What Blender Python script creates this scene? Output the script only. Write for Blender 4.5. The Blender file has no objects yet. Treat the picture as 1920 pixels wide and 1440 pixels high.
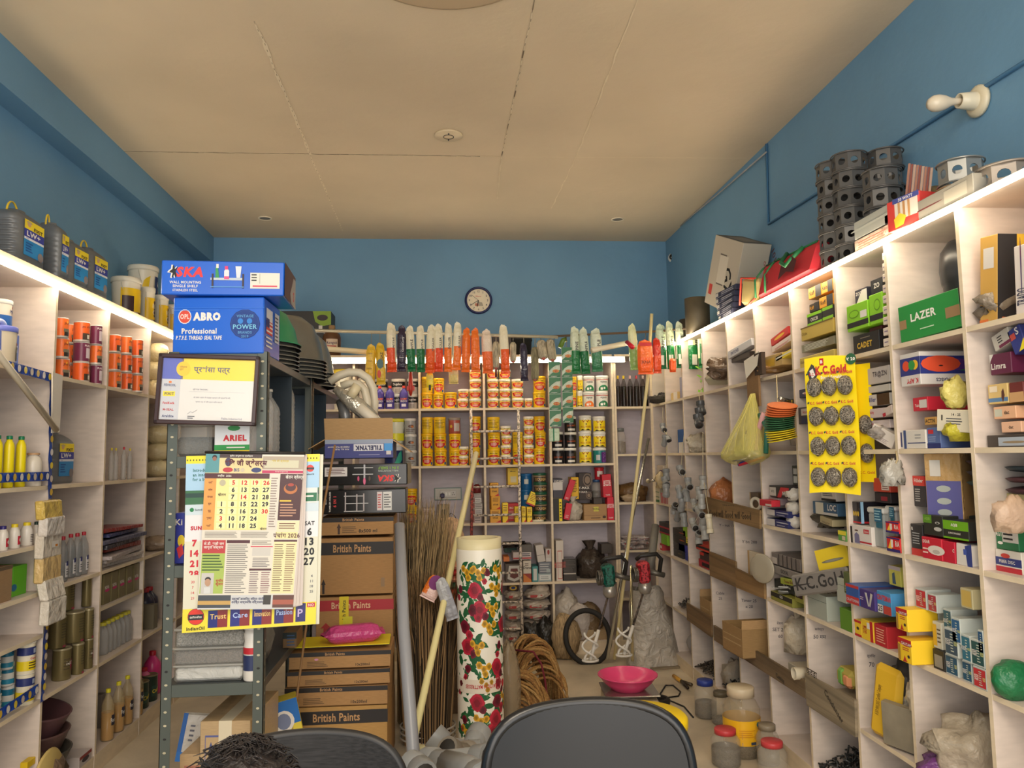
import bpy,math,random
from mathutils import Vector,Matrix
from math import sin,cos,pi,radians as rad
random.seed(7)
C=bpy.context.scene.collection
SC=bpy.context.scene
# camera
F,YAW,PIT,ROL,CZ=1451.3,.0895,.0929,-.0157,1.6
fw=Vector((sin(YAW)*cos(PIT),cos(YAW)*cos(PIT),sin(PIT)))
rt=Vector((cos(YAW),-sin(YAW),0));up=rt.cross(fw)
rt2=rt*cos(ROL)+up*sin(ROL);up2=-rt*sin(ROL)+up*cos(ROL)
cd=bpy.data.cameras.new('camera');cam=bpy.data.objects.new('camera',cd);C.objects.link(cam)
cd.sensor_fit='HORIZONTAL';cd.sensor_width=36;cd.lens=F/1920*36;cd.clip_start=.02
cm=Matrix.Identity(4)
for i in range(3):
 cm[i][0]=rt2[i];cm[i][1]=up2[i];cm[i][2]=-fw[i]
cm[2][3]=CZ;cam.matrix_world=cm;SC.camera=cam
def ray(x,y):return fw+rt2*((x-960)/F)+up2*((720-y)/F)
def at(x,y,Y):d=ray(x,y);t=Y/d.y;return Vector((d.x*t,Y,CZ+d.z*t))
def atX(x,y,X):d=ray(x,y);t=X/d.x;return Vector((X,d.y*t,CZ+d.z*t))
def atZ(x,y,Z):d=ray(x,y);t=(Z-CZ)/d.z;return Vector((d.x*t,d.y*t,Z))
# room sizes
XL,XR,YB,H=-2.16,2.10,6.98,3.59
XRF,XLF,YBF,ZT=1.75,-1.797,6.35,2.42
# world and lights
w=bpy.data.worlds.new('world');SC.world=w;w.use_nodes=True
bg=w.node_tree.nodes['Background'];bg.inputs[0].default_value=(.93,.96,1,1);bg.inputs[1].default_value=1.0
def area(name,loc,size,rot,power,col,sy=None):
 l=bpy.data.lights.new(name,'AREA');l.energy=power;l.color=col;l.size=size
 if sy:l.shape='RECTANGLE';l.size_y=sy
 o=bpy.data.objects.new(name,l);o.location=loc;o.rotation_euler=rot;C.objects.link(o);return o
area('shopfront_daylight',(0,-1.45,2.0),4.0,(rad(90),0,0),105,(1,.9,.78),3.0)
area('overhead_fill_light',(0,.2,3.45),1.2,(0,0,0),60,(1,.87,.7))  # unseen warm area light added overhead to brighten the room
SC.view_settings.view_transform='Standard';SC.view_settings.look='None'
SC.view_settings.exposure=0.3;SC.view_settings.gamma=1;SC.view_settings.use_curve_mapping=False
# materials
_M={}
def lin(c):return tuple((v/255/12.92 if v/255<=.04045 else((v/255+.055)/1.055)**2.4) for v in c)
def mat(c,r=.55,m=0,e=0,a=1,tr=0,kind=None):
 """c = sRGB 0-255 tuple; e = emission strength; a = alpha; tr = transmission"""
 k=(tuple(c),r,m,e,a,tr,kind)
 if k in _M:return _M[k]
 M_=bpy.data.materials.new('%s_%d_%d_%d'%((kind or 'paint',)+tuple(c)));M_.use_nodes=True
 nt=M_.node_tree;b=nt.nodes['Principled BSDF'];L=nt.links;N=nt.nodes
 col=lin(c);b.inputs['Base Color'].default_value=(*col,1);b.inputs['Roughness'].default_value=r
 b.inputs['Metallic'].default_value=m
 if e:b.inputs['Emission Color'].default_value=(*col,1);b.inputs['Emission Strength'].default_value=e
 if a<1:b.inputs['Alpha'].default_value=a
 if tr:b.inputs['Transmission Weight'].default_value=tr;b.inputs['IOR'].default_value=1.2
 def noise(scale,det=4,vec=None,dist=0):
  n=N.new('ShaderNodeTexNoise');n.inputs['Scale'].default_value=scale;n.inputs['Detail'].default_value=det
  n.inputs['Distortion'].default_value=dist
  tc=N.new('ShaderNodeTexCoord');mp=N.new('ShaderNodeMapping');L.new(tc.outputs['Object'],mp.inputs[0])
  if vec:mp.inputs['Scale'].default_value=vec
  L.new(mp.outputs[0],n.inputs['Vector']);return n
 def mix(n,lo,hi,p0=.3,p1=.7):
  rp=N.new('ShaderNodeValToRGB');L.new(n.outputs['Fac'],rp.inputs[0])
  rp.color_ramp.elements[0].position=p0;rp.color_ramp.elements[1].position=p1
  rp.color_ramp.elements[0].color=(*[min(1,v*lo) for v in col],1);rp.color_ramp.elements[1].color=(*[min(1,v*hi) for v in col],1)
  L.new(rp.outputs[0],b.inputs['Base Color']);return rp
 def bump(n,s,d=.01):
  bp=N.new('ShaderNodeBump');bp.inputs['Strength'].default_value=s;bp.inputs['Distance'].default_value=d
  L.new(n.outputs['Fac'],bp.inputs['Height']);L.new(bp.outputs[0],b.inputs['Normal'])
 if kind=='plaster':n=noise(1.3);mix(n,.93,1.06);bump(noise(14),.25)
 elif kind=='laminate':n=noise(9,5,(1,1,4));mix(n,.9,1.05)
 elif kind=='concrete':n=noise(2.2,8,None,.6);mix(n,.72,1.12);bump(noise(40),.15)
 elif kind=='cardboard':n=noise(30,3,(1,1,12));mix(n,.88,1.08)
 elif kind=='wood':n=noise(6,6,(1,.15,5),1);mix(n,.6,1.15)
 elif kind=='rust':n=noise(60,5);mix(n,.25,1.1,.42,.52)
 elif kind=='grime':n=noise(7,6);mix(n,.6,1.1)
 elif kind=='film':bump(noise(22,3),.8,.02)
 elif kind=='fibre':n=noise(90,4,(1,1,.08));mix(n,.45,1.25);bump(n,.8)
 elif kind=='twist':
  wv=N.new('ShaderNodeTexNoise');n=noise(120,3);mix(n,.6,1.2);bump(n,.8)
  N.remove(wv)
 elif kind=='steelwool':n=noise(160,5);mix(n,.25,1.5,.35,.65);bump(n,1,.01)
 elif kind=='crumple':n=noise(16,5,None,1);mix(n,.8,1.08);bump(n,.9,.03)
 elif kind=='mesh':n=noise(260,2,(.1,1,1));mix(n,.4,1.5)
 _M[k]=M_;return M_
WHITE=(232,226,216);BLK=(24,24,26);RED=(200,30,36);GRN=(20,110,60);YEL=(245,205,20);BLUE=(20,90,190);CARD=(176,136,88)
# text outlines
_T={}
def tgeo(s,bold=0,shear=0):
 k=(s,bold,shear)
 if k in _T:return _T[k]
 c=bpy.data.curves.new('t','FONT');c.body=s;c.resolution_u=1 if len(s)>14 else 2;c.offset=bold;c.shear=shear;c.fill_mode='FRONT'
 c.space_character=1.0+bold*3
 o=bpy.data.objects.new('t',c);C.objects.link(o)
 dg=bpy.context.evaluated_depsgraph_get();me=o.evaluated_get(dg).to_mesh()
 vs=[(v.co.x,v.co.y) for v in me.vertices];fs=[tuple(p.vertices) for p in me.polygons]
 o.evaluated_get(dg).to_mesh_clear();bpy.data.objects.remove(o);bpy.data.curves.remove(c)
 if vs:
  x0=min(v[0] for v in vs);x1=max(v[0] for v in vs)
  y0=min(v[1] for v in vs);y1=max(v[1] for v in vs)
  sc=1/max(y1-y0,1e-4);cx=(x0+x1)/2;cy=(y0+y1)/2
  vs=[((x-cx)*sc,(y-cy)*sc) for x,y in vs];wd=(x1-x0)*sc
 else:wd=0
 _T[k]=(vs,fs,wd);return _T[k]
# mesh builder
def RZ(a):return Matrix.Rotation(rad(a),4,'Z')
def RX(a):return Matrix.Rotation(rad(a),4,'X')
def RY(a):return Matrix.Rotation(rad(a),4,'Y')
def TR(x,y,z):return Matrix.Translation((x,y,z))
class B:
 def __init__(s):s.v=[];s.f=[];s.m=[];s.mi=[];s.X=Matrix.Identity(4);s.sm=[]
 def _mi(s,m):
  if m not in s.m:s.m.append(m)
  return s.m.index(m)
 def add(s,vs,fs,m,smooth=False):
  o=len(s.v);X=s.X;s.v+=[tuple(X@Vector(p)) for p in vs];i=s._mi(m)
  for f in fs:s.f.append(tuple(o+k for k in f));s.mi.append(i);s.sm.append(smooth)
  return s
 def box(s,x0,x1,y0,y1,z0,z1,m,bev=0,J=None):
  if bev<=0:
   vs=[(x,y,z) for z in(z0,z1) for y in(y0,y1) for x in(x0,x1)]
   fs=[(0,2,3,1),(4,5,7,6),(0,1,5,4),(2,6,7,3),(0,4,6,2),(1,3,7,5)]
   if J:vs=[J(Vector(p)) for p in vs]
   return s.add(vs,fs,m)
  b=min(bev,(x1-x0)/2.01,(y1-y0)/2.01,(z1-z0)/2.01);vs=[];ix={}
  for i,(X0,sx) in enumerate(((x0,1),(x1,-1))):
   for j,(Y0,sy) in enumerate(((y0,1),(y1,-1))):
    for k,(Z0,sz) in enumerate(((z0,1),(z1,-1))):
     for ax in range(3):
      p=[X0+sx*b,Y0+sy*b,Z0+sz*b];p[ax]=(X0,Y0,Z0)[ax]
      ix[i,j,k,ax]=len(vs);vs.append(tuple(p))
  fs=[]
  for i in(0,1):
   q=[ix[i,0,0,0],ix[i,1,0,0],ix[i,1,1,0],ix[i,0,1,0]];fs.append(tuple(q if i else q[::-1]))
   q=[ix[0,i,0,1],ix[0,i,1,1],ix[1,i,1,1],ix[1,i,0,1]];fs.append(tuple(q if i else q[::-1]))
   q=[ix[0,0,i,2],ix[1,0,i,2],ix[1,1,i,2],ix[0,1,i,2]];fs.append(tuple(q if i else q[::-1]))
  for i in(0,1):
   for j in(0,1):
    fs.append((ix[i,j,0,0],ix[i,j,0,1],ix[i,j,1,1],ix[i,j,1,0]))
    fs.append((ix[i,0,j,0],ix[i,0,j,2],ix[i,1,j,2],ix[i,1,j,0]))
    fs.append((ix[0,i,j,1],ix[0,i,j,2],ix[1,i,j,2],ix[1,i,j,1]))
    for k in(0,1):fs.append((ix[i,j,k,0],ix[i,j,k,1],ix[i,j,k,2]))
  if J:vs=[J(Vector(p)) for p in vs]
  return s.add(vs,fs,m)
 def lathe(s,prof,m,n=20,c=(0,0,0),cap=True):
  """prof [(r,z,(mat))] upwards; a third entry recolours the band above that ring"""
  vs=[];cur=m
  for p in prof:
   for k in range(n):a=2*pi*k/n;vs.append((c[0]+p[0]*sin(a),c[1]-p[0]*cos(a),c[2]+p[1]))
  o=len(s.v);X=s.X;s.v+=[tuple(X@Vector(p)) for p in vs]
  for i in range(len(prof)-1):
   if len(prof[i])>2:cur=prof[i][2]
   q=s._mi(cur)
   for k in range(n):
    k2=(k+1)%n;s.f.append((o+i*n+k,o+i*n+k2,o+(i+1)*n+k2,o+(i+1)*n+k));s.mi.append(q);s.sm.append(True)
  if cap:
   s.f.append(tuple(o+k for k in range(n))[::-1]);s.mi.append(s._mi(m));s.sm.append(False)
   t=o+(len(prof)-1)*n;s.f.append(tuple(t+k for k in range(n)));s.mi.append(s._mi(prof[-1][2] if len(prof[-1])>2 else cur));s.sm.append(False)
  return s
 def tube(s,pts,r,m,n=8,cap=True,close=False):
  pts=[Vector(p) for p in pts];N=len(pts);rs=r if isinstance(r,(list,tuple)) else[r]*N
  vs=[];pu=None
  for i,p in enumerate(pts):
   if close:d=pts[(i+1)%N]-pts[i-1]
   else:d=pts[min(i+1,N-1)]-pts[max(i-1,0)]
   d=d.normalized() if d.length>1e-9 else Vector((0,0,1))
   if pu is None:pu=d.orthogonal().normalized()
   u=(pu-d*pu.dot(d));u=u.normalized() if u.length>1e-6 else d.orthogonal().normalized();pu=u;w_=d.cross(u)
   for k in range(n):a=2*pi*k/n;vs.append(p+(u*cos(a)+w_*sin(a))*rs[i])
  fs=[]
  for i in range(N if close else N-1):
   for k in range(n):k2=(k+1)%n;j=(i+1)%N;fs.append((i*n+k,i*n+k2,j*n+k2,j*n+k))
  if cap and not close:fs+=[tuple(range(n))[::-1],tuple((N-1)*n+k for k in range(n))]
  return s.add(vs,fs,m,True)
 def grid(s,fn,nu,nv,m,smooth=True,close=False):
  vs=[fn(i/nu,j/nv) for j in range(nv+1) for i in range(nu+1)]
  fs=[(j*(nu+1)+i,j*(nu+1)+i+1,(j+1)*(nu+1)+i+1,(j+1)*(nu+1)+i) for j in range(nv) for i in range(nu)]
  return s.add(vs,fs,m,smooth)
 def blob(s,rx,ry,rz,m,amp=.15,seed=0,c=(0,0,0),n=14,flat=True,freq=3.0,smooth=False):
  from mathutils import noise as nz
  def fn(u,v):
   a=2*pi*u;b=pi*(v-.5);d=Vector((cos(a)*cos(b),sin(a)*cos(b),sin(b)))
   k=1+amp*nz.noise(d*freq+Vector((seed*3.1,seed*1.7,0)))*2
   z=d.z*rz*k+rz
   if flat and z<rz*.35:z=max(0,z*.3)
   return Vector((c[0]+d.x*rx*k,c[1]+d.y*ry*k,c[2]+z))
  return s.grid(fn,n,n//2+2,m,smooth)
 def prism(s,pts,y0,y1,m):
  """outline in x,z, extruded along y"""
  n=len(pts);vs=[(x,y0,z) for x,z in pts]+[(x,y1,z) for x,z in pts]
  fs=[tuple(range(n)),tuple(range(2*n-1,n-1,-1))]+[(i,i+n,(i+1)%n+n,(i+1)%n) for i in range(n)]
  return s.add(vs,fs,m)
 # prints: on the plane y = -eps of the current frame, x right, z up
 def rect(s,x0,x1,z0,z1,m,y=-.0006,wrap=None):
  if wrap:
   k=max(2,int(abs(x1-x0)/wrap/.16)+1);R=wrap-y
   vs=[]
   for i in range(k+1):
    a=(x0+(x1-x0)*i/k)/wrap;vs+=[(R*sin(a),-R*cos(a),z0),(R*sin(a),-R*cos(a),z1)]
   return s.add(vs,[(2*i,2*i+2,2*i+3,2*i+1) for i in range(k)],m,True)
  return s.add([(x0,y,z0),(x1,y,z0),(x1,y,z1),(x0,y,z1)],[(0,1,2,3)],m)
 def poly(s,pts,m,y=-.0008,wrap=None):
  if wrap:
   R=wrap-y;xs=[q[0] for q in pts];a,c=min(xs),max(xs);K=max(4,int((c-a)/wrap/.14));vs=[];n=len(pts)
   for i in range(K+1):
    x=a+(c-a)*(i*.998+K*.001)/K;zz=[]
    for j in range(n):
     (xa,za),(xb,zb)=pts[j],pts[(j+1)%n]
     if(xa-x)*(xb-x)<=0 and xa!=xb:zz.append(za+(zb-za)*(x-xa)/(xb-xa))
    if not zz:zz=[0]
    vs+=[(R*sin(x/wrap),-R*cos(x/wrap),min(zz)),(R*sin(x/wrap),-R*cos(x/wrap),max(zz))]
   return s.add(vs,[(2*i,2*i+2,2*i+3,2*i+1) for i in range(K)],m,True)
  vs=[(x,y,z) for x,z in pts]
  return s.add(vs,[tuple(range(len(pts)))],m)
 def disc(s,cx,cz,rx,rz,m,y=-.0009,n=14,wrap=None):
  return s.poly([(cx+rx*cos(2*pi*k/n),cz+rz*sin(2*pi*k/n)) for k in range(n)],m,y,wrap)
 def text(s,t,cx,cz,h,m,y=-.0012,wmax=None,bold=0,rot=0,shear=0,wrap=None,flip=False):
  vs,fs,wd=tgeo(t,bold,shear)
  if not vs:return s
  sx=h
  if wmax and wd*h>wmax:sx=wmax/wd
  ca,sa=cos(rad(rot)),sin(rad(rot));out=[]
  for x,z in vs:
   x*=sx;z*=h
   if flip:x=-x
   x,z=x*ca-z*sa+cx,x*sa+z*ca+cz
   out.append(((wrap-y)*sin(x/wrap),-(wrap-y)*cos(x/wrap),z) if wrap else(x,y,z))
  return s.add(out,fs,m)
 def lines(s,x0,x1,z0,z1,n,m,y=-.001,fill=.45,seed=1,ragged=.3,wrap=None):
  rr=random.Random(seed);st=(z1-z0)/n
  for i in range(n):
   z=z1-st*(i+.5);xe=x1-(x1-x0)*ragged*rr.random()
   s.rect(x0,xe,z-st*fill/2,z+st*fill/2,m,y,wrap)
  return s
 def obj(s,name,parent=None,loc=None,rot=None):
  me=bpy.data.meshes.new(name);me.from_pydata(s.v,[],s.f)
  for m in s.m:me.materials.append(m)
  me.polygons.foreach_set('material_index',s.mi);me.polygons.foreach_set('use_smooth',s.sm)
  me.update();o=bpy.data.objects.new(name,me);C.objects.link(o)
  if parent:o.parent=parent
  if loc is not None:o.location=loc
  if rot is not None:o.rotation_euler=rot
  return o
def tag(o,label,cat,group=None,kind=None):
 o['label']=label;o['category']=cat
 if group:o['group']=group
 if kind:o['kind']=kind
 return o
def thing(name,label,cat,loc=(0,0,0),rot=(0,0,0),group=None):
 o=bpy.data.objects.new(name,None);C.objects.link(o);o.location=loc;o.rotation_euler=rot
 o.empty_display_size=.05
 return tag(o,label,cat,group)
def struct(name,b,parent=None):
 o=b.obj(name,parent)
 if not parent:o['kind']='structure'
 return o
def copy_tree(o,parent=None):
 c=o.copy();C.objects.link(c)
 if parent:c.parent=parent
 for ch in list(o.children):copy_tree(ch,c)
 return c
# the room
wallm=mat((108,152,184),.6,kind='plaster');ceilm=mat((208,190,162),.7,kind='plaster')
seam=mat((222,206,178),.8);crack=mat((120,104,84),.9)
b=B();b.box(-2.6,2.6,-1.5,7.2,-.1,0,mat((206,192,168),.5,kind='concrete'));struct('floor',b)
b=B();b.box(-2.6,2.6,-1.5,7.2,H,H+.1,ceilm)
for(x0,y0,x1,y1,w_,dots) in((478,40,582,290,.010,1),(582,290,642,432,.006,1),(1002,0,940,298,.009,2),(940,298,932,372,.005,1),(1195,0,1082,290,.005,0),(1082,290,1034,390,.004,0),(170,283,900,293,.004,1),(900,293,1400,296,.003,0)):
 p=atZ(x0,y0,H);q=atZ(x1,y1,H);d=(q-p);n_=26;rr=random.Random(int(x0));pr=Vector((-d.y,d.x,0)).normalized()
 pts=[p+d*(i/n_)+pr*rr.uniform(-.004,.004) for i in range(n_+1)]
 for i in range(n_):
  ww=w_*rr.uniform(.3,1.1)*(.4 if dots>1 else 1);a_=pts[i];c_=pts[i+1]
  b.add([a_-pr*ww+Vector((0,0,-.001)),a_+pr*ww+Vector((0,0,-.001)),c_+pr*ww+Vector((0,0,-.004)),c_-pr*ww+Vector((0,0,-.004))],[(0,1,2,3)],seam if dots<2 or i%6 else crack)
 if dots:
  b.tube([v+Vector((0,0,-.001)) for v in pts],.0016,crack,4)
struct('ceiling',b)
b=B();b.box(XR,XR+.1,-1.5,YB,0,H,wallm);struct('wall_right',b)
b=B();b.box(XL-.1,XL,-1.5,YB,0,H,wallm);struct('wall_left',b)
b=B();b.box(XL-.1,XR+.1,YB,YB+.1,0,H,wallm);struct('wall_back',b)
ZBM=3.36
b=B();b.box(XL,-2.03,-1.5,YB,ZBM,H,wallm);struct('beam_left',b)
# conduit painted with the wall
b=B();X=XR-.008
pts=[atX(1918,118,X),atX(1441,420,X),atX(1437,270,X)]
b.tube([atX(2100,2,X)]+pts,.009,mat((70,118,156),.5),6)
tag(b.obj('electric_conduit'),'thin blue painted conduit climbing diagonally across the right wall','conduit')
b=B();p=atX(1437,270,X);p2=atX(1431,296,X-.01)
pts=[atX(1437,285,X-.01),atX(1360,352,X-.012),atX(1300,402,X-.01),atX(1276,424,X-.02)]
b.tube(pts,.006,mat((150,150,150),.5),6);tag(b.obj('ceiling_cable'),'grey cable running along the top of the right wall under the ceiling','cable')
# shelf units
lamm=mat((218,204,192),.5,kind='laminate');edgem=mat((228,210,180),.55,kind='laminate');panm=mat((202,192,198),.6,kind='laminate')
TH=.018
RROW=[.09,.43,.815,1.205,1.604,2.008,ZT]
BROW=[.10,.58,1.062,1.53,1.998,ZT]
LROW=[.10,.555,1.03,1.5,2.01,ZT]
RU=[atX(x,850,XRF).y for x in(1251,1284,1324,1371,1425,1495,1582,1682,1824)]
RU=[YBF+.0]+RU+[RU[-1]-(RU[-2]-RU[-1])*.98,RU[-1]-(RU[-2]-RU[-1])*2]
LU=[atX(x,850,XLF).y for x in(276,197,96)]
BU=[at(x,850,YBF).x for x in(663,787,909,1033,1152)]
def unit(name,label,us,rows,place,depth,skip=(),extra=(),tt=TH):
 """us = divider positions along the front, place(u, d, z) -> world"""
 t=thing(name,label,'shelf unit',place((us[0]+us[-1])/2,0,0))
 inv=Vector(t.location)
 def slab(nm,u0,u1,d0,d1,z0,z1,m,me=None):
  b=B();ps=[place(u,d,z)-inv for z in(z0,z1) for d in(d0,d1) for u in(u0,u1)]
  fs=[(0,2,3,1),(4,5,7,6),(2,6,7,3),(0,4,6,2),(1,3,7,5)]
  b.add(ps,fs,m);b.add(ps,[(0,1,5,4)],me or m);return b.obj(nm,t)
 u0,u1=us[0],us[-1]
 for u in us:slab('divider',u-TH/2,u+TH/2,0,depth,0,rows[-1],lamm,edgem)
 for z in rows[:-1]:slab('shelf_board',u0,u1,.001,depth-.002,z-TH,z,lamm,edgem)
 slab('top_board',u0,u1,-.006,max(depth,skip or 0),rows[-1],rows[-1]+tt,lamm,edgem)
 slab('back_panel',u0,u1,depth,depth+.006,0,rows[-1],panm)
 slab('plinth',u0,u1,.002,.02,0,rows[0]-TH,edgem)
 for(ua,ub,z) in extra:slab('shelf_board',ua,ub,.001,depth-.002,z-TH,z,lamm,edgem)
 return t
plR=lambda u,d,z:Vector((XRF+d,u,z))
plL=lambda u,d,z:Vector((XLF-d,u,z))
plB=lambda u,d,z:Vector((u,YBF+d,z))
DR,DL,DB=.33,.34,.33
unit('wall_shelf','cream pigeonhole shelving covering the right wall',RU[::-1],RROW,plR,DR)
LUf=[LU[2]-(LU[1]-LU[2])*1.0,LU[2],LU[1],LU[0],LU[0]+(LU[0]-LU[1]),LU[0]+(LU[0]-LU[1])*2,YBF]
unit('wall_shelf','cream open shelving covering the left wall',[LUf[0]-.9]+LUf,LROW,plL,DL,extra=((LU[1],LU[0],.84),(LUf[0],LU[2],1.24),(LUf[0],LU[2],.84)),tt=.05)
unit('wall_shelf','cream open shelving standing across the back wall',[-1.79,-1.27]+BU,BROW,plB,DB,skip=.6)
# corner bay between back and right shelving
unit('corner_shelf','narrow corner bay of shelving between the back and right shelving',[BU[-1]+TH+.002,XRF-TH/2],[.10,.43,.815,1.205,1.604,1.998,ZT],plB,DB,skip=.6)
# LED strips
LED=mat((255,238,208),.5,e=22)
def led(name,label,p,q,r=.011,strength=None):
 b=B();b.tube([p,q],r,strength or LED,8);return tag(b.obj(name),label,'light strip')
led('led_strip','glowing warm light strip along the top front edge of the right shelving',Vector((XRF-.017,RU[-1],ZT-.002)),Vector((XRF-.017,YBF-.1,ZT-.002)))
led('led_strip','glowing warm light strip along the top front edge of the left shelving',Vector((XLF+.017,LUf[0]-.6,ZT-.002)),Vector((XLF+.017,YBF-.1,ZT-.002)))
t=thing('tube_light','lit white tube lamp under the top edge of the back shelving','tube light',at(885,676,YBF-.03))
o_=Vector(t.location);b=B();pa,pb=at(600,678,YBF-.035)-o_,at(1168,676,YBF-.035)-o_
b.tube([pa,pb],.014,mat((255,240,212),.5,e=30),8);b.obj('tube',t)
b=B();b.box(pa.x-.02,pb.x+.02,.0,.028,-.02,.03,mat((235,230,220)));b.obj('batten',t)
# kit of builders
_reg=[]
_rows={'R':RROW,'L':LROW+[.84],'B':BROW,'C':[.10,.43,.815,1.205,1.604,1.998]}
def snap(wl,z,u0,u1,tol=.035):
 best=None
 for r in _rows.get(wl,[]):
  if abs(r-z)<tol and(best is None or abs(r-z)<abs(best-z)):best=r
 for(k,a,b_,t) in _reg:
  if k==wl and a<u1-.005 and b_>u0+.005 and abs(t-z)<tol and(best is None or abs(t-z)<abs(best-z)):best=t
 return z if best is None else best
class Slot:pass
_box=[];bays={'R':sorted(RU),'L':sorted(LUf),'B':BU}
def slot(wl,x0,x1,yt,yb,ins=.02,z=None,h=None,Y=None,d=None,cyl=True):
 """footprint of something whose front face covers these pixels, standing in wall shelving wl"""
 s=Slot();xm=(x0+x1)/2;ym=(yt+yb)/2
 if wl=='R':
  g=lambda x,y:atX(x,y,XRF+ins);a=g(x1,ym).y;b_=g(x0,ym).y;s.rot=-90;xm=x1
 elif wl=='L':
  g=lambda x,y:atX(x,y,XLF-ins);a=g(x0,ym).y;b_=g(x1,ym).y;s.rot=90;xm=x0
 else:
  YY=Y if Y else YBF+ins
  g=lambda x,y:at(x,y,YY);a=g(x0,(yt+yb)/2).x;b_=g(x1,(yt+yb)/2).x;s.rot=0
 if wl in 'RL' and d is None and cyl:
  fx=XRF if wl=='R' else XLF;sg=1 if fx>0 else-1;r=0;xm=(x0+x1)/2
  for _ in range(4):
   X_=fx+sg*(ins+r);p,q=atX(x0,ym,X_).y,atX(x1,ym,X_).y;u=(p+q)/2;r=abs(q-p)/2*abs(X_)/math.hypot(X_,u)
  a,b_=u-r,u+r;g=lambda x,y:atX(x,y,X_)
 s.w=abs(b_-a);z0=g(xm,yb).z;z1=g(xm,yt).z
 s.h=h or z1-z0
 if z is not None:z0=z
 elif not Y:z0=snap(wl,z0,a,b_)
 s.z=z0;s.u=(a+b_)/2
 s.a,s.b=a,b_
 if bays.get(wl):
  for p_,q_ in zip(bays[wl],bays[wl][1:]):
   if p_<=(a+b_)/2<q_:a=max(a,p_+TH/2+.002);b_=min(b_,q_-TH/2-.002)
 s.ins=ins;s.d=d or(b_-a);z1=z0+s.h
 if d and not Y:
  for(k,pa,pb,pz0,pz1,pi_,pd) in _box:
   if k!=wl:continue
   ou,oz,od=min(b_,pb)-max(a,pa),min(z1,pz1)-max(z0,pz0),min(s.ins+s.d,pi_+pd)-max(s.ins,pi_)
   if min(ou,oz,od)<.002:continue
   if ou<.3*(b_-a) and ou<oz*1.5+.02:
    if a<pa:b_=pa-.001
    else:a=pb+.001
   elif oz<.34*(z1-z0):
    if z0<pz0:z1=pz0-.001
    else:z0=pz1+.001;z1=z0+s.h if oz<.01 else z1
   elif s.ins<pi_-.02:s.d=max(.02,pi_-s.ins-.001)
   elif pi_+pd+.03<.3 and s.ins>pi_:s.ins=pi_+pd+.001;s.d=min(s.d,.31-s.ins)
   s.h=z1-z0
 s.w=b_-a;s.u=(a+b_)/2;ins=s.ins
 if Y is None:YY=YBF+ins
 _box.append((wl,a,b_,z0,z0+s.h,s.ins,s.d));s.z=z0
 _reg.append((wl,a,b_,z0+s.h))
 if wl=='R':s.loc=Vector((XRF+ins,s.u,z0))
 elif wl=='L':s.loc=Vector((XLF-ins,s.u,z0))
 else:s.loc=Vector((s.u,YY,z0))
 return s
def prints(b,w,d,h,pr):
 fr={'F':TR(-w/2,0,0),'P':TR(w/2,0,0)@RZ(90),'N':TR(-w/2,d,0)@RZ(-90),'T':TR(-w/2,0,h)@RX(-90)}
 X0=b.X.copy();lay={}
 for p in pr:
  f,k=p[0],p[1];b.X=X0@fr[f];W=d if f in 'PN' else w;HH=d if f=='T' else h
  n=lay.get(f,0);lay[f]=n+1;y=-.0005-.00022*n;kw=p[-1] if isinstance(p[-1],dict) else{}
  if k=='r':b.rect(p[2]*W,p[4]*W,p[3]*HH,p[5]*HH,mat(p[6],*([.5] if len(p)<8 else[p[7]])),y)
  elif k=='t':
   wm=kw.get('wm',.94)*W;b.text(p[2],p[3]*W,p[4]*HH,p[5]*HH,mat(p[6]),y,wm,kw.get('b',.02),kw.get('rot',0),kw.get('sh',0),None,kw.get('flip',False))
  elif k=='d':b.disc(p[2]*W,p[3]*HH,p[4]*W,p[5]*HH,mat(p[6]),y)
  elif k=='l':b.lines(p[2]*W,p[4]*W,p[3]*HH,p[5]*HH,p[6],mat(p[7]),y,.4,n+3)
  elif k=='p':b.poly([(q[0]*W,q[1]*HH) for q in p[2]],mat(p[3]),y)
 b.X=X0
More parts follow.
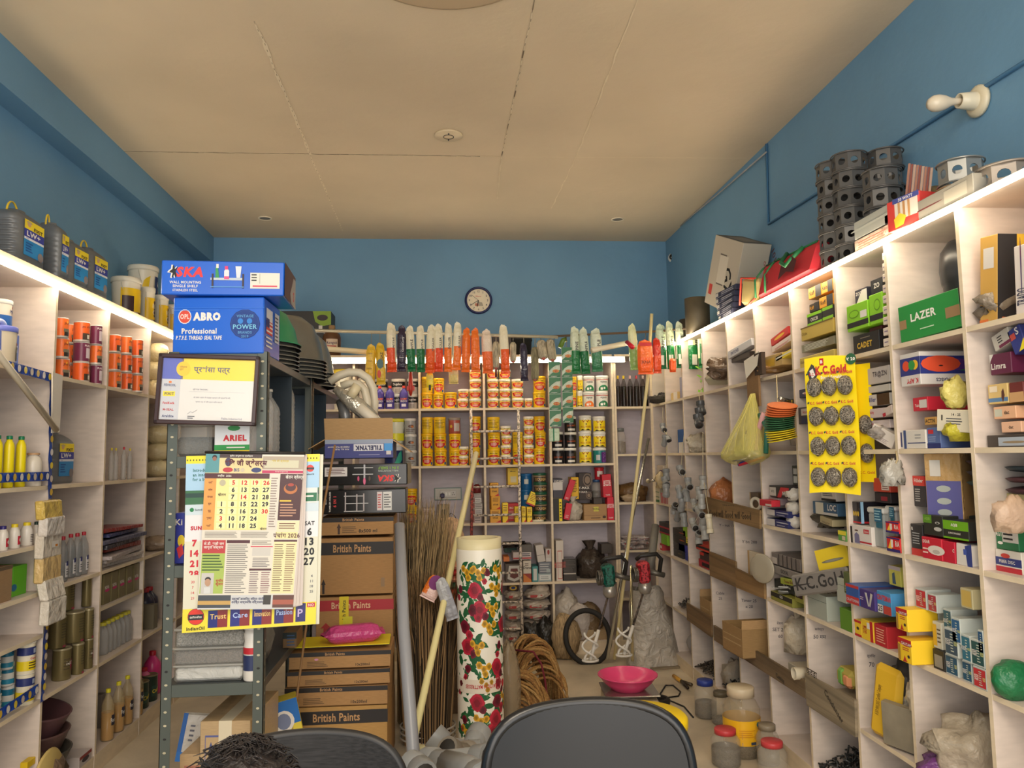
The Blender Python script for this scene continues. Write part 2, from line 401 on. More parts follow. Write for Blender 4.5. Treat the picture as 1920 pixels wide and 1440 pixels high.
def carton(name,label,cat,w,d,h,col,pr=(),loc=(0,0,0),rot=0,group=None,kind=None,r=.5,bev=.002,tilt=None,jit=0,flaps=None,tape=None,parent=None):
 b=B();rr=random.Random(int(w*9973+h*7919+loc[0]*131+loc[1]*37))
 J=None
 if jit:
  js={}
  def J(p):
   k=(p.x>0,p.y>d/2,p.z>h/2)
   if k not in js:js[k]=Vector((rr.uniform(0,jit)*(-1 if k[0] else 1),-rr.uniform(0,jit) if k[1] else 0,-rr.uniform(0,jit) if k[2] else 0))
   return p+js[k]
 m=mat(col,r,kind=kind)
 if flaps:
  tk=.004
  b.box(-w/2,w/2,0,tk,0,h,m);b.box(-w/2,w/2,d-tk,d,0,h,m);b.box(-w/2,-w/2+tk,tk,d-tk,0,h,m);b.box(w/2-tk,w/2,tk,d-tk,0,h,m);b.box(-w/2,w/2,0,d,0,tk,m)
 else:b.box(-w/2,w/2,0,d,0,h,m,bev,J)
 prints(b,w,d,h,pr)
 R_=Matrix.Rotation(rad(rot),4,'Z')
 if tilt:R_=R_@Matrix.Rotation(rad(tilt[0]),4,'Y')@Matrix.Rotation(rad(tilt[1]) if len(tilt)>1 else 0,4,'X')
 if flaps or tape:
  if parent is None:
   t=thing(name,label,cat,(0,0,0),(0,0,0),group)
  t.matrix_world=Matrix.Translation(loc)@R_
  b.obj('body',t)
  for(side,ang,ln) in(flaps or()):
   fb=B();fm=mat(flapcol if(flapcol:=(186,150,104)) else col,.8,kind='cardboard')
   if side in 'FB':fb.box(-w/2,w/2,0,.004,0,ln,fm)
   else:fb.box(0,.004,0,d,0,ln,fm)
   o=fb.obj('flap',t)
   o.location={'F':(0,0,h),'B':(0,d-.004,h),'P':(w/2-.004,0,h),'N':(-w/2,0,h)}[side]
   o.rotation_euler={'F':(rad(ang),0,0),'B':(-rad(ang),0,0),'P':(0,rad(ang),0),'N':(0,-rad(ang),0)}[side]
  if tape:
   tb=B();tb.box(-w*tape/2,w*tape/2,-.0012,0,h*.6,h,mat((222,208,178),.3));tb.box(-w*tape/2,w*tape/2,-.0012,d,h,h+.0012,mat((222,208,178),.3));tb.obj('packing_tape',t)
  return t
 o=b.obj(name,parent);o.matrix_world=Matrix.Translation(loc)@R_
 if not parent:tag(o,label,cat,group)
 return o
def cbox(wl,x0,x1,yt,yb,label,col,pr=(),name='carton',cat='box',d=.16,ins=.02,z=None,drot=0,**k):
 """a carton whose front face covers the pixels, in shelving wl"""
 d=min(d,.32-max(0,ins));s=slot(wl,x0,x1,yt,yb,ins,z,None,k.pop('Y',None),d);d=s.d;lo=s.loc.copy()
 if drot:
  e=s.w/2*abs(sin(rad(drot)))
  lo+={'R':Vector((e,0,0)),'L':Vector((-e,0,0))}.get(wl,Vector((0,e,0)))
 return carton(name,label,cat,s.w,d,s.h,col,pr,lo,s.rot+drot,**k)
_P={}
def put(key,make,name,label,cat,loc,rot=0,group=None,sc=None,tilt=None):
 """first use builds, later uses copy the thing and its parts"""
 if key in _P:o=copy_tree(_P[key])
 else:o=_P[key]=make();o.name=name
 for k in('label','category','group'):
  if k in o:del o[k]
 tag(o,label,cat,group);R_=Matrix.Rotation(rad(rot),4,'Z')
 if tilt:R_=R_@Matrix.Rotation(rad(tilt[0]),4,'Y')@Matrix.Rotation(rad(tilt[1]),4,'X')
 M_=Matrix.Translation(loc)@R_
 if sc:M_=M_@Matrix.Diagonal((*((sc,)*3 if not isinstance(sc,tuple) else sc),1))
 o.matrix_world=M_;return o
def E0(name):
 o=bpy.data.objects.new(name,None);o.empty_display_size=.05;C.objects.link(o);return o
def tin(r,h,body,lid,pr=(),taper=.94,rim=(225,222,214),lidh=.16,metal=0):
 """paint tin / tub centred on (0, r): body + lid, prints wrapped on the body (x in units of r, z in units of h)"""
 t=E0('tin');b=B();m=mat(body,.3,metal);n=20
 zt=h*(1-lidh)
 b.lathe([(r*taper*.97,0),(r*taper,.004),(r*.97,zt),(r*.97,zt+.001)],m,n)
 lay=0
 for p in pr:
  lay+=1;y=-.0009-.0003*lay-(r*.97-r*.97)
  if p[0]=='r':b.rect(p[1]*r,p[3]*r,p[2]*h,p[4]*h,mat(p[5],.35),y,r*.975)
  elif p[0]=='t':b.text(p[1],p[2]*r,p[3]*h,p[4]*h,mat(p[5],.35),y,1.7*r,.02,p[6] if len(p)>6 else 0,0,r*.975)
  elif p[0]=='p':b.poly([(q[0]*r,q[1]*h) for q in p[1]],mat(p[2],.35),y,r*.975)
  elif p[0]=='d':b.disc(p[1]*r,p[2]*h,p[3]*r,p[4]*h,mat(p[5],.35),y,14,r*.975)
  elif p[0]=='l':b.lines(p[1]*r,p[3]*r,p[2]*h,p[4]*h,p[5],mat(p[6],.35),y,.4,lay,.3,r*.975)
 o=b.obj('body',t);o.location.y=r
 b=B();lm=mat(lid,.35,metal)
 b.lathe([(r,zt),(r*1.03,zt+.002),(r*1.03,h*.97),(r*.97,h),(r*.9,h),(r*.88,h-.003),(.001,h-.003)],lm,n,cap=False);o=b.obj('lid',t);o.location.y=r
 return t
def bucket(r,h,body,lid,pr=(),handle=True):
 t=tin(r,h,body,lid,pr,.84,lidh=.14)
 if handle:
  b=B();b.tube([(r*1.04*cos(a),-r*.25*sin(a)-.006,h*.84-h*.5*sin(a)) for a in[pi*k/12 for k in range(13)]],.0025,mat((210,205,190),.4),5)
  o=b.obj('handle',t);o.location.y=r
 return t
def bottle(h,r,col,cap,pr=(),prof=None,glass=False,ribs=0,liquid=None,caph=.1,neck=.32):
 t=E0('bottle');b=B()
 m=mat(col,.15,0,0,.38) if glass else mat(col,.3)
 P_=prof or[(.9,0),(1,.03),(1,.62),(.9,.72),(neck+.1,.86),(neck,.88),(neck,1-caph)]
 if ribs:
  z0,z1=.05,.62;Q=[]
  for i in range(ribs*2+1):Q.append((1 if i%2==0 else.93,z0+(z1-z0)*i/(ribs*2)))
  P_=[(.9,0)]+Q+[(.9,.72),(neck+.1,.86),(neck,.88),(neck,1-caph)]
 b.lathe([(a*r,z*h) for a,z in P_],m,14)
 lay=0
 for p in pr:
  lay+=1;y=-.0008-.0003*lay;R_=r*1.0
  if p[0]=='r':b.rect(p[1]*r,p[3]*r,p[2]*h,p[4]*h,mat(p[5],.4),y,R_)
  elif p[0]=='t':b.text(p[1],p[2]*r,p[3]*h,p[4]*h,mat(p[5],.4),y,1.6*r,.02,p[6] if len(p)>6 else 0,0,R_)
  elif p[0]=='l':b.lines(p[1]*r,p[3]*r,p[2]*h,p[4]*h,p[5],mat(p[6]),y,.4,lay,.3,R_)
  elif p[0]=='d':b.disc(p[1]*r,p[2]*h,p[3]*r,p[4]*h,mat(p[5],.4),y,12,R_)
 o=b.obj('body',t);o.location.y=r
 if liquid:
  b=B();lz=liquid[1];b.lathe([(r*.84,h*.012),(r*.93,h*.04),(r*.93,h*min(lz,.62)),(r*(.93 if lz<=.62 else.78),h*lz)],mat(liquid[0],.2),12);o=b.obj('contents',t);o.location.y=r
 b=B();nr=P_[-1][0]*r*1.18;b.lathe([(nr,h*(1-caph)),(nr,h*.99),(nr*.9,h),(.001,h)],mat(cap,.4),12,cap=False);o=b.obj('cap',t);o.location.y=r
 return t
def bag(name,label,cat,loc,w,d,h,col,seed=1,rot=0,amp=.16,kind='film',a=1,r=.35,group=None,knot=False,n=16,freq=3,parts=None):
 b=B();m=mat(col,r,0,0,a,kind=kind)
 b.blob(w/2,d/2,h/2,m,amp,seed,(0,0,0),n,True,freq,True)
 if knot:
  rr=random.Random(seed);hk=h*.35
  def kn(u,v):
   an=2*pi*u;q=w*.09*(1+1.5*v*v)*(1+.35*sin(an*3+seed));return Vector((q*cos(an)+w*.1*v*rr.uniform(-.3,.3),q*sin(an)*.6,h*.93+hk*v))
  b.grid(kn,10,3,m)
 kx,ky,kz=(max(abs(v[0]) for v in b.v)*2/w,max(abs(v[1]) for v in b.v)*2/d,max(v[2] for v in b.v)/(h*(1.3 if knot else 1)))
 b.v=[(v[0]/max(1,kx),v[1]/max(1,ky),max(0,v[2])/max(1,kz)) for v in b.v]
 o=b.obj(name);o.location=loc;o.rotation_euler=(0,0,rad(rot));tag(o,label,cat,group);return o
def hang_loc(x,y,Y):return at(x,y,Y)
# back shelving: tins
WM=(240,236,224);SHY=(248,206,30);SHR=(206,28,34)
shin=[('p',[(-1.05,.52),(-.6,.60),(0,.63),(.6,.60),(1.05,.52),(.8,.25),(.4,.13),(0,.1),(-.4,.13),(-.8,.25)],SHR),('t','Mirror Pearl',0,.73,.07,BLK),('t','SHINGAR',0,.46,.13,(250,225,60)),('l',-.5,.2,.5,.38,3,(250,220,200)),('r',.7,.08,1.05,.24,(30,80,150))]
mk_tall=lambda r,h:(lambda:tin(r,h,SHY,(240,190,20),shin,.97))
shin_side=[('l',-.9,.3,.9,.72,5,(140,110,20)),('t','Mirror Pearl',-.2,.78,.06,BLK),('r',.2,.0,1.2,.01,SHR)]
mk_side=lambda r,h:(lambda:tin(r,h,(244,204,40),(244,200,40),shin_side,.97))
mk_small=lambda r,h:(lambda:tin(r,h,(250,226,120),(246,240,222),shin,.92,lidh=.25))
ords=['bottom','second','third','fourth','top']
def stack(wl,x0,x1,ybase,n,hpx,kind,desc,where,group,cat='tin',name='paint_tin',top=None,ins=.02,jr=6,z=None):
 """n alike things stacked; each gets its place in the stack in its label"""
 out=[]
 for i in range(n):
  s=slot(wl,x0,x1,ybase-(i+1)*hpx,ybase-i*hpx,ins,z if i==0 else zt)
  r=s.w/2*.985;h=s.h*.985 if wl not in 'RL' else s.h
  kd=top if(top and i==n-1) else kind
  zt=s.z+h*1.0
  pos='topmost' if(i==n-1 and n>1) else('lowest' if(i==0 and n>1) else(['','second','third','fourth','fifth'][i]+' from bottom' if n>1 else 'single'))
  key=(kd[0],round(r,3),round(h,2));R0,H0=key[1],key[2]
  out.append(put(key,kd[1](R0,H0),name,'%s, %s %s'%(desc if not(top and i==n-1) else kd[2],pos,where),cat,s.loc,s.rot+random.uniform(-jr,jr),group,(r/R0,r/R0,h/H0)))
 return out
TALL=('tall',mk_tall);SIDE=('side',mk_side);SMALL=('small',mk_small)
y_='yellow paint tin with red label';ys='small cream yellow tub';G1='yellow paint tins on the back shelves';G2='small yellow tubs on the back shelves'
yside=('side',mk_side,'plain yellow paint tin turned sideways')
for a in[(788,811,764,2,30.5,TALL,y_,'in leftmost stack of upper back shelf',yside),(812,832,764,2,29,TALL,y_,'in second stack of upper back shelf',None),(833,857,764,1,31,TALL,y_,'standing third in upper back shelf',None),
  (914,938,870.5,3,30.5,TALL,y_,'behind left ladder rail, middle shelf',yside),(788,811,872,3,31,TALL,y_,'leftmost stack of middle back shelf',yside),(813,837,872,3,31,TALL,y_,'second stack of middle back shelf',yside),
  (841,864,871,3,30.5,TALL,y_,'third stack of middle back shelf',('rose',lambda r,h:(lambda:tin(r,h,(168,82,66),(150,140,128),[('r',-.1,.15,.9,.65,(190,180,170)),('d',-.6,.45,.25,.1,(220,180,60))],.97)),'dull red tin with grey lid')),
  (880,902,871,3,31,TALL,y_,'fifth stack of middle back shelf',None),(1003,1024,869,3,30.5,TALL,y_,'rightmost stack of middle back shelf',None),(1000,1024,764,2,30,TALL,y_,'rightmost stack of upper back shelf beside sachets',None),
  (961,981,870,2,31,TALL,y_,'behind right ladder rail on middle back shelf',yside)]:
 stack('B',a[0],a[1],a[2],a[3],a[4],a[5],a[6],a[7],G1,top=a[8])
for a in[(858,879,764,2,18.3,'fourth stack of upper back shelf'),(880,903,764,4,18.4,'beside left upright of upper back shelf'),(913,935,764,4,18.3,'first stack right of the upright, upper shelf'),
  (936,958,764,4,18.3,'second stack right of the upright, upper shelf'),(960,983,764,3,18.3,'third stack right of the upright, upper shelf'),(984,999,764,1,18,'beside rightmost upper stack'),
  (859,879,871,2,18,'turned sideways fourth on middle shelf'),(940,960,870,4,18.5,'between ladder rails on middle shelf'),(982,1002,869,5,18.3,'right of ladder rail on middle shelf')]:
 stack('B',a[0],a[1],a[2],a[3],a[4],SMALL,ys,a[5],G2,'tub','paint_tub')
blkpr=[('r',-1.3,.02,1.3,.75,(28,26,28)),('t','LUXURIO',0,.42,.1,(196,90,40)),('r',-.6,.1,.6,.24,(225,220,210)),('l',-.4,.5,.4,.66,2,(120,110,110))]
BLKT=('black',lambda r,h:(lambda:tin(r,h,(32,30,32),(236,232,222),blkpr,.93)))
bulpr=[('r',-1.3,.05,1.3,.72,(250,222,30)),('p',[(-.7,.72),(-.4,.56),(-.1,.72),(.2,.56),(.5,.72),(.3,.74),(.2,.62),(-.1,.75),(-.4,.62),(-.6,.75)],(170,60,40)),('t','BULL DOZER',0,.3,.11,(180,40,30)),('p',[(-1,.06),(-.6,.16),(-.2,.08),(.3,.17),(.8,.07)],BLK),('d',0,.46,.1,.05,BLK)]
BULL=('bull',lambda r,h:(lambda:tin(r,h,WM,(238,234,222),bulpr,.93)))
oppr=lambda c:[('r',-1.3,.72,1.3,.76,(190,60,50)),('t','opus',0,.58,.15,(60,60,64)),('p',[(-.8,.04),(.8,.04),(.8,.2),(.5,.34),(.2,.4),(-.2,.4),(-.5,.34),(-.8,.2)],c),('r',-.5,.1,-.15,.24,(240,235,225)),('d',.1,.2,.16,.08,(240,240,230))]
OPG=('opusg',lambda r,h:(lambda:tin(r,h,(240,238,228),(238,236,228),oppr((22,120,70)),.95)))
OPO=('opuso',lambda r,h:(lambda:tin(r,h,(240,238,228),(238,236,228),oppr((236,120,40)),.95)))
BT='paint tubs on the right back cells'
stack('B',1036,1058,867,2,30.5,BLKT,'black paint tub with white lid','leftmost black stack on middle shelf',BT,'tub','paint_tub')
stack('B',1060,1083,866,3,30,BLKT,'black paint tub with white lid','second black stack on middle shelf',BT,'tub','paint_tub')
stack('B',1087,1111,867,3,30.5,BULL,'white tub with yellow band','left yellow banded stack on middle shelf',BT,'tub','paint_tub')
stack('B',1114,1139,866,1,29,('teal',lambda r,h:(lambda:tin(r,h,(30,130,128),(236,232,222),[('r',.1,.05,1.2,.72,(92,40,120)),('r',-.7,.2,-.1,.55,(190,190,190)),('t','DEUTSCHE',.7,.4,.3,(160,120,190),90)],.95)),),'teal and purple tub with white lid','below the rightmost yellow tubs on middle shelf',BT,'tub','paint_tub')
stack('B',1114,1138,837,2,30,BULL,'white tub with yellow band','on teal tub at right of middle shelf',BT,'tub','paint_tub')
stack('B',1072,1082,763,2,29,TALL,y_,'half hidden by green sachets on upper shelf',G1)
stack('B',1083,1093,763,2,30,BULL,'white tub with yellow band','beside green sachets on upper shelf',BT,'tub','paint_tub')
stack('B',1094,1117,763,1,29.5,OPO,'white tub with orange dome label','left of pair on upper right shelf',BT,'tub','paint_tub')
stack('B',1095,1117,733.5,1,29.5,OPG,'white tub with green dome label','standing on the orange labelled tub',BT,'tub','paint_tub')
stack('B',1120,1144,763,2,30,OPG,'white tub with green dome label','rightmost stack on upper back shelf',BT,'tub','paint_tub')
# corner bay, upper shelf: bottles of black liquid
caps=[(240,200,40),(240,205,40),(236,190,186),(200,60,70),(220,200,190),(205,60,60)]
cd_=['yellow','yellow','pink','red','white','red']
for i,x in enumerate((1160,1171,1183,1195,1207,1218)):
 s=slot('C',x-5.4,x+5.4,704,763,.05,1.998)
 put(('pheny',i),lambda:bottle(s.h,s.w/2,(60,46,40),caps[i],glass=True,ribs=7,liquid=((22,14,12),.66)),'bottle','ribbed clear bottle of dark liquid with %s cap, %s in the corner row'%(cd_[i],['first','second','third','fourth','fifth','sixth'][i]),'bottle',s.loc,0,'dark liquid bottles in the corner bay')
s=slot('C',1154,1175,801,850,.06,1.604)
def jar(r,h,lid,fill=None,fc=(60,54,48),col=(214,208,196),fm=None,sq=False):
 t=E0('jar');b=B();b.lathe([(r*.9,0),(r,.01),(r,h*.25),(r*.97,h*.27),(r,h*.3),(r,h*.5),(r*.97,h*.52),(r,h*.55),(r,h*.68),(r*.8,h*.8),(r*.66,h*.83),(r*.66,h*.93)],mat(col,.12,0,0,.3),18);b.obj('body',t)
 if fill:b=B();b.lathe([(r*.86,.006),(r*.95,.014),(r*.95,h*fill*.9),(r*.5,h*fill),(.001,h*fill*.96)],mat(fc,.5,fm or 0,kind='steelwool'),14,cap=True);b.obj('contents',t)
 b=B();b.lathe([(r*.74,h*.86),(r*.74,h*.985),(r*.7,h),(.001,h)],mat(lid,.4),18,cap=True);b.obj('lid',t);return t
put('jarc',lambda:jar(s.w/2,s.h,(120,124,122),.5,(120,100,84)),'jar','clear ribbed jar with grey lid alone in the corner bay','jar',s.loc+Vector((0,s.w/2,0)))
# purple bottles and white buckets, left upper cell
for i,x in enumerate((711.5,730.5,757)):
 s=slot('B',x-8.5,x+8.5,721,765,.02)
 put('purp',lambda:bottle(s.h,s.w/2,(74,62,150),(214,60,40),[('r',-.9,.1,.9,.5,(60,52,130)),('t','DAMP',0,.43,.09,(240,120,70)),('t','PROOF',0,.33,.08,(230,225,220)),('r',-.5,.1,.5,.22,(235,230,240))]),'bottle','purple plastic bottle with red cap, %s'%['left of three by the pipe coil','middle of three on back shelf','right of three on back shelf'][i],'bottle',s.loc,0,'purple bottles on the back shelf')
DUP=('dup',lambda r,h:(lambda:tin(r,h,(214,206,196),(238,234,224),[('r',-1.4,.45,1.4,.8,(30,28,28)),('t','Duplex',0,.62,.2,(235,232,226)),('r',-.4,.1,.4,.35,(170,160,150))],.95)))
for a in[(700,726,764,2,'behind left purple bottle'),(732,758,764,2,'behind middle purple bottle'),(762,783,764,2,'behind right purple bottle')]:
 stack('B',a[0],a[1],a[2],a[3],29.5,DUP,'white tub with broad black band',a[4],'white tubs with black bands','tub','paint_tub',ins=.1)
stack('B',620,658,764,1,78,('wb',lambda r,h:(lambda:bucket(r,h,(232,226,206),(244,214,60)))),'tall cream bucket with yellow lid','behind the white pipe coil',None,'bucket','bucket',ins=.05)
stack('B',668,698,764,1,60,('wb2',lambda r,h:(lambda:bucket(r,h,(230,224,208),(236,230,214)))),'plain white bucket','between yellow lidded bucket and black banded tubs',None,'bucket','bucket',ins=.06)
# left of the tall tins, middle shelf
stack('B',720,756,872,1,44,('wb3',lambda r,h:(lambda:bucket(r,h,(230,232,236),(236,236,226),[('r',-1.3,.05,1.3,.7,(24,40,96)),('p',[(.0,.05),(.6,.6),(1,.7),(1.1,.3),(.5,.05)],(60,170,150))]))),'white bucket with navy label','behind the open tile carton',None,'bucket','bucket',ins=.02)
stack('B',722,757,828,1,47,('wb4',lambda r,h:(lambda:bucket(r,h,(228,232,210),(232,224,60),[('r',-1.3,.1,1.3,.4,(230,226,40))]))),'pale bucket with lime yellow lid','on the navy labelled bucket',None,'bucket','bucket',ins=.02)
DG=('dg',lambda r,h:(lambda:tin(r,h,(170,170,168),(222,220,214),[('l',-.8,.15,.9,.35,2,(110,100,96)),('d',.1,.5,.5,.1,(90,60,50)),('d',.3,.48,.3,.07,(200,120,60))],.95)))
stack('B',758,781,872,3,30.5,DG,'grey tin with small brown picture','at left end of middle back shelf','grey tins','tin','paint_tin')
stack('B',760,782,983,2,34,TALL,y_,'left of the socket shelf beside the brooms',G1)
# back shelf 3: socket, little boxes, tubs
t=thing('socket_panel','grey switch and socket panel on the back panel behind the shelf','socket',at(840,926,YBF+DB-.02))
b=B();b.box(-.115,.115,0,.012,-.052,.052,mat((120,150,140),.4),.003);b.box(-.108,.108,-.003,.001,-.045,.045,mat((196,190,178),.4));b.obj('backbox',t)
b=B();b.box(-.07,.07,-.008,-.002,-.03,.03,mat((206,200,190),.35),.003)
for i,x in enumerate((-.045,-.015,.012,.045)):
 if i in(0,3):
  for dx,dz in((-.007,-.008),(.007,-.008),(0,.009)):b.disc(x+dx,dz,.0035,.0035,mat(BLK),-.0088)
 else:b.box(x-.01,x+.01,-.013,-.008,-.014,.014,mat((236,232,222),.3),.002)
b.obj('switch_plate',t)
t2=tag(B().box(-.018,.018,-.05,-.0135,-.018,.018,mat((52,40,78),.4),.006).obj('plug_adapter',None,at(829.5,929,YBF+DB-.02)),'small dark purple plug pushed into the socket panel','plug')
b=B();p0=at(829,933,YBF+DB-.06);b.tube([p0,at(825,942,YBF+DB-.07),at(823,955,YBF+.2),at(830,976,YBF+.19),at(846,962,YBF+.15),at(853,968,YBF+.16),at(856,976,YBF+.14)],.003,mat(BLK),6);tag(b.obj('charger_cable'),'thin black cable dangling from the purple plug onto the shelf','cable')
s=slot('B',820,843,944,979,.06)
def mkcan():
 t=E0('c');b=B();r=s.w/2;b.lathe([(r*.94,0),(r,.006),(r,s.h),(r*.92,s.h),(r*.9,s.h*.9),(.001,s.h*.88)],mat((158,148,130),.5),20,(0,r,0),False);b.obj('body',t)
 b=B();b.rect(-r*.3,r*.3,s.h*.12,s.h*.75,mat((70,64,56)),-.001,r);o=b.obj('window',t);o.location.y=r;return t
put('can',mkcan,'holder','beige round holder with a dark slot below the socket panel','holder',s.loc)
cbox('B',788,810,966,979,'low white carton under another beside the brown brooms',(206,186,180),[('F','l',.1,.2,.9,.8,3,(150,120,120))],ins=.05)
cbox('B',788,810,950,966,'white carton on top of another beside the brown brooms',(214,194,188),[('F','l',.1,.2,.9,.8,4,(150,110,110))],ins=.055)
hh=[(962,977),(949,961),(937,948),(926,936),(917,925)]
for i,(a_,c_) in enumerate(hh):
 cbox('B',885+(i%2),903+(i%3)-(2 if i==4 else 0),a_,c_,'greyish white slim carton, %s of stack behind ladder rail'%['lowest','second','middle','fourth','topmost'][i],[(190,176,172),(206,200,196),(184,178,170),(210,206,200),(186,176,168)][i],[('F','r',0,.1,.25,.9,(150,90,84)),('F','l',.3,.2,.9,.8,2,(120,110,110))],jit=.004)
s=slot('B',887,902,898,917,.05)
o=put('tape',lambda:bottle(s.h,s.w/2,(120,40,40),(180,190,190)),'tape_dispenser','small dark red dispenser on the stack behind ladder rail','dispenser',s.loc)
AM=(232,168,50);AY=(248,214,40)
for(x0,x1,yt,yb,c,lab,dr) in[(919,939,952,977,AM,'amber small carton at bottom left of the ladder cell',0),(921,938,926,951,AM,'amber small carton leaning on another between ladder rails',8),(919,935,900,925,AM,'amber small carton topmost of the left pile, ladder cell',4),
        (942,953,940,977,AY,'upright yellow narrow carton beside the amber pile',0),(965,977,948,977,AY,'yellow carton with red corner left of the pair',0),(978,986,948,977,AY,'yellow carton with red corner, middle of three',0),(988,998,949,977,AY,'yellow carton with red corner, right of three',0)]:
 cbox('B',x0,x1,yt,yb,lab,c,[('F','l',.15,.55,.9,.9,4,(120,70,30)),('F','p',[(.5,0),(1,0),(1,.2)],(200,50,40)),('F','t','STAR',.5,.35,.12,(60,40,30))],drot=dr,d=.09,jit=.002)
cbox('B',952,972,878,910,'tall yellow carton with pale sticker high behind ladder rail',(240,200,40),[('F','r',.25,.15,.8,.5,(226,214,170)),('F','t','Mirror',.5,.8,.08,BLK)],ins=.14,z=1.36)
cbox('B',951,972,913,946,'red carton behind the yellow ones in the ladder cell',(196,34,40),[('F','t','ROFF',.5,.75,.12,(240,230,220)),('F','l',.1,.1,.9,.6,6,(240,200,190))],ins=.14,z=1.062)
cbox('B',952,972,878,913,'red carton resting on another red carton behind ladder rail',(196,34,40),[('F','t','ROFF',.5,.75,.12,(240,230,220)),('F','l',.1,.1,.9,.6,6,(240,200,190))],ins=.15)
DRM=('drum',lambda r,h:(lambda:tin(r,h,(24,96,150),(30,104,160),[('r',-.5,.35,.2,.65,(200,200,190))],1)))
stack('B',977,1000,978,3,30,DRM,'blue metal tin','of the stack beside the green lidded tubs','blue tins','tin','paint_tin',ins=.12)
cbox('B',986,1002,921,946,'yellow carton tipped sideways on the yellow row',(246,216,40),[('F','l',.15,.3,.9,.9,5,(150,90,30)),('F','r',0,0,1,.12,(190,40,40))],ins=.04,d=.06,tilt=(24,),z=1.196)
TUB=('gtub',lambda r,h:(lambda:tin(r,h,(150,130,100),(24,84,60),[('r',-1.2,.05,1.2,.6,(60,50,40)),('t','TOUGH',0,.35,.3,(230,190,120)),('r',-1.2,.02,1.2,.08,(20,90,60))],.86,lidh=.25)))
stack('B',1001,1027,976.5,5,18.5,TUB,'brown tub with dark green lid','in the column beside right upright','green lidded tubs','tub','tub')
b=B();s=slot('B',999,1021,972,977,.0);b.lathe([(s.w/2,0),(s.w/2,.012),(s.w/2*.9,.016),(.001,.016)],mat((228,220,196)),16);o=b.obj('lid');o.location=s.loc+Vector((0,.03,-.0));o.location.y=YBF+.045;tag(o,'loose cream round lid lying before the green lidded tubs','lid')
# right cell
cbox('B',1037,1055,930,974,'thin black upright case at the left of the red boxes cell',(30,30,28),[('F','r',0,.97,1,1,(90,80,60))],d=.2)
cbox('B',1048.5,1054,932,974,'narrow yellow upright strip carton beside the black case',(246,220,40),[('F','l',.2,.1,.8,.9,6,(90,70,30))],d=.2,ins=.0)
cbox('B',1037,1055,893,929,'white and dark carton on the black case',(60,58,70),[('F','r',0,.4,1,.8,(205,200,196)),('F','t','V-GUARD',.6,.85,.14,WHITE)],d=.16)
RX_=[('F','t','ERICSON',.5,.62,.34,(245,225,220),{'rot':90,'wm':.6}),('F','t','TAPE',.5,.1,.06,(240,220,215))]
RD=(214,36,60)
cbox('B',1056,1067,935,966,'red long carton, lower of the two leaning left',RD,[('F','l',.2,.1,.8,.3,3,(240,200,200))],tilt=(12,),d=.05,ins=.0,z=1.075)
cbox('B',1056,1067,896,936,'red long carton, upper of the two leaning left',(206,30,54),[('F','l',.2,.05,.8,.15,2,(240,200,200))],tilt=(20,),d=.05,ins=.01,z=1.232)
cbox('B',1071,1085,889,930,'upright yellow carton behind the leaning red boxes',(240,190,30),[('F','l',.2,.3,.8,.9,8,(90,60,20))],ins=.1,z=1.235)
BRN=(52,40,34)
cbox('B',1079,1110,913,931,'dark brown shower carton with pale arcs, lower',BRN,[('F','d',.75,.5,0.23,.38,(120,104,90)),('F','d',.75,.5,0.17,.28,BRN),('F','d',.75,.5,0.12,.2,(140,120,100)),('F','t','Y-MAX',.3,.85,.2,WHITE)],ins=.09,z=1.225)
cbox('B',1079,1108,880,913,'dark brown shower carton with pale arcs, upper',BRN,[('F','d',.7,.6,.38,.38,(120,104,90)),('F','d',.7,.6,.3,.3,BRN),('F','d',.7,.6,.22,.22,(140,120,100)),('F','t','Y-MAX',.4,.15,.14,WHITE)],ins=.09)
cbox('B',1095,1138,945,975,'taped brown cardboard carton with yellow sticker among red boxes',(176,138,88),[('F','r',.42,.55,.64,.85,(210,200,80)),('F','t','TOTAL',.53,.7,.1,BLK),('F','d',.88,.2,.08,.08,(70,50,40)),('F','r',0,.3,1,.32,(140,100,60)),('F','l',.3,.1,.75,.2,1,(90,60,40))],ins=.03,kind='cardboard',d=.2)
cbox('B',1112,1130,932,944.5,'dark flattened pouch pile on the taped brown carton',(66,56,50),(),ins=.06,jit=.008)
s=slot('B',1111,1130,897,932,.12,1.236)
put('bj',lambda:jar(s.w/2,s.h,(60,90,130),.4,(70,60,60)),'jar','clear jar with blue lid among red and brown boxes','jar',s.loc+Vector((0,s.w/2,0)))
s=slot('B',1116,1134,874,897,.12)
put('rt',lambda:tin(s.w/2,s.h,(196,40,50),(200,44,50),[('r',-.6,.25,.6,.7,(220,210,200))]),'tin','small red tin with white label on top of the clear jar','tin',s.loc)
cbox('B',1140,1154,931,974,'red upright carton at the right, lower of two',RD,RX_,d=.1,ins=.01)
cbox('B',1131,1148,888,931,'red upright carton at the right, upper of two',(204,30,52),RX_,d=.1,ins=.01,tilt=(-3,))
s=slot('B',1057,1097,930,974,.03)
bag('plastic_bag','knotted translucent grey plastic bag leaning on the brown carton','bag',s.loc+Vector((0,.07,0)),s.w,.14,s.h*.8,(200,192,176),4,kind='film',knot=True,n=20)
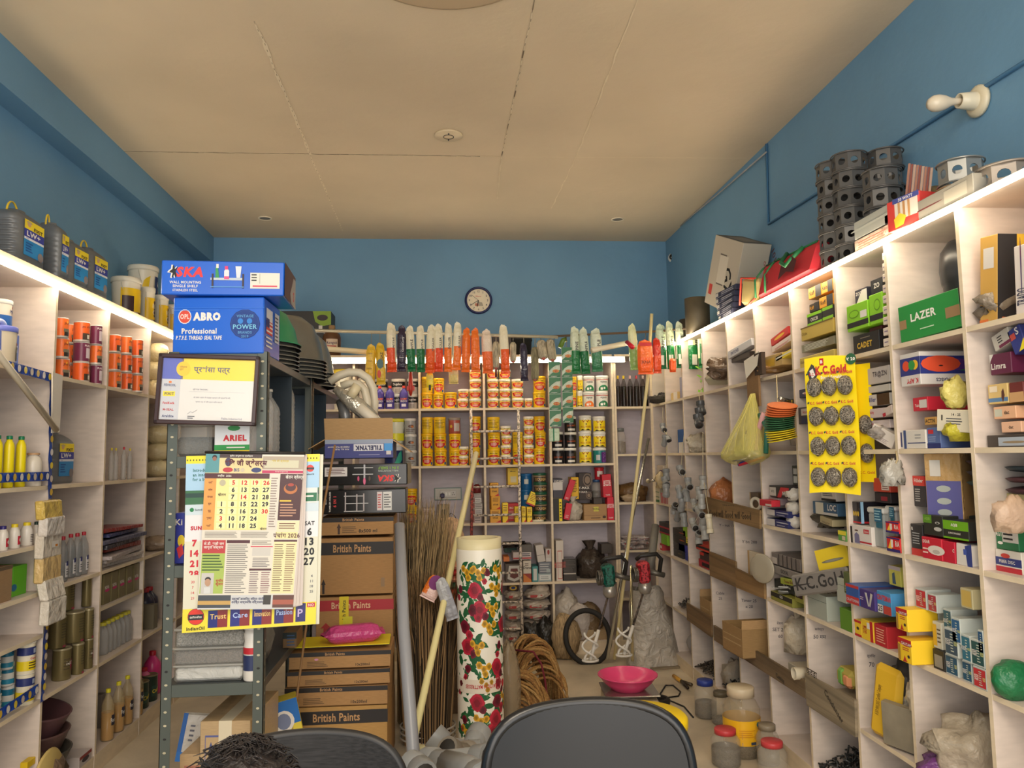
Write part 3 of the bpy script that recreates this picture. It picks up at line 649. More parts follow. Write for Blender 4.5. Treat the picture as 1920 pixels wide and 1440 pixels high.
# corner bay bags
s=slot('C',1158,1226,885,937,.03,1.205)
bag('brown_bags','crumpled brown polythene bag slumped on the corner shelf','bag',s.loc+Vector((-.02,.12,0)),s.w*.95,.22,s.h*.7,(112,82,46),9,amp=.2,n=20,freq=4)
bag('brown_bag','silver and gold foil pouch lying before the brown bag, corner shelf','pouch',s.loc+Vector((-.04,.03,0)),s.w*.6,.09,.07,(176,152,120),3,amp=.2,r=.2)
for i in range(9):
 x=1165+(i%3)*17+(i//3)*4;y=1026-(i//3)*13
 p=at(x,y,YBF+.08+.0*i);b=B();b.blob(.055,.09,.021,mat((184,172,168),.3,kind='film'),.25,i+20,n=12);b.box(-.02,.02,-.075,-.07,.012,.02,mat((180,40,50)))
 b.text('A',0,.02,.02,mat((170,40,50)),-.09)
 o=b.obj('sachet');o.location=(p.x,p.y,.815+.036*(i//3));o.rotation_euler=(0,0,rad(-30+i*9));tag(o,'greyish white packet with red print in the corner heap, %s layer, %s'%(['bottom','middle','top'][i//3],['left','centre','right'][i%3]),'packet','white and red packets on the corner shelf')
# back shelf 4
GB=(150,150,148)
for(x0,x1,yt,yb,c,lab,pr,kw) in[
 (1009,1034,1071,1086,(150,168,170),'white fronted grey carton at bottom right, fourth back shelf',[('F','r',.1,.2,.95,.85,(214,216,214)),('F','l',.2,.3,.8,.7,2,(140,150,150))],{}),
 (1010,1034,1049,1071,(110,116,126),'slate grey carton with labels above the white fronted one',[('F','l',.1,.1,.9,.9,4,(190,190,190)),('F','r',.6,.1,.9,.4,(170,180,180))],{}),
 (998,1009,1057,1086,(70,140,140),'narrow teal and white carton beside slate grey ones',[('F','r',.2,.1,.8,.85,(206,206,200))],{}),
 (981,996,1046,1086,(206,196,180),'upright carton with red lower half and black lettering',[('F','r',0,0,1,.4,(150,50,36)),('F','p',[(0,0),(0,.4),(1,.1),(1,0)],(200,120,50)),('F','t','Diana',.5,.68,.12,BLK),('F','l',.2,.75,.8,.9,2,(90,70,60))],{}),
 (1023,1035,1025,1049,(196,186,180),'short white tube carton with red end beside the upright',[('F','r',.1,.05,.9,.3,(206,200,196)),('F','d',.5,.75,.2,.2,(150,60,50))],{}),
 (1008,1024,1015,1047,(200,192,184),'greyish white tube carton on the slate grey ones',[('F','r',.0,.4,1,.42,(120,110,100))],{'tilt':(-8,)}),
 (944,955,1037,1046,(206,116,50),'small orange carton right of the flowered roll',[],{'z':.748}),
 (962,996,1030,1044,(200,188,184),'long white carton with red line in the fourth back shelf',[('F','r',0,.1,1,.3,(180,60,60)),('F','l',.5,.4,.95,.9,2,(60,60,70))],{'z':.76}),
 (975,998,1017,1031,(90,84,78),'dark taped carton lying on the long white carton',[],{}),
 (948,980,1049,1084,(92,80,70),'dark shelf carton showing a white picture frame drawing',[('F','p',[(.1,.2),(.5,.05),(.9,.2),(.8,.9),(.2,.9)],(200,196,188)),('F','p',[(.25,.3),(.5,.2),(.75,.3),(.7,.75),(.3,.75)],(110,60,56))],{}),
 (1039,1053,1007,1083,(214,204,192),'tall cream carton with red frame, left of the dark bags',[('F','r',.2,.05,.8,.75,(190,90,80)),('F','r',.25,.07,.75,.73,(216,206,194)),('F','t','INDUSTRIAL',.5,.4,.3,(180,80,70),{'rot':90,'wm':.8})],{}),
 (1054,1081,1042,1083,(58,52,48),'dark carton tied in black film beside the cream carton',[('F','r',.1,.3,.95,.36,(190,180,170)),('F','l',.05,.4,.95,.95,9,(90,84,78))],{'r':.25})]:
 cbox('B',x0,x1,yt,yb,lab,c,pr,**kw)
s=slot('B',1084,1150,1018,1083,.04)
bag('black_bag','bulging dark grey polythene bag filling the right back cell','bag',s.loc+Vector((-.02,.13,0)),s.w*1.0,.24,s.h*.85,(72,62,54),11,amp=.2,n=22,freq=2.5,knot=True,r=.3)
cbox('B',1128,1148,1034,1052,'small dark box on top of the dark bag at right',(66,58,52),[],z=.79,ins=.02)
s=slot('B',946,985,1008,1022,.04,z=.85)
b=B();rr=random.Random(5)
for i in range(14):b.tube([(rr.uniform(-.1,.1),rr.uniform(0,.1),rr.uniform(0,.05)) for _ in range(4)],.006,mat((60,56,54),.4,.5),5)
o=b.obj('wire_bundle');o.location=s.loc;tag(o,'tangled dark metal bundle on cartons right of the flowered roll','bundle',kind='stuff')
cbox('B',948,972,1018,1030,'small green carton under the tangled metal bundle',(40,80,66),[],ins=.06,z=.80)
# back shelf 5
def sackflat(x0,x1,y,z,lab,g,seed,col=(196,184,170)):
 p=at((x0+x1)/2,y,YBF+.13);w_=at(x1,y,YBF).x-at(x0,y,YBF).x
 b=B();b.blob(w_/2,.14,.042,mat(col,.5,kind='film'),.12,seed,n=16,freq=4);b.rect(-w_*.3,w_*.12,.03,.05,mat((176,60,56)),-.135)
 o=b.obj('packed_bag');o.location=(p.x,YBF+.14,z);tag(o,lab,'bag',g)
nm=['lowest','second from bottom','third from bottom','fourth from bottom','fifth from bottom','topmost']
for i in range(5):sackflat(945,978,1170-i*21,.10+i*.082,'dirty white packed bag, %s of the left pile behind ladder'%nm[i],'white packed bags on the bottom back shelf',i)
for i in range(5):sackflat(980,1033,1170-i*21,.10+i*.082,'dirty white packed bag, %s of the right pile by the upright'%nm[i],'white packed bags on the bottom back shelf',i+7)
p=at(963,1122,YBF+.04);b=B();b.box(-.045,.045,0,.1,0,.06,mat((70,50,44)),.01);b.disc(0,.03,.03,.02,mat((220,180,50)),-.001);b.disc(0,.03,.018,.011,mat((40,60,120)),-.0015);o=b.obj('biscuit_pack');o.location=(p.x,YBF+.06,.52);tag(o,'dark pouch with a yellow oval badge on the left pile','pouch')
p=at(1014,1120,YBF+.1);bag('packed_bag','white bag with red stripe and knotted top on right pile','bag',(p.x,YBF+.13,.515),.16,.2,.11,(200,186,168),21,knot=False)
bag('black_bundle','black plastic bundle crowning the right pile of bags','bundle',(p.x,YBF+.14,.61),.14,.16,.1,(34,30,28),22,amp=.2)
p=at(1000,1200,YBF-.05);bag('black_bundle','black plastic bundle slumped on the plinth at bottom of the bags','bundle',(at(995,1180,YBF).x,YBF-.09,.0),.2,.16,.3,(30,28,26),23,amp=.25)
bag('black_bundle','second black plastic bundle leaning by the bottom upright','bundle',(at(1019,1180,YBF).x,YBF-.10,.0),.19,.15,.34,(34,32,28),27,amp=.22)
p=at(1075,1180,YBF+.1)
bag('jute_bag','tan sack behind the tyre at the bottom of the back shelves','sack',(at(1055,1180,YBF).x,YBF-.12,0),.26,.18,.36,(176,150,112),31,amp=.12,kind='fibre',r=.8)
bag('white_sack','crumpled white woven sack behind the top of the tyre','sack',(at(1062,1140,YBF).x,YBF+.15,.1),.24,.24,.42,(196,186,172),33,amp=.14)
bag('white_sack','small white bag seen through the tyre','sack',(at(1087,1170,YBF).x,YBF+.05,.1),.2,.14,.3,(200,190,182),35,amp=.14)
bag('brown_pouch','brown plastic pouch beside the small white bag behind tyre','pouch',(at(1112,1170,YBF).x,YBF+.12,.1),.22,.2,.3,(120,98,70),36,amp=.12)
carton('carton','flat tan carton lying low seen through the tyre','box',.36,.2,.08,(176,150,112),(),(at(1103,1190,YBF).x,YBF+.03,.10),3,kind='cardboard')
# things on top of the shelving, rods, hanging packets
RP=[(530,618,5.95),(1046,632,5.95),(1235,621,5.7),(1330,612,5.35)]
def rodat(x):
 for(a,b_,c),(d,e,f_) in zip(RP,RP[1:]):
  if a<=x<=d:k=(x-a)/(d-a);return at(x,b_+(e-b_)*k,c+(f_-c)*k)
def hook(o,x,top,m=None):
 b=B();q=rodat(x);inv=o.matrix_world.inverted() if o.type=='MESH' and 0 else Matrix.Translation(-Vector(o.location));b.tube([inv@top,inv@(q+Vector((0,0,.0)))],.0025,m or mat((150,140,120),.4,.5),5);h_=b.obj('hook',o);return h_
YR=5.95
def cable(name,label,pts,r,m,cat='cable',n=8,**k):
 b=B();b.tube(pts,r,m,n);return tag(b.obj(name),label,cat,**k)
cable('hanging_rod','pale metal rod hung across the back of the shop carrying roller packets',[at(530,618,YR),at(1046,632,YR)],.013,mat((206,196,172),.3,.4),'rod',10)
cable('hanging_rod','thin dark wooden rod carrying green roller packets at right',[at(1030,631,YR+.02),at(1235,621,5.7),at(1330,612,5.35)],.009,mat((112,92,72),.6),'rod',8)
cable('tube_batten','unlit slanting pale tube fixture above the lit tube',[at(572,651,5.9),at(725,663,6.1)],.022,mat((240,222,182),.4),'tube light',10)
cable('tube_batten','second pale tube fixture leaning right of the hanging packets',[at(1110,657,5.8),at(1192,640,6.0)],.022,mat((236,224,196),.4),'tube light',10)
def packet(w,h,d,top,bot,txt,tc,split=.5,slant=.15,seed=0,win=None,mid=None):
 """sealed film packet: a stuffed tube with crimped ragged ends"""
 b=B();rr=random.Random(seed);nz_=[rr.uniform(-.006,.006) for _ in range(40)]
 mt,mb=mat(top,.28,kind='film'),mat(bot,.28,kind='film')
 prof=[(1.05,.25,0),(.95,.2,.05),(.93,.75,.1),(1,1,.2),(1,1,.5),(.97,1,.8),(.9,.8,.88),(.8,.35,.93),(.75,.12,.97)]
 n=16;rings=[]
 for(kx,ky,z) in prof:
  ring=[]
  for k in range(n):
   a=2*pi*k/n;ring.append((w/2*kx*cos(a)+nz_[k]*.4,d/2*max(ky,.1)*sin(a)+nz_[k+16]*.4,h*z))
  rings.append(ring)
 top_ring=[]
 for k in range(n):
  a=2*pi*k/n;x=w/2*.75*cos(a);pk=(1-abs(x/(w/2*.75)+.3*sin(seed)))*.05
  top_ring.append((x*.9,.003*sin(a),h*(.985+pk*rr.uniform(.6,1.4)+.012*rr.random())))
 rings.append(top_ring)
 vs=[p for r_ in rings for p in r_]
 for i in range(len(rings)-1):
  for k in range(n):
   k2=(k+1)%n;q=[i*n+k,i*n+k2,(i+1)*n+k2,(i+1)*n+k]
   zc=sum(vs[j][2] for j in q)/4/h;xc=sum(vs[j][0] for j in q)/4/w
   m=mt if zc>split+slant*(xc*2) else mb
   if mid and abs(zc-.45)<.12:m=mat(mid,.3)
   o=len(b.v);b.add([vs[j] for j in q],[(0,1,2,3)],m,False)
 if win:b.poly([(-w*.3,h*.08),(w*.22,h*.08),(w*.22,h*.3),(-w*.3,h*.3)],mat((225,222,206),.3),-d/2-.001)
 if txt:b.text(txt,w*.18,h*.6,w*.3,mat(tc,.4),-d/2*.97-.001,h*.5,.02,90)
 return b
ORG,GRP,WP,NVY=(240,96,34),(18,112,62),(236,228,200),(52,40,62)
hp=[
 (693,648,718,18,(236,192,60),(236,192,60),'','yellow strip of small sachets',5.75),(715,645,721,17,(226,184,40),(230,190,50),'LAMISAZ','yellow packet with a grey blob',5.75),
 (735,608,698,18,WP,(238,84,36),'APPLE','white over orange roller packet',YR),(753,613,697,17,NVY,NVY,'CocoaCurry','dark aubergine roller packet',YR),(772,613,697,16,WP,GRP,'APPLE','white over green roller packet',YR),(789,612,698,16,WP,GRP,'APPLE','white over green roller packet',YR),
 (806,611,699,17,WP,ORG,'ROLLER','white over orange roller packet',YR),(823,610,697,16,WP,(236,76,36),'ROLLER','white over orange red roller packet',YR),(840,608,697,15,WP,(246,120,30),'ROLLER','white over orange roller packet',YR),(856,606,694,16,WP,(246,120,30),'ROLLER','white over orange roller packet',YR),
 (873,617,698,16,(244,120,40),(244,116,36),'','plain orange roller packet',YR),(892,618,698,17,(244,120,40),(244,116,36),'','plain orange roller packet',YR),(915,620,700,20,(236,216,196),(238,110,50),'','pale packet with an orange side',YR),(948,611,700,18,WP,ORG,'','pointed white over orange roller packet',YR),
 (984,645,714,15,(50,44,66),(50,44,66),'','dark navy roller packet hanging lower',6.05),
 (1080,615,701,19,(214,222,196),(30,120,66),'PINE','pale over green roller packet',YR),(1099,617,701,17,(210,220,196),(20,110,60),'APPLE','pale over green roller packet',YR),(1121,618,697,21,(214,222,200),(60,130,90),'APPLE','broad pale over green roller packet',YR),
 (1190,610,694,17,(222,226,180),(150,190,110),'','lime and white roller packet',5.8),
 (1240,610,692,20,(206,224,196),(20,116,64),'APPLE','white over green packet with window',5.55),(1259,605,692,16,(216,226,190),(24,124,60),'APPLE','white over green packet with window',5.5),(1277,606,690,17,(216,226,196),(24,112,60),'APPLE','white over green packet with window',5.45),(1300,604,692,19,(220,228,190),(20,120,60),'APPLE','white over green packet with window',5.4),(1318,600,690,16,(224,230,190),(30,128,64),'APPLE','white over green packet with window',5.35)]
nb={2:'first of the tall row from the left',3:'second in the tall row',4:'left of the green pair',5:'right of the green pair',6:'right beside the green pair',7:'between two orange packets',8:'third of the orange row',9:'below right of the clock, fourth orange',10:'left of the plain pair',11:'right of the plain pair',15:'left of the three green by the sachet strip',16:'middle of the three green',19:'left of the right hand row',20:'second of the right hand row',21:'third of the right hand row',22:'fourth of the right hand row',23:'last beside the light strip'}
for i,(x,yt,yb,wp,tc,bc,tx,lab,Y) in enumerate(hp):
 Y=rodat(x).y-.0;pt=at(x,yt,Y);pb=at(x,yb,Y);w_=wp*Y/F*1.0;h_=(pt-pb).z
 b=packet(w_,h_,w_*.8,tc,bc,tx,(60,50,44) if bc!=NVY else(220,215,210),.45 if tc!=bc else 2,.12 if i%2 else-.12,i,win=(i>18))
 if i==0:
  for k in range(4):b.text('Utsav',0,h_*(.18+.2*k),.012,mat((140,90,40)),-w_*.42)
 if i==1:b.disc(0,h_*.5,w_*.35,h_*.12,mat((80,116,120),.4),-w_*.42);b.disc(-.01,h_*.25,w_*.2,h_*.1,mat((220,80,60),.4),-w_*.42)
 if i in(3,14):b.rect(-w_*.2,w_*.3,h_*.3,h_*.31,mat((200,200,200)),-w_*.41)
 o=b.obj('roller_packet');o.location=pb;o.rotation_euler=(0,rad(random.uniform(-2.5,2.5)),rad(random.uniform(-8,8)))
 if pt.z<rodat(x).z:hook(o,x,pt)
 tag(o,lab+(', '+nb[i] if i in nb else ' on the rod'),'packet','roller packets hanging from the rods' if i>1 else None)
# orange flat packet and loose things between them
pb=at(1211,702,5.6);b=packet(.115,.25,.04,(240,110,40),(240,96,30),'',BLK,.5,.1,44);b.text('XNA',0,.09,.022,mat((90,40,20)),-.022);b.rect(-.045,.045,.21,.235,mat((190,30,40)),-.023)
o=b.obj('roller_packet');o.location=pb;hook(o,1211,Vector(pb)+Vector((0,0,.24)));tag(o,'flat orange packet with red header before the right rod','packet')
b=packet(.05,.1,.04,(240,96,34),(240,96,34),'',BLK,2,0,45);o=b.obj('roller_packet');o.location=at(1262,698,5.5);tag(o,'orange packet end peeping below the right green packets','packet')
b=packet(.06,.26,.05,(200,50,30),(220,80,40),'',BLK,.5,0,46);o=b.obj('roller_packet');o.location=at(1233,700,5.65);tag(o,'narrow red orange packet behind the left of the right hand row','packet')
cable('red_tube','short red plastic pipe sticking out beside the lime packet',[at(1176,642,5.6),at(1186,651,5.5)],.017,mat((206,30,50),.35),'pipe',12)
# paint rollers hanging (fabric)
for i,(x,yt,yb,w_) in enumerate(((1003,652,712,15),(1014,640,672,18),(1031,638,675,17),(962,643,678,12),(930,642,690,13))):
 Y=6.0;p=at(x,yt,Y);q=at(x+(5 if i in(1,2) else 0),yb,Y-.05);r=w_/2*Y/F;t=thing('paint_roller',['long grey fleece roller cover hanging low','round ended cream roller cover, left of a pair','round ended cream roller cover, right of a pair','small cream roller cover left of the dark packet','cream roller with brown handle between orange packets'][i],'paint roller',q)
 hook(t,x,p);b=B();d=p-q;b.tube([d*0,d*.06,d*.1,d*.9,d],[r*.75,r*.95,r,r,r*.7],mat((196,184,158),.95,kind='fibre') if i else mat((150,142,112),.95,kind='fibre'),14);b.obj('cover',t)
 b=B();b.tube([Vector((0,-.004,0)),Vector((0,-.012,-.004))],r*.42,mat((180,96,84),.5),10);b.obj('core',t)
 if i==4:b=B();b.tube([Vector((0,0,0)),Vector((0,0,-.07))],.009,mat((110,36,30),.4),8);b.obj('grip',t)
# two lower hangers: chilli red brush and yellow sachets
t=thing('paint_brush','red handled brush hanging before the black banded tubs','brush',at(770,742,6.0));b=B();b.tube([Vector((0,0,0)),Vector((0,0,.05)),Vector((0,0,.2))],[.008,.02,.012],mat((190,50,34),.35),8);b.obj('grip',t)
hook(t,770,Vector(t.location)+Vector((0,0,.2)));b=B();b.box(-.03,.03,-.012,.012,.04,.075,mat((200,60,50),.5));b.obj('ferrule',t)
b=packet(.055,.12,.03,(226,206,80),(246,220,40),'',BLK,.5,0,48);b.box(-.008,.008,-.02,.005,-.02,.02,mat(BLK));o=b.obj('sachet');o.location=at(806,727,6.0);hook(o,806,Vector(o.location)+Vector((0,0,.11)));tag(o,'yellow sachet with black drop dangling beside the tall tins','packet')
b=packet(.075,.14,.05,(214,196,140),(224,204,130),'',BLK,.6,0,49);o=b.obj('sachet');o.location=at(851,720,6.0);hook(o,851,Vector(o.location)+Vector((0,0,.13)));tag(o,'cream wrapped small packet dangling under the orange ones','packet')
# green sachet strips
SG=(24,108,56)
def strip(n,w,h,label,loc,last=False):
 t=thing('sachet_strip',label,'sachet strip',loc)
 for i in range(n):
  b=B();m=mat((206,216,196),.3,kind='film')
  def fn(u,v):return Vector(((u-.5)*w,-.012*sin(pi*u)*sin(pi*v)-.002,(v-1)*h))
  b.grid(fn,6,5,m)
  g=mat(SG,.35);z0=-h
  b.poly([(-w/2,z0+h*.02),(w/2,z0+h*.02),(w/2,z0+h*.14),(-w/2,z0+h*.1)],g,-.004);b.poly([(-w/2,-h*.02),(w/2,-h*.02),(w/2,-h*.2),(w*.1,-h*.25),(-w*.3,-h*.45),(-w/2,-h*.6)],g,-.0155)
  b.poly([(-w/2,z0+h*.1),(-w*.2,z0+h*.3),(w*.3,z0+h*.4),(w/2,z0+h*.5),(w/2,z0+h*.12)],g,-.015)
  b.disc(w*.1,-h*.6,w*.3,h*.11,mat((226,210,120)),-.0165);b.disc(w*.1,-h*.6,w*.27,h*.095,mat((186,40,36)),-.017);b.text('NEVER',w*.1,-h*.6,h*.09,mat((240,220,120)),-.0175,w*.45)
  o=b.obj('sachet',t);o.location=(0,0,-h*i)
 return t
YS=5.85;sh=.135
strip(4,22*YS/F,at(0,0,YS).z*0+31*YS/F,'left strip of green and white naphthalene sachets hanging before the back shelves',at(1039,678,YS))
strip(5,20*YS/F,29*YS/F,'right strip of green and white naphthalene sachets, starting higher up',at(1062,651,YS+.02))
for o in[o for o in C.objects if o.name.startswith('sachet_strip')]:hook(o,1039 if o.name=='sachet_strip' else 1062,Vector(o.location))
b=B();b.box(-.04,.04,-.02,0,0,.1,mat((190,210,180),.3,kind='film'),.006);b.rect(-.01,.0,0,.1,mat((30,120,80)),-.021);o=b.obj('sachet');o.location=at(1039,828,YS);tag(o,'pale green packet at the very bottom of the left sachet strip','packet')
cable('green_roller','green rolled plastic hung over the rod above the sachet strips',[at(1050,652,YR),at(1056,638,YR),at(1062,636,YR)],.02,mat((96,124,40),.4),'roll',10)
# long bamboo pole standing in the corner
cable('long_pole','long cream plastic pole leaning up in the right back corner',[at(1152,1236,5.9),at(1186,960,5.8),at(1214,715,5.7),at(1222,588,5.62)],.0125,mat((222,206,150),.45),'pole',10)
cable('steel_pole','shiny steel pole leaning left of the cream pole',[at(1139,1236,5.8),at(1178,1010,6.0),at(1216,822,6.2)],.0115,mat((200,200,190),.18,.9),'pole',10)
cable('steel_pole','shiny steel pole standing upright between cream pole and silver sack',[at(1186,1240,5.75),at(1183,1060,5.9)],.011,mat((206,196,160),.2,.8),'pole',10)
cable('grey_pole','grey plastic pipe leaning into the corner behind the poles',[at(1219,1075,6.0),at(1229,985,6.2)],.03,mat((128,124,116),.5),'pipe',12)
# ladder
t=thing('ladder','paint spattered white iron ladder standing before the back shelves','ladder',at(928,1209,6.12));o_=Vector(t.location)
rm=mat((214,200,184),.6,kind='rust');r2=mat((150,60,54),.6,kind='rust')
b=B();b.tube([at(883,766,6.3)-o_,at(885,905,6.22)-o_],.011,rm,8);b.tube([at(885,905,6.22)-o_,at(884,1000,6.17)-o_,at(884,1209,6.12)-o_],.011,r2,8);b.obj('rail',t)
b=B();b.tube([at(972,766,6.3)-o_,at(975,1000,6.18)-o_,at(980,1209,6.12)-o_],.011,rm,8);b.obj('rail',t)
for i,y in enumerate((809,860,913,966,1020,1075,1130,1180)):
 Y=6.3-(y-766)/443*.18;b=B();b.tube([at(884,y+.5,Y-.012)-o_,at(974+i*.7,y-1.5,Y-.012)-o_],.009,rm,8);b.obj('rung',t)
# things on top of the back shelving
carton('carton','black carton with a lime corner on top of the back shelving','box',.5,.25,.255,(38,36,34),[('F','t','Senso',.3,.72,.12,(200,50,40),{'sh':.2}),('F','p',[(.7,1),(1,1),(1,.55),(.85,.5),(.74,.65)],(120,150,40)),('F','d',.86,.78,.09,.1,(50,40,40)),('F','r',.45,.28,.9,.31,(190,186,180)),('F','r',.45,.18,.465,.4,(190,186,180)),('F','r',.885,.18,.9,.4,(190,186,180)),('F','r',.52,.31,.56,.5,(200,196,190)),('F','r',.6,.31,.65,.52,(200,190,180)),('F','r',.8,.31,.86,.52,(200,196,190))],at(563,640,6.5)+Vector((0,0,.0)),0)
bpy.data.objects['carton'].location.z=bpy.data.objects['carton'].location.z
s=Slot();p=at(619,650,6.4)
put('acid',lambda:bottle(.27,.075,(96,62,36),(150,120,84),[('r',-.5,.2,.8,.55,(210,190,170)),('t','Rangoli',.15,.42,.1,(60,40,80)),('l',-.4,.22,.7,.36,2,(190,50,40))],caph=.12),'bottle','brown jug with tied cloth neck beside the black carton on top','bottle',(p.x,6.42,ZT+TH))
p=at(606,650,6.4);bag('grey_pouch','dark crumpled pouch before the black carton on top','pouch',(at(585,640,6.4).x,6.46,ZT+TH),.22,.12,.1,(70,62,56),40,amp=.2)
put('blueb',lambda:bottle(.14,.03,(30,90,160),(220,220,220)),'bottle','little blue bottle on top behind the green bowl','bottle',(at(569,650,6.4).x,6.38,ZT+TH))
put('silvb',lambda:bottle(.12,.026,(180,176,150),(60,90,160)),'bottle','little pale bottle on top behind the green bowl','bottle',(at(560,650,6.4).x,6.38,ZT+TH))
b=B();b.lathe([(.115,0),(.125,.15),(.13,.15),(.13,.17),(.001,.17)],mat((44,46,44),.5),18);o=b.obj('bucket');o.location=(at(972,640,6.5).x,6.6,ZT+TH);tag(o,'black bucket upside down on top of the back shelving right of the clock','bucket')
b=B();b.box(-.08,.08,0,.1,0,.17,mat((60,48,42),.5));b.text('MODE',0,.1,.02,mat((190,170,150)),-.002);o=b.obj('carton');o.location=(at(940,640,6.5).x,6.45,ZT+TH);tag(o,'dark brown small carton on top behind the pointed orange packet','box')
# clock
t=thing('wall_clock','round wall clock with dark blue rim on the back wall','clock',at(897,564,YB));R_=27*YB/F*.97
def ring(r0,r1,y0,y1,m,n=40):
 b=B();b.X=RX(90);b.lathe([(r0,-y0),(r0,-y1),(r1,-y1+.004),(r1,-y0)],m,n,cap=False);return b
b=B();b.X=RX(90);b.lathe([(R_,.0),(R_,.03),(R_*.95,.042),(R_*.86,.04),(R_*.83,.022)],mat((26,32,84),.25),40,cap=False);b.obj('rim',t)
b=B();b.X=TR(0,-.02,0);b.disc(0,0,R_*.84,R_*.84,mat((232,220,192),.4),-.001,40)
for k in range(12):a=rad(90-30*(k+1));b.text(str(k+1),R_*.66*cos(a),R_*.66*sin(a),R_*.15,mat((50,50,60)),-.002,None,.02)
b.text('Rikant',0,R_*.3,R_*.11,mat((206,70,50)),-.002);b.rect(-R_*.25,R_*.05,-R_*.42,-R_*.22,mat((200,120,90)),-.002);b.poly([(0,-R_*.42),(.0,-R_*.1),(R_*.25,-R_*.15),(R_*.35,-R_*.42)],mat((170,160,140)),-.0022);b.obj('dial',t)
for nm_,a,l,w_ in(('minute_hand',238,.66,.018),('hour_hand',193,.48,.03),('second_hand',308,.6,.008)):
 b=B();b.X=TR(0,-.024,0)@RY(a);b.box(-R_*w_,R_*w_,-.002,0,0,R_*l,mat((40,36,30)));b.obj(nm_,t)
# camera, bulb, ceiling fittings
t=thing('security_camera','small white dome camera with black eye high in the right back corner','security camera',at(1264,484,6.86)+Vector((.02,0,0)))
b=B();b.X=RY(-90);b.lathe([(.05,-.05),(.052,-.01),(.045,0)],mat((226,220,208),.35),20);b.obj('base',t)
b=B();b.blob(.045,.045,.045,mat((230,224,212),.3),0,0,(-.035,-.01,-.045),16,False,1,True);b.obj('head',t)
b=B();b.X=TR(-.05,-.045,0)@RX(90);b.lathe([(.028,-.01),(.028,.006),(.02,.012),(.001,.014)],mat((16,14,18),.15),16);b.obj('lens',t)
cable('camera_wire','looped white and black wires hanging above the security camera',[at(1275,428,6.7),at(1266,440,6.72),at(1268,450,6.72),at(1276,442,6.7),at(1271,452,6.75),at(1266,460,6.8),at(1264,474,6.84)],.006,mat((150,150,150),.5),'wire',6)
t=thing('bulb_holder','round white bulb holder screwed high on the right wall','bulb holder',atX(1838,190,XR));
ax=Matrix.Rotation(rad(-90),4,'Y');R4=ax
b=B();b.X=ax;b.lathe([(.062,0),(.062,.012),(.05,.02),(.04,.022)],mat((222,210,180),.35),24);b.obj('backplate',t)
b=B();b.X=ax;b.lathe([(.036,.02),(.033,.05),(.029,.085),(.024,.086),(.022,.06)],mat((226,216,190),.3),20,cap=False);b.obj('socket',t)
b=B();b.X=TR(-.075,0,0)@Matrix.Rotation(rad(-97),4,'Y');b.lathe([(.013,0),(.013,.025),(.017,.05),(.028,.075),(.033,.1),(.031,.12),(.02,.138),(.001,.144)],mat((222,208,184),.2),20);o=b.obj('bulb');o.location=t.location;tag(o,'unlit frosted bulb sticking out sideways from the wall holder','bulb')
for(x,y,r,lab) in((841,253,.088,'round white ceiling hook cover plate near the middle of the ceiling'),(497,409,.055,'small recessed ceiling spotlight at the left'),(1158,411,.055,'small recessed ceiling spotlight at the right')):
 p=atZ(x,y,H);t=thing('ceiling_plate' if r>.06 else 'recessed_spotlight',lab,'ceiling plate' if r>.06 else 'ceiling light',p)
 b=B()
 b.X=Matrix.Rotation(pi,4,'X')
 if r>.06:b.lathe([(r,0),(r,.008),(r*.95,.012),(.001,.013)],mat((214,194,160),.4),32);b.obj('plate',t);b=B();b.X=TR(0,0,-.0135);b.tube([(r*.36*cos(a),r*.36*sin(a),0) for a in[2*pi*k/20 for k in range(20)]],.0025,mat((50,46,40)),5,close=True);b.box(-.004,.004,r*.4,r*.62,-.002,.0,mat(BLK));b.box(-.004,.004,-r*.62,-r*.4,-.002,0,mat(BLK));b.obj('slot_ring',t)
 else:b.lathe([(r,0),(r,.005),(r*.86,.007),(r*.8,-.0)],mat((226,214,190),.4),24,cap=False);b.obj('trim',t);b=B();b.X=TR(0,0,-.002);b.lathe([(r*.8,0),(r*.8,.001)],mat((120,110,96),.4),20);b.obj('glass',t)
# shallow raised ceiling rose, only its far rim in view
p=atZ(831,16,H);b=B();b.X=TR(0,0,0)@Matrix.Rotation(pi,4,'X');b.lathe([(.42,0),(.42,.006),(.4,.012),(.001,.013)],mat((196,174,142),.6),48);o=b.obj('ceiling_rose');o.location=(p.x,p.y-.42,H);tag(o,'large round plaster disc cut by the top of the picture','ceiling rose')
# floor things in the middle
def curve_pts(fn,n):return[Vector(fn(i/n)) for i in range(n+1)]
# floral roll
FY=4.12;pc=at(902,1200,FY);fr_=.5*86*FY/F;cx_=pc.x;zt=at(902,1012,FY).z
t=thing('sheet_roll','standing roll of cream sheet printed with red roses and yellow flowers','roll',(cx_,FY+fr_,0))
b=B();b.lathe([(fr_,0),(fr_,zt-.06),(fr_*.985,zt-.055)],mat((236,230,214),.35),40,cap=False)
rr=random.Random(12)
def flower(x,z,s_,c,k=7):
 for j in range(3):
  b.poly([(x+s_*(1-.28*j)*cos(2*pi*i/11)*(.8+.3*rr.random()),z+s_*1.15*(1-.28*j)*sin(2*pi*i/11)*(.8+.3*rr.random())) for i in range(11)],mat(tuple(max(0,int(v*(1-.16*j))) for v in c),.45),-.0006-.0005*j-.0004,fr_)
def leaf(x,z,l,a,c=(28,92,54)):
 q=[(0,0),(.35,.22),(.7,.2),(1,0),(.7,-.2),(.35,-.22)]
 b.poly([(x+l*(u*cos(a)-v*sin(a)),z+l*(u*sin(a)+v*cos(a))) for u,v in q],mat(c,.45),-.0005,fr_)
CR,MG,FYL=(190,36,62),(120,24,48),(226,170,40)
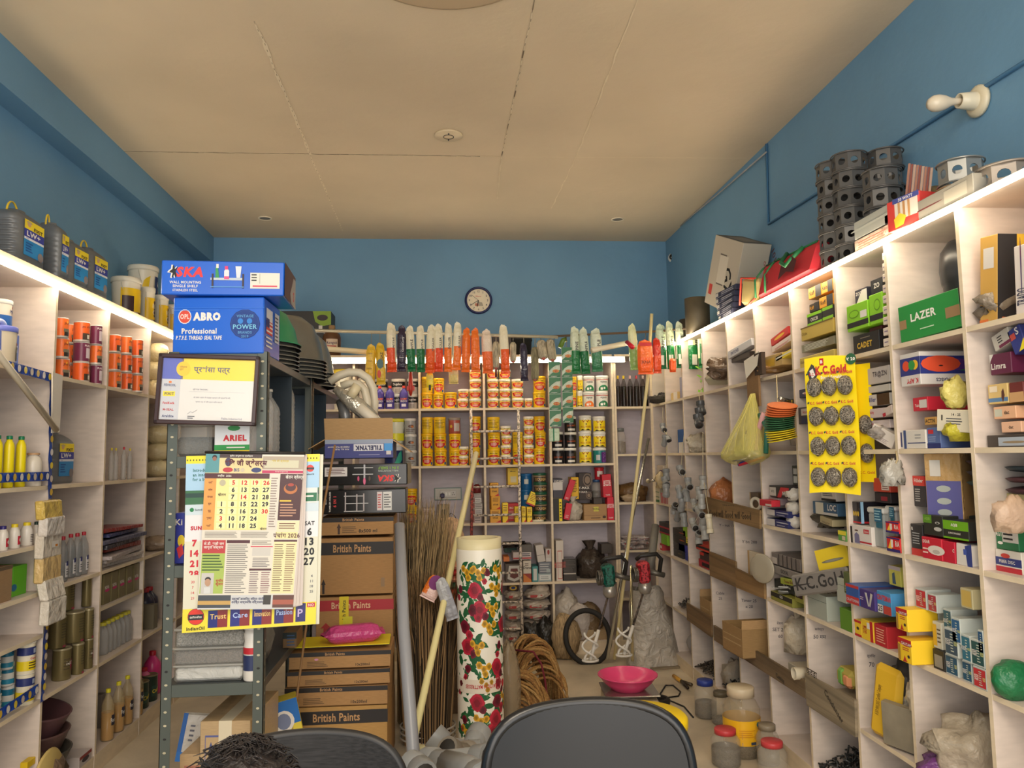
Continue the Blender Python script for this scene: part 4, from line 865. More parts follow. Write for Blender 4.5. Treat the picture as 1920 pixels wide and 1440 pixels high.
rows=[(zt-.17,[(-.6,'y'),(-.1,'Y'),(.9,'y'),(.3,'m')]),(zt-.26,[(-.25,'R'),(-1.0,'m'),(.7,'Y'),(1.5,'R')]),(zt-.36,[(-.35,'M'),(-.05,'R'),(.5,'y')]),(zt-.45,[(-.75,'M'),(.35,'Y'),(1.2,'R')]),(zt-.55,[(-.6,'R'),(-.2,'y'),(.9,'m')]),
  (zt-.66,[(-.6,'m'),(.75,'R'),(.1,'y')]),(zt-.74,[(.8,'R'),(-1,'m'),(.2,'Y')]),(zt-.83,[(-.2,'R'),(.75,'M'),(1.3,'Y')]),(zt-.92,[(-.05,'Y'),(.65,'R'),(-.8,'m')]),(zt-.98,[(-.7,'Y'),(.5,'R'),(-.3,'M')])]
for z,its in rows:
 for ang,ty in its:
  for rep in(0,3.1):
   x=(ang+rep)*fr_
   for _ in range(7):leaf(x+rr.uniform(-.045,.045),z+rr.uniform(-.035,.03),rr.uniform(.04,.075),rr.uniform(0,6.28))
   for _ in range(3):leaf(x+rr.uniform(-.05,.05),z+rr.uniform(-.05,.05),rr.uniform(.015,.03),rr.uniform(0,6.28),(60,120,70))
   if ty=='R':flower(x,z,.042,CR);flower(x+.03,z-.035,.02,MG)
   elif ty=='M':flower(x,z,.032,MG);flower(x+.03,z-.04,.024,CR)
   elif ty=='m':flower(x,z,.02,MG);flower(x-.015,z-.045,.016,CR)
   elif ty in 'yY':
    for dx,dz in((0,0),(.022,.008),(-.018,.014),(.006,-.02)):flower(x+dx*1.3,z+dz*1.3,.018,FYL)
b.obj('printed_sheet',t)
b=B();b.lathe([(fr_*.98,zt-.06),(fr_*.99,zt),(fr_*.78,zt),(fr_*.76,zt-.3)],mat((226,214,170),.4),40,cap=False);b.obj('inner_roll',t)
z=at(902,1288,FY).z;b=B();b.lathe([(fr_*1.012,z-.035),(fr_*1.012,z+.035)],mat((226,214,196),.25),40,cap=False)
b.text('KAUTILYA MATTRESSES',.0,z,.02,mat((190,40,50)),-.0035,.17,.02,180,0,fr_);b.disc(fr_*1.15,z,.016,.02,mat((190,40,50)),-.003,14,fr_);b.obj('packing_tape',t)
# brooms
def broom(label,base,tipdir,r,h,seed,col=(104,80,56)):
 t=thing('broom_bundle',label,'broom',base);b=B();rr=random.Random(seed)
 ms=[mat(col,.85),mat(tuple(int(v*.7) for v in col),.85),mat(tuple(min(255,int(v*1.35)) for v in col),.85)]
 for i in range(520):
  a=rr.uniform(0,6.28);q=math.sqrt(rr.random());x,y=r*q*cos(a),r*q*sin(a);s1=rr.uniform(.9,1.25)
  k=rr.uniform(.85,1.04);lx,ly=tipdir
  pts=[Vector((x*.75,y*.75,0)),Vector((x*.9+lx*.35,y*.9,h*.4)),Vector((x*s1+lx*.75,y*s1+ly*.6,h*.75*k)),Vector((x*s1*1.15+lx*1.05+rr.uniform(-.03,.03),y*s1+ly+rr.uniform(-.02,.02),h*k))]
  b.tube(pts,[.0035,.0035,.0028,.001],ms[i%3],4,cap=False)
 b.lathe([(r*.72,0),(r*.8,h*.4),(r*.85,h*.65),(r*.5,h*.8)],mat(tuple(int(v*.45) for v in col),.9,kind='fibre'),14)
 b.obj('bristles',t);return t
BY=4.45
pb=at(802,1385,BY);t=broom('upright bundle of long brown stick brooms between grey pipe and flowered roll',(pb.x,BY+.1,0),(-.0,0),.18,.92,3,(124,98,66))
b=B()
for z in(.04,.07,.1):b.tube([(.155*cos(a),.155*sin(a)*.8,z) for a in[2*pi*k/24 for k in range(24)]],.006,mat((176,170,160),.4),5,close=True)
b.obj('plastic_ring',t)
pb=at(776,1385,BY+.3);broom('taller bundle of grass brooms fanning up behind the stick brooms',(pb.x,BY+.48,0),(.06,0),.14,1.30,8,(150,128,92))
p=at(800,1080,4.25);b=packet(.09,.13,.03,(230,120,40),(236,200,190),'',BLK,.5,.3,60);b.disc(0,.1,.035,.04,mat((120,40,110)),-.017);o=b.obj('broom_wrapper');o.location=(p.x,4.27,at(790,1125,4.25).z);o.rotation_euler=(0,rad(28),0);tag(o,'orange and white wrapper caught in the brown brooms','wrapper')
p=at(850,1110,4.22);b=packet(.07,.22,.02,(170,170,172),(150,150,156),'',BLK,.5,.3,61);o=b.obj('broom_wrapper');o.location=(at(850,1160,4.22).x,4.2,at(850,1160,4.22).z);o.rotation_euler=(0,rad(-18),0);tag(o,'silver plastic sleeve beside the orange wrapper on the brooms','wrapper')
# stacked bright mats behind brooms
for i in range(9):
 p=at(848,1150-i*11,5.1);c=[(222,90,50),(230,110,60),(60,130,90),(226,96,56),(220,84,50),(50,120,90),(236,150,120),(200,60,60),(226,160,130)][i]
 b=B();b.blob(.12,.1,.02,mat(c,.8),.1,i,n=12);o=b.obj('scrub_pad');o.location=(p.x,5.14,.56+i*.04);tag(o,'folded %s cloth pad, %s of the pile behind the brooms'%(['orange','orange','green','orange','red orange','green','pink','red','peach'][i],['lowest','second','third','fourth','fifth','sixth','seventh','eighth','topmost'][i]),'cloth','cloth pads behind the brooms')
bag('cloth_bag','peach cloth bag topping the pile behind the brooms','bag',(at(838,1010,5.1).x,5.15,.93),.24,.16,.28,(214,176,140),70,amp=.12,kind='fibre',r=.9)
carton('carton','tall brown box behind the brooms supporting the cloth pads','box',.26,.24,.56,(120,96,70),(),(at(845,1100,5.14).x,5.03,0),0,kind='cardboard')
# pipes in front
cable('grey_pipe','long grey plastic pipe standing left of the brooms',[at(749,984,4.0),at(757,1180,3.7),at(776,1425,3.35),Vector((at(776,1425,3.3).x+.01,3.25,.05))],.0275,mat((150,150,154),.35),'pipe',16)
t=thing('cream_pipe','long cream plastic pipe leaning across brooms and ladder','pipe',(0,0,0));p0,p1=at(766,1432,3.5),at(893,850,5.2);t.location=p0
b=B();L_=p1-p0;b.tube([L_*-.08,L_*0,L_*.5,L_],.0175,mat((232,220,160),.4),14);b.obj('pipe',t);b=B();b.tube([L_*.998,L_*1.001],.0145,mat((120,110,80),.6),12);b.obj('bore',t)
# grey pipe fittings lying on the floor
PV=mat((150,150,148),.35)
def fitting(label,pts,r,m=None,sockets=(0,-1),branch=None,sr=1.16,parent_loc=None,name='pipe_fitting',group=None):
 m=m or PV;pts=[Vector(p) for p in pts];c=pts[len(pts)//2];t=thing(name,label,'pipe fitting',c,(0,0,0),group)
 b=B();q=[p-c for p in pts];b.tube(q,r,m,14)
 if branch:b.tube([q[len(q)//2]]+[Vector(p)-c for p in branch],r,m,14)
 b.obj('body',t)
 ends=[(q[0],q[1]-q[0]),(q[-1],q[-2]-q[-1])]
 if branch:e=Vector(branch[-1])-c;ends.append((e,q[len(q)//2]-e))
 for e,d in ends:
  d=d.normalized();b=B();L=r*1.1;b.tube([e+d*L*1.15,e+d*L,e-d*.0],[r,r*sr,r*sr],m,14,cap=False);b.tube([e-d*.0005,e-d*.0006+d*.0],[r*sr,r*.9],m,14,cap=False)
  b.tube([e-d*.0008,e-d*.0013],r*.9,mat((50,46,42),.8),14);b.obj('socket',t)  # dark disc paints the shade inside the open pipe mouth
 return t
g=lambda x,y,Y:at(x,y,Y)
fitting('grey plastic tee lying before the flowered roll, mouth up left',[g(812,1378,3.7),g(838,1402,3.68),g(880,1412,3.66),g(900,1412,3.66)],.05,branch=[g(893,1385,3.75),g(900,1374,3.8)])
fitting('grey bend with dark open mouth lying behind the big tee',[g(838,1404,3.45),g(856,1414,3.5),g(880,1412,3.6)],.046,mat((140,130,116),.5))
fitting('large pale grey tee lying in front beside the black chair',[g(800,1430,3.3),g(840,1432,3.2),g(915,1425,3.1)],.052,branch=[g(880,1445,3.0),g(905,1462,2.9)])
fitting('grey coupling at the foot of the grey pipe',[g(770,1432,3.15),g(785,1440,3.1),g(795,1452,3.05)],.045)
cable('cream_pipe_offcut','short cream pipe offcut lying behind the fittings',[g(784,1401,3.8),g(818,1408,3.75)],.016,mat((232,222,170),.4),'pipe',12)
# coir rope
def coil(label,c,R,r,n,tiltx,tilty,seed,sx=1,arch=.0):
 b=B();rr=random.Random(seed);m1,m2=mat((166,124,70),.9,kind='twist'),mat((140,100,54),.9,kind='twist')
 for i in range(n):
  k=(i%5)-2;j=i//5;R2=R+j*r*1.7;off=k*r*2.0
  pts=[Vector((R2*cos(a)*sx,off+rr.uniform(-.004,.004),R2*sin(a))) for a in[2*pi*q/26 for q in range(26)]]
  b.tube(pts,r,m1 if rr.random()<.6 else m2,6,close=True)
 o=b.obj('rope_coil');o.location=c;o.rotation_euler=(rad(tiltx),0,rad(tilty));tag(o,label,'rope');return o
RYc=4.95
cc=at(985,1270,RYc)
def hank(label,c,w,h,d,seed,yaw):
 b=B();rr=random.Random(seed);ms=[mat((170,128,72),.9,kind='twist'),mat((146,104,56),.9,kind='twist'),mat((188,148,90),.9,kind='twist')]
 for i in range(34):
  u=(i/33-.5);y=d*u;hh_=h*(1-.5*(2*u)**2)*rr.uniform(.92,1.03);ww=w*rr.uniform(.9,1.0)
  pts=[]
  for q in range(13):
   a=pi*q/12;pts.append(Vector((-ww/2*cos(a)+.02*sin(a*2+i),y+.02*sin(a*3+i*.7),max(.0,hh_*sin(a)**.7))))
  b.tube(pts,.0085,ms[i%3],6)
 for i in range(26):
  u=rr.uniform(-.5,.5);b.tube([Vector((-w/2*cos(a)*.8,d*u*.8+.01*sin(a*3+i),max(.005,h*.8*sin(a)**.8))) for a in[pi*q/10 for q in range(11)]],.0085,ms[i%3],6)
 o=b.obj('rope_hank');o.location=c;o.rotation_euler=(0,0,rad(yaw));tag(o,label,'rope');return o
hank('large arched hank of brown coir rope behind the flowered roll',(at(995,1300,5.2).x,5.2,0),.36,.42,.34,3,20)
hank('front hank of brown coir rope with loose loops beside the flowered roll',(at(975,1330,4.85).x,4.82,0),.3,.3,.26,7,-25)
cable('maroon_cord','maroon cord tied around the coir rope with a hanging tassel',[at(965,1219,5.02),at(1000,1222,4.95),at(1015,1245,4.92),at(1022,1275,4.9),at(1024,1295,4.88),at(1030,1312,4.86)],.007,mat((110,26,40),.8),'cord',6)
bag('plastic_bag','clear plastic bag of dark packets leaning between flowered roll and rope','bag',(at(956,1250,4.55).x,4.6,.02),.14,.18,.52,(176,158,130),77,amp=.14,a=.55,r=.2)
# tyre
t=thing('bicycle_tyre','black bicycle tyre leaning on the bottom back shelves','tyre',at(1102,1194,6.12));R_=41*6.12/F
b=B();pts=[Vector((R_*cos(a),.05*sin(a)*1.4,R_*1.08*sin(a))) for a in[2*pi*k/40 for k in range(40)]];b.tube(pts,.021,mat((36,34,32),.75),10,close=True);b.obj('tread',t)
# paint mixers
def mixer(label,pt,ps,pe,col,stand):
 t=thing('paint_mixer',label,'paint mixer',pt)
 b=B();b.X=RY(-4);b.box(-.045,.045,-.05,.05,-.08,.08,mat(col,.4,kind='rust'),.02);b.lathe([(.035,-.16),(.05,-.13),(.048,-.08),(.03,-.08)],mat((180,176,168),.3,.6),16);b.obj('motor',t)
 b=B();b.tube([(-.05,0,.09),(-.02,-.02,.12),(.1,-.02,.13),(.14,0,.09),(.12,0,-.02)],.016,mat((40,38,36),.5),8);b.tube([(.05,0,0),(.16,0,-.03)],.02,mat((110,106,98),.4,.5),8);b.obj('handle',t)
 b=B()
 for k in range(3):b.tube([(-.05-.012*k,.06*cos(a),.05*sin(a)-.02) for a in[2*pi*q/12 for q in range(12)]],.006,mat((120,116,110),.3,.7),6,close=True)
 b.obj('guard',t)
 e=pe-pt;s0=Vector((0,0,-.14));b=B();b.tube([s0,s0+(e-s0)*.55],.008,mat((90,76,66),.6,kind='rust'),8);b.tube([s0+(e-s0)*.55,e],.013,mat((224,220,212),.5),8);b.obj('shaft',t)
 b=B();wm=mat((228,224,216),.5)
 for k in range(2):
  pts=[]
  for q in range(17):
   a=2*pi*q/16*1.0+k*pi;rr_=.055*(.7+.3*sin(pi*q/16));pts.append(e+Vector((rr_*cos(a),rr_*sin(a)*.6,.19*(1-q/16))))
  b.tube(pts,.008,wm,8)
 b.tube([e+Vector((.055*cos(a),.04*sin(a),.0)) for a in[2*pi*q/16 for q in range(16)]],.008,wm,6,close=True);b.obj('whisk',t)
 return t
mixer('green motor mixer with long white spiral whisk before the tyre',at(1140,1078,5.7),0,at(1107,1238,5.55),(20,100,84),1)
mixer('red motor mixer splashed with dark paint beside the steel pole',at(1206,1072,5.75),0,at(1170,1228,5.6),(190,50,60),1)
# silver sack in the corner
b=B();from mathutils import noise as NZ
ys=5.97;zt_=at(1215,1098,ys).z
def sk(u,v):
 a=2*pi*u;wv=.10+.12*(1-v)**.8*(1 if v<1 else 0)+(.02 if v>.9 else 0);n_=NZ.noise(Vector((cos(a)*1.5,sin(a)*1.5,v*3)))*.03
 x0=(v-.5)*-.06
 return Vector((x0+(wv+n_)*cos(a),(.09+.03*(1-v)+n_)*sin(a),v*zt_*.97+.0+.01*sin(a*3)*v))
b.grid(sk,24,14,mat((190,182,170),.5,.15,kind='crumple'));o=b.obj('silver_sack');o.location=(at(1230,1240,ys).x-.03,ys,0);tag(o,'tall crumpled silvery white sack standing in the right back corner','sack')
# scale and pink bowl
t=thing('weighing_scale','low steel weighing scale with display standing on the floor','scale',at(1180,1308,4.95));t.location.z=0;t.rotation_euler=(0,0,rad(-4))
b=B();b.box(-.16,.16,-.16,.16,0,.10,mat((176,158,132),.4,.3),.01);b.add([(-.13,-.165,.03),(.13,-.165,.03),(.13,-.16,.09),(-.13,-.16,.09)],[(0,1,2,3)],mat((150,130,108),.4));b.obj('base',t)
b=B();b.add([(-.09,-.18,.035),(.1,-.18,.035),(.1,-.165,.08),(-.09,-.165,.08)],[(0,1,2,3)],mat((96,66,60),.3));b.add([(-.05,-.1815,.045),(.06,-.1815,.045),(.06,-.172,.07),(-.05,-.172,.07)],[(0,1,2,3)],mat((60,44,44),.2));b.obj('display',t)
b=B();b.box(-.17,.17,-.15,.17,.12,.128,mat((186,180,172),.2,.8),.003);b.box(-.1,.1,-.1,.1,.1,.12,mat((90,84,76),.5));b.obj('platform',t)
px_=at(1177,1278,4.95);b=B();R_=54*4.95/F;b.lathe([(R_*.5,0),(R_*.56,.004),(R_*.84,.05),(R_*.98,.085),(R_*1.02,.088),(R_*1.02,.094),(R_*.98,.094),(R_*.82,.056),(R_*.54,.012),(.001,.01)],mat((232,78,130),.22),48,cap=False);b.lathe([(R_*.5,0),(.001,.001)],mat((232,78,130),.22),48,cap=False)
o=b.obj('bowl');o.location=(px_.x,4.95,.128);tag(o,'wide glossy pink plastic bowl on the weighing scale','bowl')
b=B()
for k in range(7):b.tube([(.1*cos(a)*(1+.04*k),.08*sin(a),.012+.012*(k%4)) for a in[2*pi*q/24 for q in range(24)]],.009,mat((40,36,34),.6),6,close=True)
o=b.obj('hose_coil');o.location=(at(1222,1288,4.95).x,5.0,0);tag(o,'black hose coil on the floor right of the pink bowl','hose')
f0=lambda x,y,z=.006:atZ(x,y,z)
cable('power_cord','thin black cord looping over the floor beside the yellow lid',[f0(1236,1304),f0(1248,1285),f0(1262,1285),f0(1276,1297),f0(1272,1305),f0(1244,1309),f0(1262,1316),f0(1283,1325),f0(1300,1345)],.005,mat(BLK),'cord',6)
t=thing('pliers','pliers with yellow grips lying open on the floor before the right shelves','pliers',f0(1278,1276,.012))
o_=Vector(t.location);b=B();b.tube([f0(1263,1267,.02)-o_,f0(1277,1277,.02)-o_],.013,mat((216,160,60),.5),8);b.obj('grip',t)
b=B();b.tube([f0(1277,1277,.02)-o_,f0(1297,1284,.02)-o_],.012,mat((90,80,66),.4,.6),8);b.tube([f0(1277,1277,.02)-o_,f0(1290,1290,.02)-o_],.01,mat((60,52,46),.4,.6),8);b.obj('jaw',t)
carton('cardboard_sheet','flat grey board lying on the floor before the silver sack','board',.28,.18,.012,(136,122,100),(),at(1252,1252,5.3)*0+Vector((f0(1254,1250).x,f0(1254,1250).y-.05,0)),8)
# jars on the floor
def fjar(x,yb,yt,wpx,label,lid,fill,fc,key,col=(204,196,180),h=None,Y=None):
 p=atZ(x,yb-wpx*.16,0);sc_=p.y/F;r=wpx*sc_/2;hh_=h or(at(x,yt,p.y).z)
 return put(key,lambda:jar(r,hh_,lid,fill,fc,col),'jar',label,'jar',p)
fjar(1324,1350,1274,41,'clear jar of dark screws with blue lid, farthest on the floor',(40,60,140),.45,(74,62,52),'j1')
fjar(1353,1362,1296,36,'clear jar with dark twisted lid behind the big yellow labelled jar',(96,88,70),.2,(120,110,100),'j2')
t=fjar(1393,1424,1286,68,'big barrel jar with yellow paper label on the floor',(206,190,160),.3,(86,78,70),'j3',(196,180,150));
r_=68*t.location.y/F/2;b=B();hj=at(1393,1286,t.location.y).z
b.lathe([(r_*1.0,hj*.2),(r_*1.012,hj*.56)],mat((244,186,30),.4),24,cap=False);b.text('All Out',r_*.85,hj*.48,.03,mat((20,50,120)),-r_*.02-.002,.06,.02,0,0,r_);b.disc(r_*.6,hj*.5,.012,.012,mat((60,130,140)),-r_*.02-.001,12,r_);b.rect(r_*.1,r_*.4,hj*.22,hj*.26,mat((60,70,90)),-r_*.02-.001,r_);b.lines(-r_*.5,r_*.4,hj*.32,hj*.44,4,mat((214,140,20)),-r_*.02-.001,.3,1,.3,r_)
b.obj('paper_label',t)
fjar(1441,1438,1357,42,'plain dusty clear jar behind the right red lidded jar',(140,128,108),.3,(110,100,84),'j4')
fjar(1362,1442,1365,54,'clear jar of dark bolts with red lid, left of the red pair',(196,60,64),.55,(70,62,56),'j5')
fjar(1450,1468,1388,54,'clear jar with red lid, right of the red pair',(200,64,68),.12,(90,84,80),'j6')
# grey drum with yellow lid
DY=2.95;p=at(1212,1345,DY);t=thing('drum_stool','grey plastic drum with bright yellow lid behind the black chair','drum',(p.x,DY+.1,0));r_=.175;zt_=at(1212,1338,DY+.1).z
b=B();b.lathe([(r_*.9,0),(r_*1.15,.05),(r_*1.12,zt_*.7),(r_*.98,zt_-.05)],mat((122,124,128),.45),32);b.obj('body',t)
b=B();b.lathe([(r_,zt_-.05),(r_*1.04,zt_-.04),(r_*1.04,zt_-.01),(r_*.98,zt_),(.001,zt_)],mat((250,214,20),.35),40);b.obj('lid',t)
# chairs
def chair(label,x0,x1,ytop,Y,m,mesh=False,lean=0,rim=None):
 a,c=at(x0,ytop,Y),at(x1,ytop,Y);w_=(c-a).x;cx=(a.x+c.x)/2;zt=at((x0+x1)/2,ytop,Y).z
 t=thing('office_chair',label,'chair',(cx,Y-.02,0),(0,0,0));hh_=.56
 def bk(off,sc,zs=1.0):
  def fn(u,v):
   x=(u-.5)*2;z=(v-.5)*2;p=5.5;rr_=(abs(x)**p+abs(z)**p)**(1/p) if(x or z) else 0
   mx=max(abs(x),abs(z));k=mx/rr_ if rr_>1e-6 else 1
   X,Z=x*k,z*k
   topd=-.028*(X**2)-lean*X
   return Vector((X*w_/2*sc*(1-.04*(Z<0)*abs(Z)),off-.045*X*X-.01,zt-hh_/2+Z*hh_/2*sc+(topd if Z>0 else 0)))
  return fn
 b=B();f1=bk(-.015,1);f2=bk(.022,.985)
 b.grid(f1,28,22,m);b.grid(f2,28,22,m);b.obj('backrest',t)
 def edge(k):
  u=k/96*4;s_=int(u)%4;q=u-int(u);return[(q,1),(1,1-q),(1-q,0),(0,q)][s_]
 b=B();b.tube([f1(*edge(k))+Vector((0,.012,0)) for k in range(96)],.013 if not mesh else.012,rim or m,8,close=True);b.obj('frame',t)
 b=B();b.box(-.25,.25,-.48,.02,.42,.5,m,.04);b.obj('seat',t)
 b=B();b.box(-.03,.03,.03,.05,.3,.75,mat(BLK,.5));b.tube([(0,-.22,.42),(0,-.22,.12)],.025,mat((60,60,62),.4,.6),10);b.obj('column',t)
 for k in range(5):b=B();a=2*pi*k/5;b.tube([(0,-.22,.12),(.28*cos(a),-.22+.28*sin(a),.06)],.02,mat(BLK,.5),8);b.blob(.025,.025,.025,mat(BLK),0,0,(.28*cos(a),-.22+.28*sin(a),0),8,False);b.obj('leg',t)
 return t
chair('black padded leather office chair seen from behind at the right',903,1276,1309,1.85,mat((38,39,42),.36),rim=mat((20,20,22),.3))
chair('black mesh backed office chair at the left behind the person',398,768,1366,1.95,mat((34,32,32),.6,kind='mesh'),True,.0,rim=mat((30,28,28),.5))
# person, only the crown of the head in view
PYy=1.2;hp_=at(452,1400,PYy);ph=B();sk_=mat((120,82,60),.5)
from mathutils import noise as NZ2
zc=hp_.z-.105
hx,hy=hp_.x,PYy
def body(u,v):
 a=2*pi*u
 keys=[(0,.17,.14),(.18,.19,.15),(.38,.17,.12),(.6,.20,.12),(.66,.21,.10),(.69,.10,.075),(.72,.055,.055),(.77,.052,.054),(.80,.07,.085),(.86,.077,.098),(.92,.075,.097),(.97,.052,.07),(1.0,.005,.005)]
 for i in range(len(keys)-1):
  if keys[i][0]<=v<=keys[i+1][0]:k=(v-keys[i][0])/(keys[i+1][0]-keys[i][0]);rx=keys[i][1]*(1-k)+keys[i+1][1]*k;ry=keys[i][2]*(1-k)+keys[i+1][2]*k;break
 x,y=rx*cos(a),ry*sin(a)
 if.82<v<.88 and sin(a)<-.8:y-=.02*(1-abs(v-.85)/.03)
 return Vector((x,y,(hp_.z-.01)*.0+.42+(hp_.z-.005-.42)*v))
t=thing('person','person seated low in front, only the dark haired crown showing','person',(hx,hy,0))
b=B();b.grid(body,24,50,sk_);b.obj('body',t)
b=B()
def hair(u,v):
 a=2*pi*u;be=v*pi*.56;n_=NZ2.noise(Vector((cos(a)*4,sin(a)*4,be*5)))*.012
 r=1.0;return Vector(((.088+n_)*cos(a)*sin(be),(.112+n_)*sin(a)*sin(be),hp_.z-.115+(.118+n_)*cos(be)))
hm=mat((34,26,24),.55,kind='fibre');b.grid(hair,30,16,hm)
rr=random.Random(4)
for i in range(420):
 a=rr.uniform(0,6.28);be=rr.uniform(0,1.5);p=Vector((.09*cos(a)*sin(be),.113*sin(a)*sin(be),hp_.z-.115+.12*cos(be)));d=Vector((rr.uniform(-.02,.02),rr.uniform(-.03,.0),.004));nrm=Vector((cos(a)*sin(be),sin(a)*sin(be),cos(be)))*.008
 b.tube([p-d,p+nrm,p+d],[.0012,.0014,.0004],hm,3,cap=False)
b.obj('hair',t)
b=B();b.grid(lambda u,v:body(u,v*.665)*1.0+Vector((.008*cos(2*pi*u),.008*sin(2*pi*u),0)),24,24,mat((70,78,96),.8));b.obj('shirt',t)
b=B();b.box(-.17,.17,-.2,.15,.36,.415,mat((60,56,52),.7),.02);b.box(-.15,.15,-.15,.13,0,.36,mat((70,64,58),.7));o=b.obj('stool');o.location=(hx,hy,0);tag(o,'low stool under the seated person, below the picture','stool')
# right shelving, top row to bottom row
W2=(214,208,200);GG=(140,204,40);DK=(40,38,40)
def R(x0,x1,yt,yb,label,col,pr=(),**k):return cbox('R',x0,x1,yt,yb,label,col,pr,**k)
tl=lambda f,s,c=WHITE,cx=.5,cz=.6,h=.28,**k:(f,'t',s,cx,cz,h,c,k)
ln=lambda f,c=(120,116,110),n=3,x0=.15,x1=.85,z0=.1,z1=.4:(f,'l',x0,z0,x1,z1,n,c)
def rloc(x,y,ins):return atX(x,y,XRF+ins)
# --- cell x 1824-1920 (nearest) top
R(1832,1865,448,612,'tall gold carton with black spine tipped in the nearest top cell',(206,160,76),[('F','r',.2,.62,.8,.86,(214,208,200)),tl('F','Tylér',BLK,.55,.22,.3,rot=90,wm=.4),('P','r',0,0,.3,1,DK),('P','r',.3,0,1,1,(222,176,50))],tilt=(6,),d=.22,ins=.03)
R(1900,1926,458,590,'pale carton with purple dots right of the gold carton',(214,204,196),[('F','d',.5,.82,.05,.3,(110,60,80)),('F','d',.5,.68,.04,.3,(110,60,90)),('F','d',.5,.56,.04,.3,(70,50,100)),tl('F','TRADO',(60,60,80),.5,.25,.2,rot=90)],tilt=(3,),d=.15)
bag('foil_scraps','crushed black and cream blister packs lying before the gold carton','packet',rloc(1878,590,.10)+Vector((0,0,-.02)),.22,.13,.12,(120,108,92),5,amp=.3,freq=5,r=.3)
b=B();b.box(-.06,.06,-.04,.04,0,.012,mat((206,110,50)));o=b.obj('envelope');p=rloc(1848,598,.03);o.location=(p.x+.06,p.y,2.01);o.rotation_euler=(0,0,rad(20));tag(o,'orange envelope flap at the front of the nearest top cell','envelope')
# --- cell 1682-1824 top: LAZER box
R(1686,1782,557,632,'large green carton with white lettering tipped forward in top row',(40,136,62),[tl('F','LAZER',WHITE,.42,.6,.22,b=.03),ln('F',(190,214,180),1,.35,.6,.2,.27),('F','r',.01,.35,.13,.6,(150,120,84)),('F','r',.78,.3,1,.58,(150,120,84)),('P','r',0,0,1,1,(60,50,44)),('P','r',.2,.1,.8,.7,(180,110,80))],drot=8,d=.1,ins=.0,tilt=(-3,))
b=B();dm=mat((44,44,46),.3)
b.X=TR(0,0,0);b.lathe([(.075,0),(.085,.03),(.085,.2),(.09,.21),(.095,.26),(.088,.33),(.06,.37),(.03,.38),(.001,.382)],dm,24);p=rloc(1790,560,.12);o=b.obj('black_canister');o.location=(XRF+.215,p.y+.05,2.01);tag(o,'glossy black canister with domed lid behind the green carton','canister')
R(1783,1806,545,640,'dark and copper coloured bag carton wedged right of the green carton',(140,84,60),[('F','r',0,.6,1,1,(46,40,38))],d=.12,ins=.05)
# --- cell 1582-1682 top
R(1587,1627,553,604,'lime green carton with oval badge, left of a pair',GG,[('F','r',0,.12,1,.32,DK),('F','d',.35,.62,.24,.16,(100,150,30)),('F','d',.35,.62,.21,.12,GG),('F','r',.65,.4,.95,.66,WHITE)],d=.26,ins=.015,z=2.115)
R(1630,1655,548,606,'lime green carton, right of the pair beside the divider',GG,[('F','r',0,.12,1,.32,DK),('F','d',.6,.62,.24,.2,(100,150,30)),('F','d',.6,.62,.2,.15,GG)],d=.2,ins=.015,z=2.115)
R(1602,1625,524,556,'navy carton with slanted white label on the lime green carton',(40,40,56),[tl('F','ZOON',WHITE,.4,.75,.2),('F','p',[(0,0),(1,.2),(1,.9),(.6,.9)],(214,208,200))],d=.15,ins=.06)
R(1632,1655,516,548,'black carton with white Z on the right lime green carton',(34,34,38),[tl('F','ZO',WHITE,.5,.6,.3)],d=.15,ins=.04)
R(1599,1648,612,652,'black carton with gold lettering below the lime green cartons',(38,36,36),[tl('F','CADET',(214,176,60),.45,.45,.3,b=.04),ln('F',(150,140,120),1,.3,.7,.75,.85)],d=.2,ins=.03,z=2.008)
R(1629,1652,600,614,'dark red flat carton between black and lime cartons',(90,30,40),[],d=.15,ins=.05)
for i in range(9):
 R(1655,1672,492+i*16,507+i*16,'white slim carton, %s in the tall column beside the divider'%['topmost','second','third','fourth','fifth','sixth','seventh','eighth','lowest'][i],(226,212,196),[ln('F',(150,130,150),1,.2,.7,.3,.7)],d=.2,ins=.01,z=2.40-(i+1)*.043)
# --- cell 1495-1582 top
for(x0,x1,yt,yb,c,nm,tx,z_) in[(1516,1540,545,567,(222,160,50),'amber and black carton at top left of the gold pile','Kaff',2.335),(1541,1562,541,563,(226,164,50),'amber and black carton at top right of the gold pile','Kelin',2.335),(1517,1535,562,578,(60,50,40),'black carton with amber label, second layer left','Kaff',2.27),(1536,1562,556,577,(226,160,46),'amber carton with black band, second layer right','Koff',2.27)]:
 R(x0,x1,yt,yb,nm,c,[('F','r',.55,0,1,1,DK),tl('F',tx,BLK if c[0]>100 else(226,160,46),.3,.5,.4,wm=.45)],d=.15,ins=.03,z=z_)
R(1513,1541,579,602,'green edged black carton with white lettering, left of two',(44,44,40),[('F','r',0,0,1,.2,GG),('F','r',0,.75,1,1,GG),tl('F','OKCIR',WHITE,.5,.45,.3)],d=.2,ins=.02,z=2.205)
R(1542,1562,573,598,'green edged black carton, right of two beside divider',(44,44,40),[('F','r',0,0,1,.25,GG),('F','r',0,.75,1,1,GG)],d=.2,ins=.02,z=2.205)
GO=(206,178,84)
R(1501,1563,600,630,'wide gold carton upper of the gold pair',GO,[tl('F','Globe',(120,96,40),.12,.5,.25,wm=.2),('F','r',0,.9,1,1,(120,96,50))],d=.24,ins=.012,jit=.005,z=2.14)
R(1502,1564,630,646,'clear topped tray of chrome fittings between gold cartons',(140,136,110),[('F','l',.1,.1,.9,.9,5,(220,220,200))],d=.2,ins=.02,r=.2,z=2.085)
